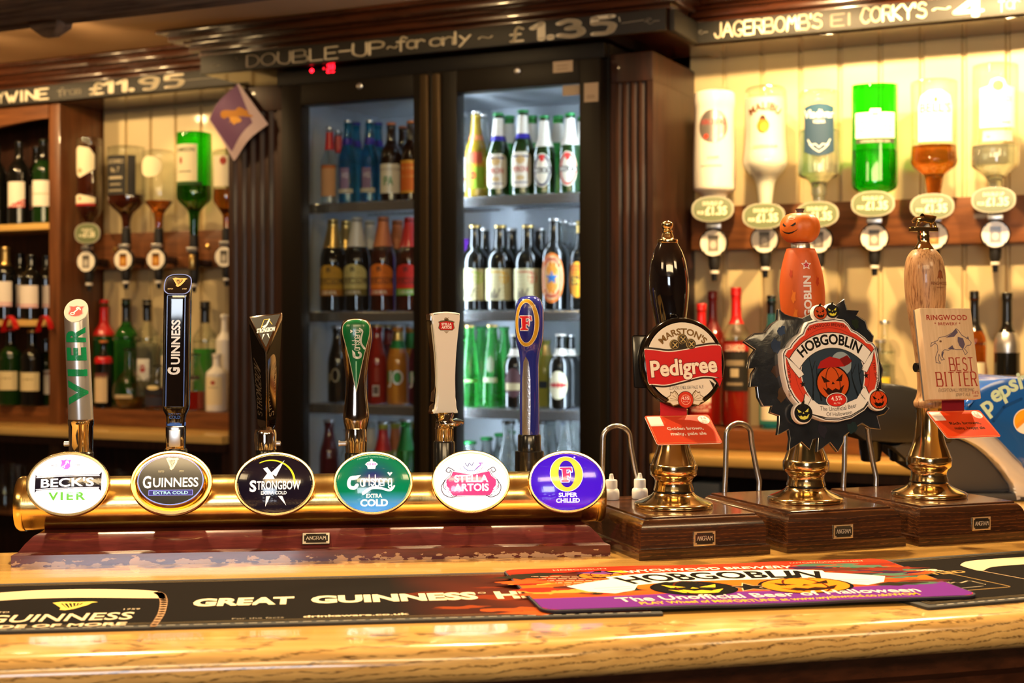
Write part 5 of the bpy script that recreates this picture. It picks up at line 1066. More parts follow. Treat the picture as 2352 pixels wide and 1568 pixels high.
q0 = mA.m(820, 1423); a.text('drinkaware.co.uk', q0[0], -W_ / 2 + 24, 8, cr, w=100, L=2, bold=.03); a.text('For the facts', q0[0] - 92, -W_ / 2 + 24, 5.5, 'a89a84', w=48, L=2)
tp = mA.pts((-60, 1366), (60, 1357), (180, 1353), (300, 1354), (362, 1358)); bt = mA.pts((372, 1374), (330, 1374), (180, 1373), (60, 1376), (-60, 1384))
a.poly(catmull(tp, 5) + catmull(bt, 5), 'd9bd98', 2); a.line(catmull(mA.pts((362, 1361), (372, 1368), (376, 1384), (370, 1410), (352, 1438)), 5), 9, 'b08a68', 2, wd2=6)
x, y = mA.m(160, 1393); harp(a, x, y + 3, 2.0, 'e6c860', 3)
b0, b1 = mA.m(-30, 1428), mA.m(310, 1420); a.text('GUINNESS', (b0[0] + b1[0]) / 2 - 3, mA.m(150, 1426)[1], 33, cr, w=b1[0] - b0[0], L=3, bold=.015); b0, b1 = mA.m(-75, 1440), mA.m(292, 1430); a.text('MADE OF MORE', (b0[0] + b1[0]) / 2, mA.m(150, 1440)[1] + 1, 13, cr, w=b1[0] - b0[0], L=3, bold=.03)
a.text('ESTD', x - 62, y - 24, 6, cr, L=3); a.text('1759', x + 62, y - 24, 6, cr, L=3)
mA.put(a)
a_ = R(21); cB = Vector((.4061, 1.388)) + Vector((math.cos(a_), math.sin(a_))) * .445 + Vector((-math.sin(a_), math.cos(a_))) * .127
mB = Mat('bar_runner', 'black bar runner on the right with a cream curve, partly under the colourful mat', cB, a_, 890, 252, .0028, M['rubber'], rad=3)
a = Art(); a.poly(rrect(-435, 435, -116, 116, 2), '191513', 0)
for e in (13, 18): a.line([(-445 + e, -126 + e), (445 - e, -126 + e), (445 - e, 126 - e), (-445 + e, 126 - e)], .8, '8d7a5a', 1, closed=True, round_=False)
for k in range(70): a.rect(-430 + k * 12.4, -422 + k * 12.4, -122, -119.6, 'b0aaa0', 1)
a.line(mB.pts((2040, 1316), (2135, 1307), (2318, 1346), (2318, 1348), (2195, 1358)), 2.2, '9a7a4a', 1)
a.poly(catmull(mB.pts((2205, 1298), (2230, 1288), (2352, 1279), (2420, 1276)), 5) + catmull(mB.pts((2420, 1290), (2352, 1296), (2280, 1302), (2255, 1311), (2225, 1305), (2205, 1298)), 5), 'd9bd98', 2)
a.line(mB.pts((2255, 1311), (2420, 1342)), 2, 'b89a78', 1)
x, y = mB.m(2118, 1316); a.text('NEVER', x, y + 4, 13, cr, w=66, L=2, bold=.03, rot=0); a.text('SETTLED', x + 12, y - 14, 13, 'b08a50', w=78, L=2, bold=.03)
a.line(catmull(mB.pts((2150, 1334), (2160, 1343), (2175, 1336), (2180, 1340), (2195, 1337), (2205, 1339), (2225, 1334), (2245, 1338), (2262, 1342)), 5), 2.6, cr, 2); a.line(mB.pts((2195, 1352), (2258, 1346)), 1.6, 'a89a84', 2)
mB.put(a)
a_ = R(10); q = [G(1157, 1322), G(2030, 1297), G(2250, 1380), G(1240, 1420)]; cc = sum(q, Vector()) / 4
mC = Mat('bar_runner', 'colourful orange and purple Halloween bar runner lying across the two black ones', (cc.x, cc.y), a_, 450, 232, .0026, mat('mat_edge', (.012, .008, .02), .7), sag=lambda x: .0043 - .0010 * math.exp(-((x - 10) / 60) ** 4), rad=16)
a = Art(); og = mixc('cc2a16', 'd8761c')
a.poly(rrect(-223, 223, -114, 114, 15), lambda x, y: og(.75 - abs(y + 5) / 110), 0)
pw = catmull([(-223, -58), (-120, -57), (-40, -50), (60, -54), (150, -48), (223, -30)], 6); a.poly([(-223, -40)][:0] + pw + [(x, y) for x, y in rrect(-223, 223, -114, 114, 15) if y < -60][::-1][::-1] if False else pw + [(223, -100), (218, -110), (208, -114), (-208, -114), (-218, -110), (-223, -100)], '6a2a86', 1)
a.poly([(-223, 114 - 15), (-208, 114), (208, 114), (223, 99), (223, 92), (-223, 92)], 'd8341c', 1)
rr = random.Random(5)
for i in range(84):   # painted foliage, bats and pumpkins at both ends
    sx = -1 if i % 2 else 1; x = sx * rr.uniform(118, 212); y = rr.uniform(-44, 84); c_ = rr.choice(['b02a18', '8a2010', '4a1a10', '3a4a22', '5a2a1c', 'c8501c', 'd8903a', '2a2418'] if sx < 0 else ['2a4a34', '1a3a2a', '5a2a1c', '3a1a3a', '4a6a58', '7a2a1c', '2a2418', 'a8481c'])
    smoke(a, x, y, rr.uniform(7, 17), c_, i, 1.2 + i * .014)
for i in range(7): a.line(catmull([(-200 + i * 6, 66 - i * 14), (-160 + i * 5, 56 - i * 12), (-120, 48 - i * 8)], 4), 3, 'd8a888', 2.4, wd2=2)
for sx in (-1, 1): a.poly([(sx * x, y) for x, y in ((108, 30), (120, 36), (150, 20), (176, 2), (160, -30), (136, -44), (112, -30), (100, 0))], 'ece4d4', 3); a.line([(sx * 112, -10), (sx * 150, -14)], 1, '8a7a60', 3.5); a.line([(sx * 112, -20), (sx * 146, -28)], 1, '8a7a60', 3.5)
a.band(ell(0, -290, 360, 360, 24, 70, 110), ell(0, -290, 304, 304, 24, 68, 112), 'f2ead8', 4, False)
a.text('HOBGOBLIN', 0, 22, 40, '100c0a', w=212, L=6, bold=.03, arc=312); a.text('WYCHWOOD BREWERY', 2, 78, 15, 'f2e4cc', w=190, L=5, bold=.02, arc=420)
a.text('HOBGOBLIN', -140, 97, 7, 'f0c0a0', w=60, L=3); a.text('/WYCHWOODBREWERY', 150, 97, 7, 'f0c0a0', w=90, L=3)
jack(a, -48, -28, 4.6, '14110e', 'f0c832', 4.2, False); jack(a, 72, -32, 5.0, 'e8811a', '2a1206', 4.2); a.poly(star(12, -30, 26, .42), 'd8b08a', 4.2); a.poly(star(12, -30, 22, .42), '14100e', 4.4)
jack(a, -126, 58, 2.6, 'd87020', '3a1808', 2.8); a.poly([(-150, 78), (-120, 88), (-100, 72), (-120, 66)], '6a3a8a', 3.4); a.poly([(-118, 82), (-96, 86), (-92, 72), (-110, 70)], 'd8b030', 3.4)
a.text('The Unofficial Beer of Halloween', 16, -84, 21, 'f2e6d8', w=316, L=5, bold=.01, arc=2600); a.text('PLAY Wheel of MISFORTUNE at www.wychwood.co.uk/WOM', 20, -105, 12, 'e8b020', w=290, L=5, bold=.02)
mC.put(a)

# ================================================================ drinks dispenser at the right
DY = 2.30
o0 = P(2210, 1000, DY); o0.x -= .02; dt = thing('soda_dispenser', 'blue and silver soda dispenser with a black nozzle head, at the right edge', 'drinks dispenser', (o0.x, DY, BT), R(4))
kd = DY / F
def dz(px, py): return ((px - 2210) * kd, ZC - (py - 750) * kd - BT)
out = catmull([(2130, 1010), (2150, 960), (2200, 930), (2260, 960), (2330, 1040), (2385, 1100), (2402, 1142)], 6); inn = catmull([(2338, 1142), (2334, 1125), (2325, 1100), (2290, 1055), (2240, 1015), (2180, 995), (2130, 1010)], 6)
MB().prism([dz(*q) for q in out] + [dz(*q) for q in inn[:-1]], -.05, .09, bev=.006).obj('silver_arch', M['greysh'], dt, 40)
bo_ = catmull([(2205, 930), (2240, 890), (2300, 866), (2380, 870), (2460, 920), (2520, 1010), (2540, 1090)], 6) + catmull([(2480, 1132), (2400, 1115), (2340, 1055), (2270, 985), (2205, 930)], 6)[:-1]
MB().prism([dz(*q) for q in bo_], -.062, .10, bev=.010).obj('blue_cover', M['pepsi'], dt, 45)
a = Art()
for ch_, px, py, rot in (('p', 2270, 938, 38), ('e', 2289, 915, 32), ('p', 2308, 905, 26), ('s', 2326, 893, 20), ('i', 2341, 888, 16), ('™', 2350, 876, 14)):
    x, z = dz(px, py); a.text(ch_, x * 1000, z * 1000, 26 if ch_ != '™' else 12, 'c8ecd8', L=1, bold=.03, rot=rot)
x, z = dz(2350, 962); x *= 1000; z *= 1000; a.ell(x, z, 20, 20, 'f4f4f4', 1, 36); a.poly(ell(x, z, 18.5, 18.5, 24, 40, 220), 'f0a030', 2); a.poly(ell(x, z, 18.5, 18.5, 24, 60, 200), 'e8b028', 2.2)
a.line([dz(2275, 962)[0] * 1000 and (dz(2275, 962)[0] * 1000, dz(2275, 962)[1] * 1000), (dz(2300, 930)[0] * 1000, dz(2300, 930)[1] * 1000), (dz(2340, 912)[0] * 1000, dz(2340, 912)[1] * 1000)], 5, '0f4a9a', 1)
a.obj('lettering', lambda x, y, h: (x / 1000, -.062 - h, y / 1000), M['print'], dt)
MB().prism([dz(*q) for q in catmull([(2060, 1020), (2180, 1000), (2260, 1030), (2320, 1095), (2333, 1125), (2215, 1125), (2185, 1105), (2120, 1070), (2060, 1020)], 5)[:-1]], -.03, .08, bev=.004).obj('inner_panel', M['dgrey'], dt, 40)
hp = catmull([(1958, 940), (1966, 900), (1990, 884), (2040, 878), (2110, 890), (2170, 930), (2200, 1000)], 5) + [dz and (2190, 1012), (2060, 1012), (1990, 1006), (1966, 990)]
MB().prism([dz(*q) for q in hp], -.045, .075, bev=.008).obj('dispensing_head', M['blackm'], dt, 40)
for px in (2030, 2098):
    x, z1 = dz(px, 1010); _, z2 = dz(px, 1060)
    MB().lathe([(.012, z2), (.0155, z2 + .002), (.0185, z2 + .022), (.020, z1 + .004)], 28).obj('nozzle', M['black'], dt, loc=(x, .012, 0))
MB().box(dz(2190, 0)[0], dz(2420, 0)[0], -.05, .11, .0005, .012, 0, .003).obj('base', M['dgrey'], dt)
# ================================================================ bottles
ST = {  # style: (r as share of R, z as share of H)
 'long': [(.84, 0), (.97, .008), (1, .03), (1, .50), (.97, .54), (.84, .61), (.64, .68), (.54, .74), (.47, .83), (.42, .92), (.46, .935), (.46, .955), (.40, .96), (.40, .985)],
 'ale': [(.84, 0), (.97, .008), (1, .03), (1, .55), (.97, .60), (.84, .665), (.60, .72), (.48, .76), (.43, .84), (.41, .93), (.43, .935), (.43, .955), (.37, .96), (.37, .985)],
 'cider': [(.84, 0), (.97, .008), (1, .03), (1, .53), (.97, .59), (.88, .65), (.76, .70), (.63, .77), (.49, .87), (.41, .935), (.44, .945), (.44, .96), (.36, .97), (.36, .985)],
 'wine': [(.82, 0), (.97, .008), (1, .03), (1, .60), (.96, .65), (.78, .70), (.52, .745), (.40, .78), (.37, .86), (.36, .95), (.41, .953), (.41, .975), (.36, .98), (.36, .99)],
 'spirit': [(.86, 0), (.97, .008), (1, .025), (1, .62), (.96, .67), (.72, .72), (.45, .76), (.37, .80), (.35, .88), (.35, .93), (.40, .935), (.40, .96), (.34, .965), (.34, .98)],
 'slim': [(.9, 0), (1, .02), (1, .70), (.92, .74), (.6, .79), (.4, .83), (.36, .95), (.42, .955), (.42, .985)],
 'cone': [(.80, 0), (.95, .01), (1, .04), (1, .16), (.96, .26), (.86, .42), (.70, .62), (.52, .80), (.40, .92), (.42, .94), (.42, .985)],
 'soft': [(.84, 0), (.97, .01), (1, .04), (1, .50), (.92, .60), (.68, .72), (.52, .82), (.47, .90), (.52, .92), (.52, .985)],
 'round': [(.45, 0), (.7, .03), (.95, .17), (1, .28), (.93, .40), (.68, .52), (.38, .60), (.28, .68), (.26, .88), (.30, .90), (.30, .985)],
 'tonic': [(.84, 0), (.97, .015), (1, .05), (1, .50), (.93, .60), (.72, .72), (.52, .82), (.48, .93), (.52, .94), (.52, .985)],
}
for _k in ST:
    _o = []
    for _a, _b in zip(ST[_k], ST[_k][1:]):
        _o.append(_a)
        if _a[0] == _b[0] and _b[1] - _a[1] > .08: _o += [(_a[0], _a[1] + .03), (_b[0], _b[1] - .03)]
    ST[_k] = _o + [ST[_k][-1]]
def ops(A, lst, Rm, Hm):
    """label artwork: x in bottle radii round the front, z in bottle heights"""
    for i, o in enumerate(lst):
        k = o[0]; L = i * .5
        if k == 'r': A.poly(rrect(o[1] * Rm, o[2] * Rm, o[3] * Hm, o[4] * Hm, o[6] * Rm if len(o) > 6 else .5), o[5], L)
        elif k == 'o': A.poly(ell(o[1] * Rm, o[2] * Hm, o[3] * Rm, o[4] * Hm, 32), o[5], L)
        elif k == 'q': A.ring(o[1] * Rm, o[2] * Hm, o[3] * Rm, o[4] * Hm, o[6], o[5], L, 32)
        elif k == 't': A.text(o[1], o[6] * Rm if len(o) > 6 else 0, o[2] * Hm, o[3] * Hm, o[5], w=o[4] * Rm, L=L, bold=.02)
        elif k == 'a':   # arched label
            x0, x1, z0, z1, zr = o[1] * Rm, o[2] * Rm, o[3] * Hm, o[4] * Hm, o[5] * Hm
            A.poly([(x0, z0), (x1, z0), (x1, z1)] + ell((x0 + x1) / 2, z1, (x1 - x0) / 2, zr, 14, 0, 180)[1:-1] + [(x0, z1)], o[6], L)
        elif k == 's': A.poly(star(o[1] * Rm, o[2] * Hm, o[3] * Rm), o[4], L)
        elif k == 'p': A.poly([(x * Rm, z * Hm) for x, z in o[1]], o[2], L)
def wrap(pr, z0, z1, off=.0005):
    pts = sorted([(z, r) for r, z in pr]); out = []
    def rr(z):
        for (za, ra), (zb, rb) in zip(pts, pts[1:]):
            if za <= z <= zb: return ra + (rb - ra) * ((z - za) / (zb - za) if zb > za else 0)
        return pts[-1][1]
    return [(rr(z0 + (z1 - z0) * k / 10) + off, z0 + (z1 - z0) * k / 10) for k in range(11)]
def bottle(name, label, px, top, wpx, v, z, style, glass, cap=None, lab_=None, neck=(), group=None, liquid=None, sy=1, turn=12, parent_rz=-TH, caph=.03, n=28, cat='bottle', bottom=None, edge=None):
    u = BB(px, 100, v)[0]; Y = BY(u, v); k = Y / F; z += .0006
    if z > .5 and -.74 < u < .29: wpx *= 1.035
    Rm, H = wpx / 2 * k, ZC - (top - 750) * k - z
    t = thing(name, label, cat, W(u, v, z), parent_rz + R(turn), group)
    pr = [(r, max(0, zz)) for r, zz in catmull([(r * Rm, zz * H) for r, zz in ST[style]], 3)]
    MB().lathe(pr, n, 0, None, 1, sy).obj('glass', M[glass], t, 60)
    if liquid:
        zt = liquid[1] * H; lp = [(max(.001, r - .0016), min(max(zz, .003), zt)) for r, zz in pr if zz < zt]; lp.append((lp[-1][0], zt))
        MB().lathe(lp, n, 0, None, 1, sy).obj('contents', M[liquid[0]], t, 60)
    if cap: 
        rl = [r for r, zz in ST[style]][-1] * Rm
        MB().lathe([(rl * 1.2, H * (1 - caph)), (rl * 1.22, H * (1 - caph * .3)), (rl * 1.05, H), (.001, H + .0003)], 20).obj('cap', M[cap], t, 40)
    for z0, z1, m in neck:
        if len(glass) and isinstance(m, str): MB().lathe(wrap(pr, z0 * H, z1 * H), n, 0, None, 1, sy).obj('neck_foil', M[m], t, 60)
    if lab_:
        A = Art(); ops(A, lab_, Rm * 1000, H * 1000)
        bz = surfmap(pr, 1, sy); 
        zlo = min([o[3] if o[0] in 'ra' else .4 for o in lab_]) 
        def f(x, y, h):
            a = x / 1000 / Rm; zz = y / 1000; q = bz(0, y, h); r_ = -q[1] / sy if sy else 0
            return (r_ * math.sin(a), -r_ * sy * math.cos(a), zz)
        A.obj('label', f, M['matte'] if edge != 'foil' else M['foil'], t, Rm * 1000 * .35, dh=.0002)
    return t
S1, S2, S3, S4 = 1.714, 1.400, 1.1345, .862
VA, VB_, VC = .098, .172, .245
cr, rd, dk = 'eadfc4', 'b8281e', '2a2420'
# ---- cooler, left door, top shelf
bottle('soft_drink_bottle', 'pale bottle with a red neck foil, first on the top left cooler shelf', 757, 292, 38, VA, S1, 'long', 'g_pale', 'silvercap', [('r', -1.1, 1.1, .10, .46, 'd8a070'), ('r', -1.1, 1.1, .46, .50, 'c06830')], ((.70, .93, 'capred'),))
bottle('soft_drink_bottle', 'second red-necked pale bottle, half hidden on the top left cooler shelf', 777, 300, 40, VB_, S1, 'long', 'g_pale', 'silvercap', None, ((.70, .93, 'capred'),))
WL = [('r', -.55, .45, .17, .42, '8a7090'), ('t', 'WKD', .3, .06, .8, 'd8d0e0'), ('r', -.9, .9, .12, .17, 'c8c0a8')]
bottle('soft_drink_bottle', 'blue drink bottle with purple neck foil beside the red-necked bottles', 799, 276, 42, VA, S1, 'long', 'g_blue', 'silvercap', WL, ((.70, .78, 'capblue'),))
bottle('soft_drink_bottle', 'blue drink bottle with purple neck foil beside the white-labelled brown bottle', 849, 276, 43, VA, S1, 'long', 'g_blue', 'silvercap', WL, ((.70, .78, 'capblue'),))
for px, s_ in ((818, 'between the two blue bottles'), (868, 'left of the white-labelled brown bottle')):
    bottle('soft_drink_bottle', 'second-row blue drink bottle showing ' + s_, px, 282, 42, VB_, S1, 'long', 'g_blue', 'capblue', None, ((.70, .78, 'capblue'),))
bottle('beer_bottle', 'brown beer bottle with a white IPA label on the top left cooler shelf', 899, 282, 49, VA, S1, 'ale', 'g_brown', 'caporange', [('r', -1.2, 1.2, .10, .47, cr, .2), ('r', -1.2, 1.2, .37, .42, 'b8a890'), ('t', 'IPA', .2, .11, 1.0, '4a8a50')])
bottle('beer_bottle', 'brown beer bottle with a bright orange label on the top left cooler shelf', 945, 278, 47, VA, S1, 'ale', 'g_brown', 'caporange', [('r', -1.3, 1.3, .09, .50, 'e8a030', .2), ('r', -1.1, .7, .12, .46, 'e06818'), ('r', -.8, .5, .28, .32, 'f0a050'), ('r', -.8, .5, .38, .42, 'f0a050')])
bottle('beer_bottle', 'second-row brown bottle between the white and orange labelled ones', 925, 290, 46, VB_, S1, 'ale', 'g_brown', 'caporange')
# ---- cooler, right door, top shelf
bottle('soft_drink_bottle', 'yellow fruit drink bottle with a red and green label on the top right shelf', 1094, 256, 50, VA, S1, 'long', 'g_yellow', 'silvercap', [('r', -1.1, 1.1, .10, .36, '98b828'), ('r', -1.1, 1.1, .34, .42, 'd8a020'), ('r', -.8, .8, .38, .52, 'd0583a', .2), ('o', -.1, .25, .35, .05, 'c83a20')], ((.66, .72, 'caporange'),))
bottle('soft_drink_bottle', 'clear bottle with a white and red label cut off by the right door edge', 1062, 262, 44, VB_, S1, 'long', 'g_pale', 'silvercap', [('r', -1.2, 1.2, .1, .5, 'e8e8f0'), ('r', -1.2, 1.2, .2, .28, 'c83040')])
bottle('soft_drink_bottle', 'second-row clear bottle behind the yellow fruit drink', 1110, 262, 42, VB_, S1, 'long', 'g_pale', 'silvercap')
PL = [('r', -.98, .98, .09, .50, 'ece2cc', .55), ('r', -.82, .82, .44, .46, '3a3a6a', .1), ('o', 0, .41, .4, .05, 'd8b070'), ('r', -.7, .7, .14, .155, '3a3a6a', .1), ('t', 'PERONI', .27, .06, 1.4, 'c05040'), ('o', 0, .2, .35, .03, 'd8b880')]
bottle('beer_bottle', 'green beer bottle with a white oval label, left one of the pair of them', 1145, 260, 53, VA, S1, 'long', 'g_dgreen', 'capgreen', PL, ((.66, .72, 'capblue'), (.72, .93, 'capwhite')))
bottle('beer_bottle', 'green beer bottle with a white oval label, right one of the pair and tallest', 1201, 253, 53, VA, S1, 'long', 'g_dgreen', 'capgreen', PL, ((.66, .72, 'capblue'), (.72, .93, 'capwhite')))
def BL(c): return [('o', 0, .30, .86, .215, 'e0d4bc'), ('q', 0, .30, .80, .20, c, 6), ('r', -.92, .92, .265, .335, '221e1a'), ('t', "BECK'S", .275, .048, 1.5, 'e8e0d0'), ('p', [(-.25, .49), (.25, .49), (.2, .43), (0, .40), (-.2, .43)], 'd03028')]
bottle('beer_bottle', 'green beer bottle with a dark blue ringed oval label on the top right shelf', 1250, 266, 50, VA, S1, 'long', 'g_dgreen', 'capgreen', BL('2a2c4a'), ((.60, .93, 'capwhite'),))
bottle('beer_bottle', 'green beer bottle with a red ringed oval label on the top right shelf', 1309, 260, 50, VA, S1, 'long', 'g_dgreen', 'capgreen', BL('c02a20'), ((.60, .93, 'capwhite'),))
for px, s_ in ((1170, 'between the white-labelled pair'), (1222, 'right of the white-labelled pair'), (1282, 'between the blue and red ringed labels')):
    bottle('beer_bottle', 'second-row green beer bottle showing ' + s_, px, 266, 52, VB_, S1, 'long', 'g_green', 'capgreen', None, ((.66, .90, 'capwhite'),))
bottle('beer_bottle', 'last green bottle at the right edge of the top right shelf', 1338, 268, 48, VB_, S1, 'long', 'g_dgreen', 'capgreen', None, ((.6, .93, 'capwhite'),))
# ---- second shelf, left: ciders
def CL(c, band): return [('a', -1.15, 1.15, .17, .40, .10, c), ('t', 'B', .42, .05, .35, dk), ('r', -1.1, 1.1, .29, .36, dk), ('t', 'BULMERS', .30, .05, 1.9, c), ('r', -1.15, 1.15, .17, .24, band), ('t', 'CIDER', .185, .035, 1.3, 'f0e4c8')]
for px, top, c_, bnd, gl, cp, s_ in ((765, 503, 'c8962a', 'b0701c', 'g_black', 'capgold', 'gold'), (820, 499, 'd8c880', '7a6a30', 'g_black', 'capwhite', 'cream'), (880, 498, 'e87818', 'b84a14', 'g_dark', 'caporange', 'orange'), (941, 500, 'd8281c', '6aa82a', 'g_dark', 'capred', 'red and green')):
    bottle('cider_bottle', 'large cider bottle with %s label and foil on the second left shelf' % s_, px, top, 58, VA + .004, S2, 'cider', gl, cp, CL(c_, bnd), ((.685, .955, cp),))
for px, cp, s_ in ((795, 'capgold', 'gold and cream'), (850, 'capwhite', 'cream and orange'), (913, 'caporange', 'orange and red')):
    bottle('cider_bottle', 'second-row cider bottle between the %s ones' % s_, px, 506, 56, VB_ + .01, S2, 'cider', 'g_black', cp, None, ((.685, .955, cp),))
# ---- second shelf, right: ales
for px, c_, s_ in ((1090, 'a8c850', 'pale green'), (1149, 'e0a830', 'amber'), (1213, 'c86a50', 'pink')):
    bottle('beer_bottle', 'dark ale bottle with a cream label and %s splash on the second right shelf' % s_, px, 517, 63, VA + .006, S2, 'ale', 'g_black', 'capgold', [('r', -1.25, 1.25, .12, .49, 'd8cc9c', .08), ('o', .55, .38, .35, .07, c_), ('r', -.5, .5, .44, .46, c_), ('p', [(-.6, .14), (-.5, .26), (-.3, .2), (-.2, .27), (0, .19), (.2, .27), (.3, .25), (.15, .2), (.1, .14)], '8a8068')])
bottle('beer_bottle', 'clear brown ale bottle with an orange oval label and a blue star', 1274, 501, 62, VA + .006, S2, 'ale', 'g_black', 'silvercap', [('o', 0, .35, .92, .27, 'd8701c'), ('o', 0, .35, .82, .24, 'e8d0a0'), ('q', 0, .35, .74, .215, 'c04a28', 5), ('o', 0, .35, .55, .16, 'd8882a'), ('s', 0, .35, .52, '2a6aa8'), ('t', 'NEWCASTLE', .53, .035, 1.0, 'b02a1c'), ('t', 'BROWN ALE', .14, .035, 1.0, 'b02a1c')])
bottle('beer_bottle', 'dark bottle with a yellow and orange oval label at the second right shelf end', 1336, 507, 56, VA + .004, S2, 'ale', 'g_black', 'capgold', [('o', -.2, .34, .9, .2, 'd8901c'), ('r', -.9, .5, .40, .50, 'd0541c', .3), ('r', -.8, .4, .28, .38, dk, .05), ('t', 'Old', .30, .06, .7, 'e8c040', -.25)], ((.86, .95, 'capgold'),))
for px, s_ in ((1112, 'right of the green-splashed label'), (1175, 'left of the pink-splashed label'), (1240, 'left of the blue star bottle')):
    bottle('beer_bottle', 'second-row dark ale bottle showing ' + s_, px, 524, 58, VB_ + .012, S2, 'ale', 'g_black', 'silvercap')
for px, top, s_ in ((1297, 506, 'just behind'), (1318, 511, 'furthest behind')):
    bottle('beer_bottle', 'clear-necked ale bottle %s the blue star bottle' % s_, px, top, 56, VB_ + .012 if px < 1300 else VC + .02, S2, 'ale', 'g_pale', 'silvercap', None, (), None, ('g_black', .70))
t = thing('card_pack', 'purple card pack at the left of the second right cooler shelf', 'box', W(BB(1068, 500, .30)[0], .30, S2), -TH)
MB().box(-.03, .03, -.03, .03, 0, .215, 0, .002).obj('carton', mat('purple_card', (.16, .02, .42), .5), t)
# ---- third shelf
J2 = [('r', -.8, .3, .28, .42, '4a8a3a', .2), ('t', 'J', .27, .15, .42, 'f4f0e8', -.5), ('q', .28, .34, .52, .09, 'f4f0e8', 5), ('o', .28, .34, .3, .06, '3a8a3a')]
bottle('soft_drink_bottle', 'dark cola-coloured bottle with a pale letter, first on the third left shelf', 776, 748, 45, VA, S3, 'soft', 'g_black', 'silvercap', [('q', .1, .36, .42, .09, 'a89878', 4), ('t', 'p', .30, .12, .3, 'a89878', -.5)])
bottle('soft_drink_bottle', 'second-row dark bottle behind the green teardrop tap', 806, 755, 44, VB_, S3, 'soft', 'g_maroon', 'silvercap')
bottle('soft_drink_bottle', 'bright red-orange bottle with a barcode turned to the front', 866, 745, 46, VA, S3, 'soft', 'g_red', 'capgold', [('r', -.1, .55, .10, .24, 'd8c8b8'), ('r', -.02, .45, .13, .22, '6a5a54'), ('r', .1, .5, .28, .46, 'a8402a')])
bottle('soft_drink_bottle', 'second-row dark red bottle behind the bright red-orange one', 893, 746, 44, VB_, S3, 'soft', 'g_maroon', 'capgold', None, ((.75, .92, 'capdred'),))
bottle('soft_drink_bottle', 'orange juice bottle with a green and yellow neck on the third left shelf', 914, 745, 49, VA, S3, 'soft', 'g_orange', 'silvercap', J2, ((.70, .80, 'capgreen'), (.80, .91, 'capgold')))
bottle('soft_drink_bottle', 'berry red juice bottle cut off by the left door edge', 962, 748, 48, VA, S3, 'soft', 'g_maroon', 'silvercap', J2, ((.72, .90, 'capgreen'),))
bottle('soft_drink_bottle', 'second-row juice bottle with green neck right of the orange one', 943, 746, 46, VB_, S3, 'soft', 'g_orange', 'silvercap', None, ((.70, .90, 'capgreen'),))
bottle('water_bottle', 'bright green cone-shaped bottle, first on the third right shelf', 1078, 746, 52, VA, S3, 'cone', 'g_lime', 'capgold', [('r', -1.1, 1.1, .30, .335, '90e070')])
bottle('water_bottle', 'bright green cone-shaped bottle with a pale label band', 1131, 745, 52, VA, S3, 'cone', 'g_lime', 'capgold', [('r', -.7, .7, .30, .36, 'c0c8a0'), ('o', 0, .52, .4, .1, '98a888')])
for px, s_ in ((1054, 'left of the first'), (1106, 'between the first two'), (1158, 'right of the second')):
    bottle('water_bottle', 'second-row green cone bottle showing %s green bottles' % s_, px, 750, 50, VB_, S3, 'cone', 'g_lime', 'capgreen')
AL = lambda c: [('o', 0, .32, .8, .19, 'd8cfa8'), ('o', 0, .32, .7, .17, 'e0d4b0'), ('r', -.7, .7, .28, .36, c, .1)]
bottle('beer_bottle', 'dark ale bottle with a maroon-topped oval label left of the blue tap', 1184, 767, 50, VA, S3, 'ale', 'g_black', 'capwhite', [('o', 0, .34, .85, .2, '4a2a2c'), ('r', -.75, .75, .24, .34, 'c8b88c', .1)], ((.70, .80, 'capwhite'),))
bottle('soft_drink_bottle', 'cloudy lemon bottle just right of the blue tap', 1252, 776, 46, VB_ - .02, S3, 'soft', 'g_lemon', 'silvercap', [('r', -.4, .4, .28, .38, '2a3a4a', .1)], ((.75, .9, 'capgold'),))
bottle('beer_bottle', 'dark ale bottle with a cream oval label and red band right of the blue tap', 1287, 766, 54, VA, S3, 'ale', 'g_black', 'capwhite', AL('b02a28'), ((.71, .80, 'capwhite'),))
bottle('beer_bottle', 'second-row dark ale bottle behind the blue tap handle', 1212, 767, 52, VB_, S3, 'ale', 'g_black', 'capwhite', None, ((.70, .80, 'capwhite'),))
for px, v_, s_ in ((1309, VB_ + .01, 'right behind'), (1344, VC + .015, 'second behind')):
    bottle('beer_bottle', 'dark ale bottle %s the cream oval label with red band' % s_, px, 768, 52, v_, S3, 'ale', 'g_black', 'silvercap', None, ((.71, .80, 'capwhite'),))
# ---- bottom shelf, only the tops show
for px, top, gl, cp, nk, s_ in ((756, 963, 'g_maroon', 'silvercap', None, 'dark red, first on the bottom left shelf'), (802, 985, 'g_pale', 'silvercap', None, 'clear, second on the bottom left shelf'), (880, 968, 'g_lemon', 'silvercap', 'capred', 'with a wide red neck wrap on the bottom left shelf'), (932, 962, 'g_green', 'silvercap', 'capgreen', 'green with a bright green neck wrap on the bottom left shelf')):
    bottle('soft_drink_bottle', 'bottle ' + s_, px, top, 44, VA, S4, 'soft', gl, cp, None, ((.62, .9, nk),) if nk else ())
for px, nk, s_ in ((851, 'capwhite', 'left of the wide red wrap'), (908, 'caporange', 'right of the wide red wrap'), (956, 'capgreen', 'right of the bright green wrap')):
    bottle('soft_drink_bottle', 'second-row bottle ' + s_, px, 966, 43, VB_, S4, 'soft', 'g_pale' if nk == 'capwhite' else 'g_lemon', 'silvercap', None, ((.62, .9, nk),))
for i, (px, v_, top) in enumerate(((1080, VA, 1012), (1118, VA + .06, 1003), (1150, VA + .12, 994), (1170, VA + .18, 988))):
    bottle('tonic_bottle', ('nearest', 'second', 'third', 'furthest')[i] + ' of the slanting line of green-capped tonic bottles', px, top, 46, v_, S4, 'tonic', 'g_pale', 'capgreen', None, (), 'green-capped tonic bottles on the bottom shelf', caph=.05)
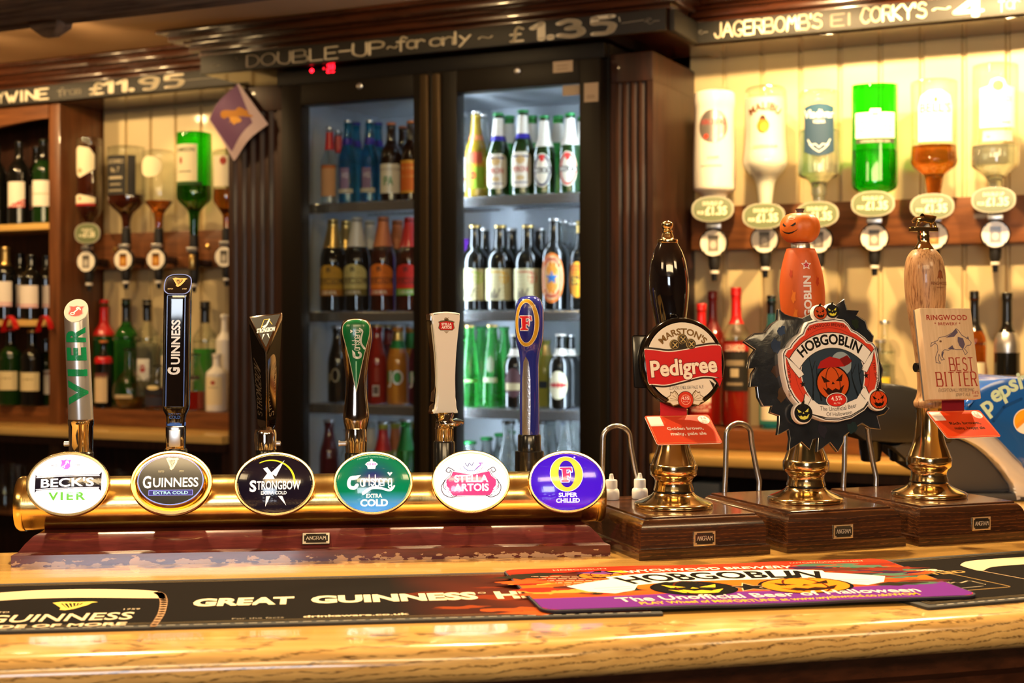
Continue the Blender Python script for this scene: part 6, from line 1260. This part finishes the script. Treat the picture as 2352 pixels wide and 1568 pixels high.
for i, (px, v_, top) in enumerate(((1168, VA, 964), (1205, VA + .065, 961), (1240, VA, 964), (1262, VA + .065, 957), (1300, VA, 952), (1316, VA + .065, 950))):
    bottle('tonic_bottle', ('first', 'second', 'third', 'fourth', 'fifth', 'sixth')[i] + ' black-capped clear mixer bottle from the left on the bottom right shelf', px, top, 50, v_, S4, 'soft', 'g_pale', 'capblue' if i > 3 else 'black', None, (), 'black-capped mixers on the bottom shelf', caph=.05)

# ---- wine rack
VW = .215; ZW1, ZW2, ZW3 = 1.70, 1.38, 1.0905
def wl(c2='c83040', slant=True): return [('r', -.95, .95, .20, .50, 'f2e8d4')] + ([('p', [(-.95, .20), (.95, .20), (.95, .30)], c2)] if slant else [('r', -.9, .9, .335, .35, 'c8a878')])
for px, top, g_, l_, s_ in ((-8, 330, 'g_black', None, 'unlabelled dark wine bottle cut by the frame edge'), (44, 322, 'g_black', wl(), 'red wine bottle with a white and red label'), (100, 318, 'g_dgreen', wl(slant=False), 'dark wine bottle with a tall plain white label')):
    bottle('wine_bottle', s_ + ' on the top wine rack shelf', px, top, 49, VW - .04, ZW1, 'wine', g_, None, l_, ((.74, .99, 'g_black'),), turn=20)
bottle('wine_bottle', 'second-row wine bottle with a white and red label on the top wine rack shelf', 84, 335, 48, VW + .045, ZW1, 'wine', 'g_black', None, wl(), ((.74, .99, 'g_black'),), turn=20)
for px, top, v_, s_, nf in ((12, 566, VW - .04, 'first white-labelled wine bottle, with a yellow top,', 'capgold'), (46, 580, VW + .035, 'second white-labelled wine bottle', 'g_black'), (72, 584, VW - .04, 'third white-labelled wine bottle', 'g_black'), (107, 584, VW + .035, 'wine bottle with a narrow white label', 'g_black')):
    bottle('wine_bottle', s_ + ' on the middle wine rack shelf', px, top, 50, v_, ZW2, 'wine', 'g_black', None, [('r', -1.05, 1.05, .18, .52, 'f2e6d8'), ('r', -1.05, 1.05, .18, .24, 'd890a0')], ((.74, .99, nf),), turn=20)
for px, top, v_, g_, cp, s_ in ((24, 752, VW - .04, 'g_dgreen', 'capred', 'green wine bottle with a cream label at the left of the bottom rack shelf'), (74, 756, VW - .04, 'g_black', 'capgold', 'dark wine bottle with a cream label and gold top on the bottom rack shelf')):
    bottle('wine_bottle', s_, px, top, 52, v_, ZW3, 'wine', g_, None, [('r', -1.05, 1.05, .20, .44, 'e2d2a0', .1), ('r', -.6, .6, .34, .36, 'a08850')], ((.76, .95, 'g_black'), (.95, .99, cp)), turn=20)
bottle('wine_bottle', 'wine bottle with a tall white label at the right of the bottom rack shelf', 106, 775, 48, VW + .035, ZW3, 'wine', 'g_dgreen', None, [('r', -.9, .9, .16, .52, 'f0e6d0'), ('p', [(-.9, .40), (.9, .46), (.9, .50), (-.9, .44)], '7a3a2a')], ((.76, .99, 'g_black'),), turn=20)
for px, s_ in ((22, 'over the green wine bottle'), (102, 'at the right end')):
    u, v, z = BB(px, 724, .11); t = thing('red_ribbon', 'red ribbon bow draped over the lower wine rack shelf ' + s_, 'ribbon', W(u, v, ZW2), -TH, 'red ribbons in the wine rack')
    A_ = [(-.028, -.008, -.045), (-.02, -.01, -.015), (-.006, -.006, .006), (.006, -.006, .006), (.022, -.01, -.012), (.03, -.008, -.035)]
    mb = MB(); p = [Vector(q) for q in catmull([(a, c) for a, b, c in A_], 5)]
    mb.loft([[(q.x, -.012, q.y + .003), (q.x, .012, q.y + .005), (q.x, .012, q.y + .006), (q.x, -.012, q.y + .004)] for q in p]); mb.obj('bow', M['capred'], t, 60)

# ---- left alcove, bottles on the step
ZL = 1.0903; VS = .245
for px, top, w_, v_, st, g_, cp, lb, nk, s_, lq in (
    (239, 688, 52, .293, 'spirit', 'g_green', 'capred', None, ((.66, .96, 'capred'),), 'tall green bottle with a long red capsule', None),
    (290, 686, 54, .293, 'spirit', 'g_green', 'black', None, ((.78, .96, 'black'),), 'tall green bottle with a black cap', None),
    (338, 688, 52, .293, 'spirit', 'gclear', 'black', [('r', -.6, .6, .25, .45, 'e8e4d8'), ('o', 0, .36, .25, .04, 'b03028')], ((.80, .96, 'black'),), 'tall clear bottle with a black cap and white label', ('g_pale', .6)),
    (394, 694, 50, .293, 'spirit', 'gclear', 'capwhite', [('r', -.7, .7, .2, .5, 'ece0c0')], (), 'clear bottle with a white cap behind the tall black tap', ('g_pale', .55)),
    (471, 692, 56, .293, 'spirit', 'gclear', 'black', None, ((.80, .97, 'black'),), 'bottle of bright green liqueur with a black cap', ('g_lime', .56)),
    (516, 722, 40, .296, 'slim', 'g_milk', 'capwhite', None, (), 'pale slim bottle against the fluted pilaster', None),
    (238, 782, 40, .205, 'slim', 'g_black', 'caporange', [('r', -.85, .85, .08, .48, 'e0c89c'), ('r', -.9, .9, .44, .52, '6a3a30')], ((.66, .76, 'capred'),), 'small dark bottle with a cream label and orange stopper', None),
    (297, 800, 74, .20, 'round', 'gclear', 'black', [('r', -.6, .6, .18, .24, 'd8c8a0')], (), 'round-bellied decanter bottle with a little amber spirit', ('g_amber', .20)),
    (362, 838, 58, .205, 'spirit', 'gclear', 'black', [('r', -.9, .9, .32, .46, '1c1c26'), ('r', -.9, .9, .08, .3, '2a2a3a'), ('o', 0, .5, .5, .05, 'e8d8a0')], (), 'squat cognac-style bottle with a dark label beside the tall black tap', ('g_amber', .5)),
    (447, 812, 50, .205, 'soft', 'gclear', 'black', [('r', -.9, .9, .55, .62, '3a2a20')], (), 'bottle with bright orange-red liquid right of the tall black tap', ('g_red', .34)),
    (498, 812, 50, .205, 'spirit', 'g_milk', 'capwhite', [('r', -.9, .9, .12, .60, 'e6d6ac'), ('r', -.5, .5, .40, .43, 'a89870'), ('o', 0, .5, .22, .04, 'a83a28')], (), 'square-shouldered pale bottle with a cream label and small red crest', None)):
    bottle('spirit_bottle', s_ + ', left alcove', px, top, w_, v_, ZL, st, g_, cp, lb, nk, None, lq, turn=16)
# ---- right alcove, bottles on the step
for px, top, w_, v_, st, g_, cp, lb, nk, s_, lq in (
    (1611, 697, 56, .222, 'spirit', 'g_red', 'capred', [('r', -1, 1, .12, .34, 'e8e0cc'), ('r', -1, 1, .12, .2, 'a01818')], ((.72, .98, 'capred'),), 'red spirit bottle with a bright red capsule behind the round clip', None),
    (1637, 668, 54, .296, 'spirit', 'g_red', 'capdred', None, ((.70, .98, 'capdred'),), 'tall red bottle with a dark red capsule against the wall', None),
    (1691, 660, 62, .245, 'spirit', 'gclear', 'capred', [('r', -1.2, 1.2, .26, .56, '17130f', .05), ('r', -1.2, 1.2, .62 - .08, .60, 'b02018'), ('t', 'LUXARDO', .545, .045, 1.5, 'f0d8c0'), ('r', -.7, .7, .44, .48, '8a7a60'), ('r', -.3, .3, .36, .42, 'b0a080'), ('r', -.6, .6, .30, .32, '8a7a60')], ((.74, .98, 'capred'),), 'red-capped rum-style bottle with a broad black label', ('g_red', .62)),
    (1772, 678, 56, .245, 'spirit', 'g_aqua', 'black', [('r', -.9, .9, .06, .60, 'e8dfc2', .06), ('r', -.6, .6, .42, .46, '9a9070')], ((.86, .96, 'black'),), 'pale blue gin bottle with a cream label left of the wreath clip', None),
    (2032, 736, 48, .285, 'slim', 'gclear', 'silvercap', [('r', -.9, .9, .2, .27, 'e87a30')], (), 'clear vodka bottle with a silver cap, the further of two', ('g_pale', .6)),
    (2022, 780, 54, .225, 'slim', 'gclear', 'silvercap', [('r', -1, 1, .30, .38, 'e87a28'), ('r', -.7, .9, .52, .6, 'e8d040'), ('t', 'ABSOLUT', .305, .06, 1.6, 'f4e0c0')], (), 'clear vodka bottle with orange lettering, the nearer of two', ('g_pale', .65)),
    (2238, 668, 52, .275, 'spirit', 'g_amber', 'black', [('r', -1.1, 1.0, .22, .50, 'e6dcba', .06), ('t', 'PER', .36, .06, 1.0, '4a4234'), ('r', -.8, .8, .27, .30, '8a8060')], ((.72, .98, 'black'),), 'amber whisky bottle with a cream label behind the wooden clip', None),
    (2313, 672, 58, .255, 'wine', 'g_black', 'black', [('r', -1.0, 1.0, .30, .42, '8a8478')], ((.58, .72, 'silvercap'), (.80, .98, 'black')), 'dark bottle with silver shoulder foil at the far right', None)):
    bottle('spirit_bottle', s_ + ', right alcove', px, top, w_, v_, ZL, st, g_, cp, lb, nk, None, lq, turn=10)

# ================================================================ optics
def optic(px, badge_py, tag_py, rows, label, prof, wall_g, lab_=None, liquid=None, sy=1, amber=False, big=1.0, tag=True, name='optic_bottle', tube=False, foil=None, side=''):
    vb = .185; u = BB(px, 100, vb)[0]; Y = BY(u, vb); k = Y / F
    zb = ZC - (badge_py - 750) * k; zend = ZC - (prof[-1][1] - 750) * k
    t = thing(name, label, 'bottle', W(u, vb, zend), -TH + R(14), 'upside-down spirit bottles on the ' + side + ' rail')
    pts = [(r * k, ZC - (y - 750) * k - zend) for r, y in prof][::-1]
    pr = catmull(pts, 4); pr = [(max(r, .001), z) for r, z in pr]
    MB().lathe(pr, 36, 0, None, 1, sy).obj('glass', M[wall_g], t, 50)
    if liquid:
        zt = ZC - (liquid[1] - 750) * k - zend
        lp = [(max(.001, r - .002), max(z, .002)) for r, z in pr if z < zt]; lp.append((lp[-1][0], zt)); MB().lathe(lp, 36, 0, None, 1, sy).obj('contents', M[liquid[0]], t, 50)
    if lab_:
        for li, (m_, lst) in enumerate(lab_):
            A = Art(); Rm = max(r for r, _ in pr)
            for i, o in enumerate(lst):
                y_ = lambda py: (ZC - (py - 750) * k - zend) * 1000
                x_ = lambda q: q * k * 1000
                L = i * .5
                if o[0] == 'r': A.poly(rrect(x_(o[1]), x_(o[2]), y_(o[4]), y_(o[3]), x_(o[6]) if len(o) > 6 else .5), o[5], L)
                elif o[0] == 'o': A.poly(ell(x_(o[1]), y_(o[2]), x_(o[3]), x_(o[4]), 32), o[5], L)
                elif o[0] == 't': A.text(o[1], x_(o[6]) if len(o) > 6 else 0, y_(o[2]), x_(o[3]), o[5], w=x_(o[4]), L=L, bold=.02, arc=x_(o[7]) if len(o) > 7 else None)
                elif o[0] == 'p': A.poly([(x_(a), y_(b)) for a, b in o[1]], o[2], L)
                elif o[0] == 'l': A.line([(x_(a), y_(b)) for a, b in o[1]], x_(o[2]), o[3], L)
            bz = surfmap(pr, 1, sy)
            def f(x, y, h):
                q = bz(0, y, h); r_ = -q[1] / sy; a = x / 1000 / Rm; return (r_ * math.sin(a), -r_ * sy * math.cos(a), y / 1000)
            A.obj('label', f, M[m_], t, 9, dh=.0002)
    # the measure itself, clamped on the rail
    ur, vr = u, vb
    o = thing('optic_measure', 'black optic measure under the ' + rows, 'optic', W(ur, vr, zb), -TH + R(8), 'optic measures on the ' + side + ' rail')
    s_ = k * big
    if not tube:
        MB().lathe([(30 * s_, .006), (33 * s_, .009), (33 * s_, .022), (30 * s_, .026), (.001, .026)], 40).obj('body', M['black'], o, 40, rot=(R(-90), 0, 0), loc=(0, -.024, 0))
        A = Art(); bl_ = [((29.5 - 2.2 * (1 if k_ % 12 == 6 else 0)) * s_ * 1000 * math.cos(R(k_ * 7.5)), (29.5 - 2.2 * (1 if k_ % 12 == 6 else 0)) * s_ * 1000 * math.sin(R(k_ * 7.5))) for k_ in range(48)]
        A.poly(bl_, 'f2ead8'); e = s_ * 1000; ac = 'b9741e' if amber else '8d8578'
        A.rect(-12 * e, 12 * e, -19 * e, 18 * e, ac, 1); A.rect(-12 * e, 12 * e, 9 * e, 18 * e, '5a4020' if amber else '57524a', 2); A.ell(0, -4 * e, 7 * e, 9 * e, 'd8a050' if amber else 'c8c0b0', 2, 20)
        A.obj('badge', lambda x, y, h: (x / 1000, -.0185 - h, y / 1000), M['print'], o)
    else: MB().lathe([(9 * s_, -20 * s_), (10 * s_, -18 * s_), (10 * s_, 22 * s_), (9 * s_, 24 * s_)], 20).obj('body', M['capgold'], o, loc=(0, -.01, 0))
    MB().lathe([(6 * s_, -86 * s_), (7 * s_, -70 * s_), (9 * s_, -69 * s_)], 16).obj('nozzle', M['black'], o)
    MB().lathe([(9 * s_, -70 * s_), (10.5 * s_, -69 * s_), (10.5 * s_, -63 * s_), (9 * s_, -62 * s_)], 16).obj('nozzle_ring', M['capwhite'], o)
    MB().lathe([(9 * s_, -63 * s_), (13 * s_, -52 * s_), (14 * s_, -30 * s_), (14 * s_, 24 * s_), (15 * s_, 34 * s_), (13 * s_, zend - zb - .001)] if zend - zb > 36 * s_ else [(9 * s_, -63 * s_), (13 * s_, -52 * s_), (14 * s_, -30 * s_), (14 * s_, 20 * s_), (13 * s_, max(21 * s_, zend - zb - .001))], 20).obj('chamber', M['blackm'], o, 40)
    MB().box(-17 * s_, 17 * s_, -.018, -.004, 33 * s_, 46 * s_, 0, .002).obj('clamp', M['silvercap'], o)
    MB().box(-.012, .012, .004, .093, -.012, .012, 0, .003).obj('bracket_arm', M['black'], o)
    if tag:
        vt = .135; ut = BB(px - 4, 100, vt)[0]; kt = BY(ut, vt) / F; zt = ZC - (tag_py - 750) * kt
        g = thing('price_tag', 'oval price tag hanging in front of the ' + rows, 'tag', W(ut, vt, zt), -TH + R(8), 'oval price tags on the optics')
        mb = MB(); w_, h_ = (49 * kt, 30 * kt) if big >= 1 else (34 * kt, 24 * kt)
        sup = lambda q: [(q * w_ * (abs(math.cos(R(a))) ** .85) * (1 if math.cos(R(a)) > 0 else -1), q * h_ * (abs(math.sin(R(a))) ** .85) * (1 if math.sin(R(a)) > 0 else -1)) for a in range(0, 360, 9)]
        mb.prism(sup(1), -.0012, .0012); mb.obj('plate', mat('tag_edge', (.42, .41, .34), .4), g, 30)
        A = Art(); A.poly([(x * 1000, y * 1000) for x, y in sup(.99)], 'a3a088'); A.poly([(x * 1000, y * 1000) for x, y in sup(.90)], '6f7856', 1); e = kt * 1000 * big * (1 if big >= 1 else .8)
        A.text('DOUBLE UP', 0, 9 * e, 8 * e, 'f4ecc8', w=46 * e, L=2, bold=.03); A.text('FOR', -27 * e, -12 * e, 8 * e, 'f4ecc8', w=16 * e, L=2, bold=.03); A.text('£1.35', 8 * e, -13 * e, 18 * e, 'f8f0cc', w=50 * e, L=2, bold=.04)
        A.obj('lettering', lambda x, y, h: (x / 1000, -.0012 - h, y / 1000), M['print'], g, dh=.0003)
        MB().box(-.006, .006, .0012, .028, -.02 if big >= 1 else -.016, -.012 if big >= 1 else -.008, 0, .001).obj('tag_clip', M['silvercap'], g)
optic(1641, 559, 480, 'frosted white bottle', 'frosted white bottle with a silver disc label, first on the right rail', [(6, 207), (26, 208), (44, 214), (47, 226), (47.5, 240), (45.5, 262), (47, 320), (48.5, 380), (48.5, 425), (46, 438), (32, 448), (22, 462), (18, 480), (17, 496)], 'g_milk',
      [('foil', [('o', 0, 295, 37, 38, 'b8b2aa')]), ('matte', [('t', 'ARCHERS', 292, 13, 62, 'a83030'), ('o', -17, 318, 6, 6, 'd0402a'), ('r', -30, 20, 384, 387, 'b8a890'), ('t', 'SCHNAPPS', 370, 6, 26, 'c88a78')])], side='right')
optic(1758, 551, 496, 'white coconut rum bottle', 'white bottle with an arched name and an orange fruit picture', [(30, 199), (42, 203), (47, 212), (48, 240), (47.5, 300), (50, 345), (52, 365), (51, 380), (42, 396), (28, 412), (22, 428), (18, 460), (15, 490), (14, 500)], 'gclear',
      [('matte', [('t', 'MALIBU', 258, 16, 78, '6a4020', 0, 60), ('o', -4, 294, 15, 16, 'd87a18'), ('p', [(-14, 280), (-8, 270), (0, 272), (4, 282)], '4a2a14'), ('o', -2, 298, 8, 9, 'f0b030'), ('t', 'CARIBBEAN RUM', 344, 6, 60, 'c8a878')])], ('g_milk', 228), side='right')
optic(1881, 551, 492, 'clear vodka bottle with the blue label', 'clear bottle with a large blue label and a silver bird emblem', [(30, 209), (43, 212), (46, 222), (46, 260), (47, 340), (47.5, 392), (45, 404), (26, 414), (18, 428), (18, 446), (15, 452), (15, 492)], 'gclear',
      [('matte', [('p', [(-37, 252), (-20, 246), (0, 244), (20, 246), (37, 252), (37, 352), (20, 360), (0, 364), (-20, 360), (-37, 352)], '1d4a66'), ('p', [(-37, 280), (37, 280), (37, 352), (20, 360), (0, 364), (-20, 360), (-37, 352)], '24405a'), ('t', 'Vladivar', 276, 18, 74, 'f0f0e8'), ('t', 'VODKA', 289, 8, 28, 'e8e8e0'), ('l', [(-26, 326), (-18, 338), (-8, 336), (0, 344), (8, 336), (18, 338), (26, 326)], 3, 'c8d0d0'), ('l', [(-22, 336), (-12, 346), (0, 354), (12, 346), (22, 336)], 3, 'c8d0d0')])], ('g_pale', 300), side='right')
optic(2009, 547, 468, 'green gin bottle', 'bright green flat bottle with a broad white label', [(38, 195), (49, 197), (51, 206), (51, 300), (51.5, 400), (51, 424), (44, 436), (24, 446), (17, 456), (15, 470)], 'ggreenthin',
      [('matte', [('r', -52, 52, 262, 320, 'f6f0dc', 1), ('r', -12, 12, 254, 274, 'f6f0dc', 1), ('r', -7, 7, 262, 270, 'd8a888'), ('t', "Gordon's", 306, 24, 80, 'd8c8a0'), ('r', -50, 50, 322, 332, '3c4034'), ('t', 'LONDON DRY GIN', 330, 5, 70, 'b0b0a0')])], ('g_lime', 345), sy=.62, side='right')
optic(2145, 543, 474, 'whisky bottle with the tall white label', 'whisky bottle with a tall white label and amber spirit in its neck', [(38, 185), (50, 189), (52, 198), (51, 250), (51, 330), (52.5, 362), (53.5, 372), (48, 384), (34, 394), (24, 404), (20, 425), (17, 445), (15, 474)], 'gclear',
      [('matte', [('p', [(-44, 330), (-44, 250), (-36, 226), (-14, 214), (14, 214), (36, 226), (44, 250), (44, 330)], 'f8f2e0'), ('t', "BELL'S", 264, 20, 76, '8a7a4a'), ('o', 0, 236, 4, 6, '8a5a30'), ('l', [(-4, 282), (2, 296), (-3, 310), (2, 322)], 2, 'd8c090')])], ('g_amber', 336), amber=True, side='right')
optic(2286, 539, 459, 'tall white rum bottle', 'tall clear bottle with a white crested label, last on the right rail', [(34, 148), (48, 152), (50, 162), (50, 250), (50.5, 310), (51, 318), (53.5, 338), (53.5, 372), (50, 384), (32, 398), (22, 408), (18, 416), (16, 432), (16, 460)], 'gclear',
      [('matte', [('p', [(-46, 298), (-46, 208), (-22, 204), (-16, 190), (0, 185), (16, 190), (22, 204), (46, 208), (46, 298)], 'f8f4e6'), ('o', 0, 204, 13, 12, 'd8b060'), ('t', 'BACARDI', 240, 12, 70, 'd8c8a8'), ('r', -30, -8, 286, 289, '8a8468'), ('r', 8, 30, 286, 289, '8a8468'), ('r', -36, 36, 306, 330, 'b8b4b0'), ('o', -22, 318, 4, 4, '4a4a44')])], ('g_pale', 336), side='right')
optic(205, 601, 536, 'dark red liqueur bottle', 'dark red bottle with cream labels at top and bottom, first on the left rail', [(20, 317), (26, 320), (28, 330), (28, 420), (29, 450), (28, 478), (22, 494), (12, 508), (10, 524)], 'gclear',
      [('matte', [('p', [(-27, 345), (-14, 338), (14, 342), (27, 358), (27, 390), (4, 404), (-10, 410), (-22, 402), (-27, 385)], 'e8dcba'), ('o', -10, 394, 7, 6, '9a8a60'), ('p', [(-28, 452), (-10, 448), (28, 456), (28, 468), (-28, 470)], 'e8dcba'), ('r', -28, 28, 469, 474, 'b02020'), ('o', -8, 458, 3, 4, 'b02020')])], ('g_dark', 336), big=.78, side='left')
optic(290, 597, 0, 'square-shouldered black label bottle', 'whiskey bottle with a large black label, second on the left rail', [(30, 336), (42, 339), (44, 348), (44, 430), (44, 462), (34, 476), (18, 490), (12, 504), (10, 524)], 'gclear',
      [('matte', [('r', -40, 16, 360, 450, '1b1815', 1), ('r', 20, 40, 360, 450, '1b1815', 1), ('t', "JACK DANIEL'S", 378, 9, 46, 'a89c80', -12), ('t', 'No. 7', 398, 11, 26, 'a89c80', -12), ('r', -32, 8, 408, 414, 'a89c80'), ('r', -28, 4, 424, 428, '8a8068'), ('r', -32, 8, 438, 442, '8a8068')])], ('g_dark', 448), sy=.8, big=.78, tag=False, amber=True, side='left')
optic(365, 596, 0, 'clear bottle with the glowing cream label', 'clear spirit bottle with a cream oval label and amber dregs', [(24, 345), (36, 349), (38, 358), (38, 430), (38, 452), (30, 468), (18, 482), (12, 496), (10, 524)], 'gclear',
      [('matte', [('o', -6, 386, 30, 24, 'f4e8c0')])], ('g_amber', 462), big=.78, tag=False, amber=True, side='left')
optic(446, 604, 0, 'green whiskey bottle', 'green whiskey bottle with a cream label, fourth on the left rail', [(28, 304), (38, 308), (40, 318), (40, 420), (40, 450), (36, 462), (20, 478), (12, 494), (10, 540)], 'ggreenthin',
      [('matte', [('r', -36, 24, 335, 420, 'eadfb8', 1), ('r', -36, 36, 421, 428, '2a4a20'), ('t', 'JAMESON', 352, 9, 48, '3a4a2a', -6), ('o', -16, 372, 4, 8, 'a84a28'), ('r', -24, 10, 396, 399, '8a8058')])], ('g_amber', 428), big=.78, tag=False, tube=True, side='left')
optic(521, 590, 0, 'bottle half hidden by the fluted pilaster', 'clear bottle with a cream label half hidden by the pilaster and the diamond card', [(22, 345), (30, 349), (31, 358), (31, 430), (31, 460), (24, 474), (13, 490), (10, 500), (10, 524)], 'gclear',
      [('matte', [('r', -26, 26, 360, 430, 'eadfc0', 1), ('o', 4, 372, 8, 10, 'a83a28')])], ('g_amber', 436), big=.78, tag=False, side='left')

# ---- twisted card hanging at the corner of the pilaster
u, v, z = BB(545, 280, -.03)
t = thing('hanging_card', 'crumpled purple and gold picture card hanging cornerwise on the left pilaster', 'card', W(u, v, z), -TH)
kc = BY(u, v) / F * 1000
q = [(543, 190), (622, 290), (530, 368), (468, 268)]; q = [((x - 545) * kc * 1.08, (280 - y) * kc) for x, y in q]
def cd(x, y, h): return (x / 1000, -.012 * math.cos((x + y) / 45) - h, y / 1000)
A = Art(); A.poly(q, 'b9a2a4', 0); c_ = (-3, 3); A.poly([(q[0][0] * .9 - 4, q[0][1] - 3), (q[1][0] * .55, q[1][1] + 6), (q[2][0] - 6, q[2][1] + 28), (q[3][0] + 2, q[3][1])], '6a4668', 1); smoke(A, 3, 22, 24, 'b87a24', 3, 2); smoke(A, 0, 5, 15, 'd89a3a', 8, 3)
o = A.obj('picture', cd, M['matte'], t, 12)
mb = MB(); n_ = 12; rg = []
for i in range(n_ + 1):
    f_ = i / n_; a1 = [q[3][j] + (q[0][j] - q[3][j]) * f_ for j in (0, 1)]; a2 = [q[2][j] + (q[1][j] - q[2][j]) * f_ for j in (0, 1)]; row = []
    for j in range(n_ + 1): g_ = j / n_; row.append(cd(a1[0] + (a2[0] - a1[0]) * g_, a1[1] + (a2[1] - a1[1]) * g_, 0))
    rg.append(row + [(p[0], p[1] + .0006, p[2]) for p in row[::-1]])
mb.loft(rg); mb.obj('card_sheet', mat('card_stock', (.5, .42, .40), .7), t, 60)

# ---- glasses on the shelf under the left counter, a grey carton under the right one
for i, (px, v_) in enumerate(((10, .02), (62, .02), (118, .02), (250, .02), (300, .02), (350, .02), (470, .02))):
    u = BB(px, 1100, v_)[0]
    t = thing('beer_glass', ('first', 'second', 'third', 'fourth', 'fifth', 'sixth', 'seventh')[i] + ' glass from the left on the dark shelf under the left counter', 'glass', W(u, v_, .7663), -TH, 'glasses under the left counter')
    MB().lathe([(.026, 0), (.028, .002), (.033, .07), (.036, .12), (.037, .145), (.0355, .145), (.034, .12), (.030, .06), (.024, .008), (.001, .007)], 28).obj('glass', M['gclear'], t, 50)
u = BB(1624, 1110, .0)[0]
t = thing('grey_carton', 'small blue-grey carton on the shelf under the right counter', 'box', W(u, .03, .7663), -TH)
MB().box(-.035, .035, -.04, .04, 0, .20, 0, .002).obj('carton', mat('blue_grey_card', (.10, .13, .17), .6), t)
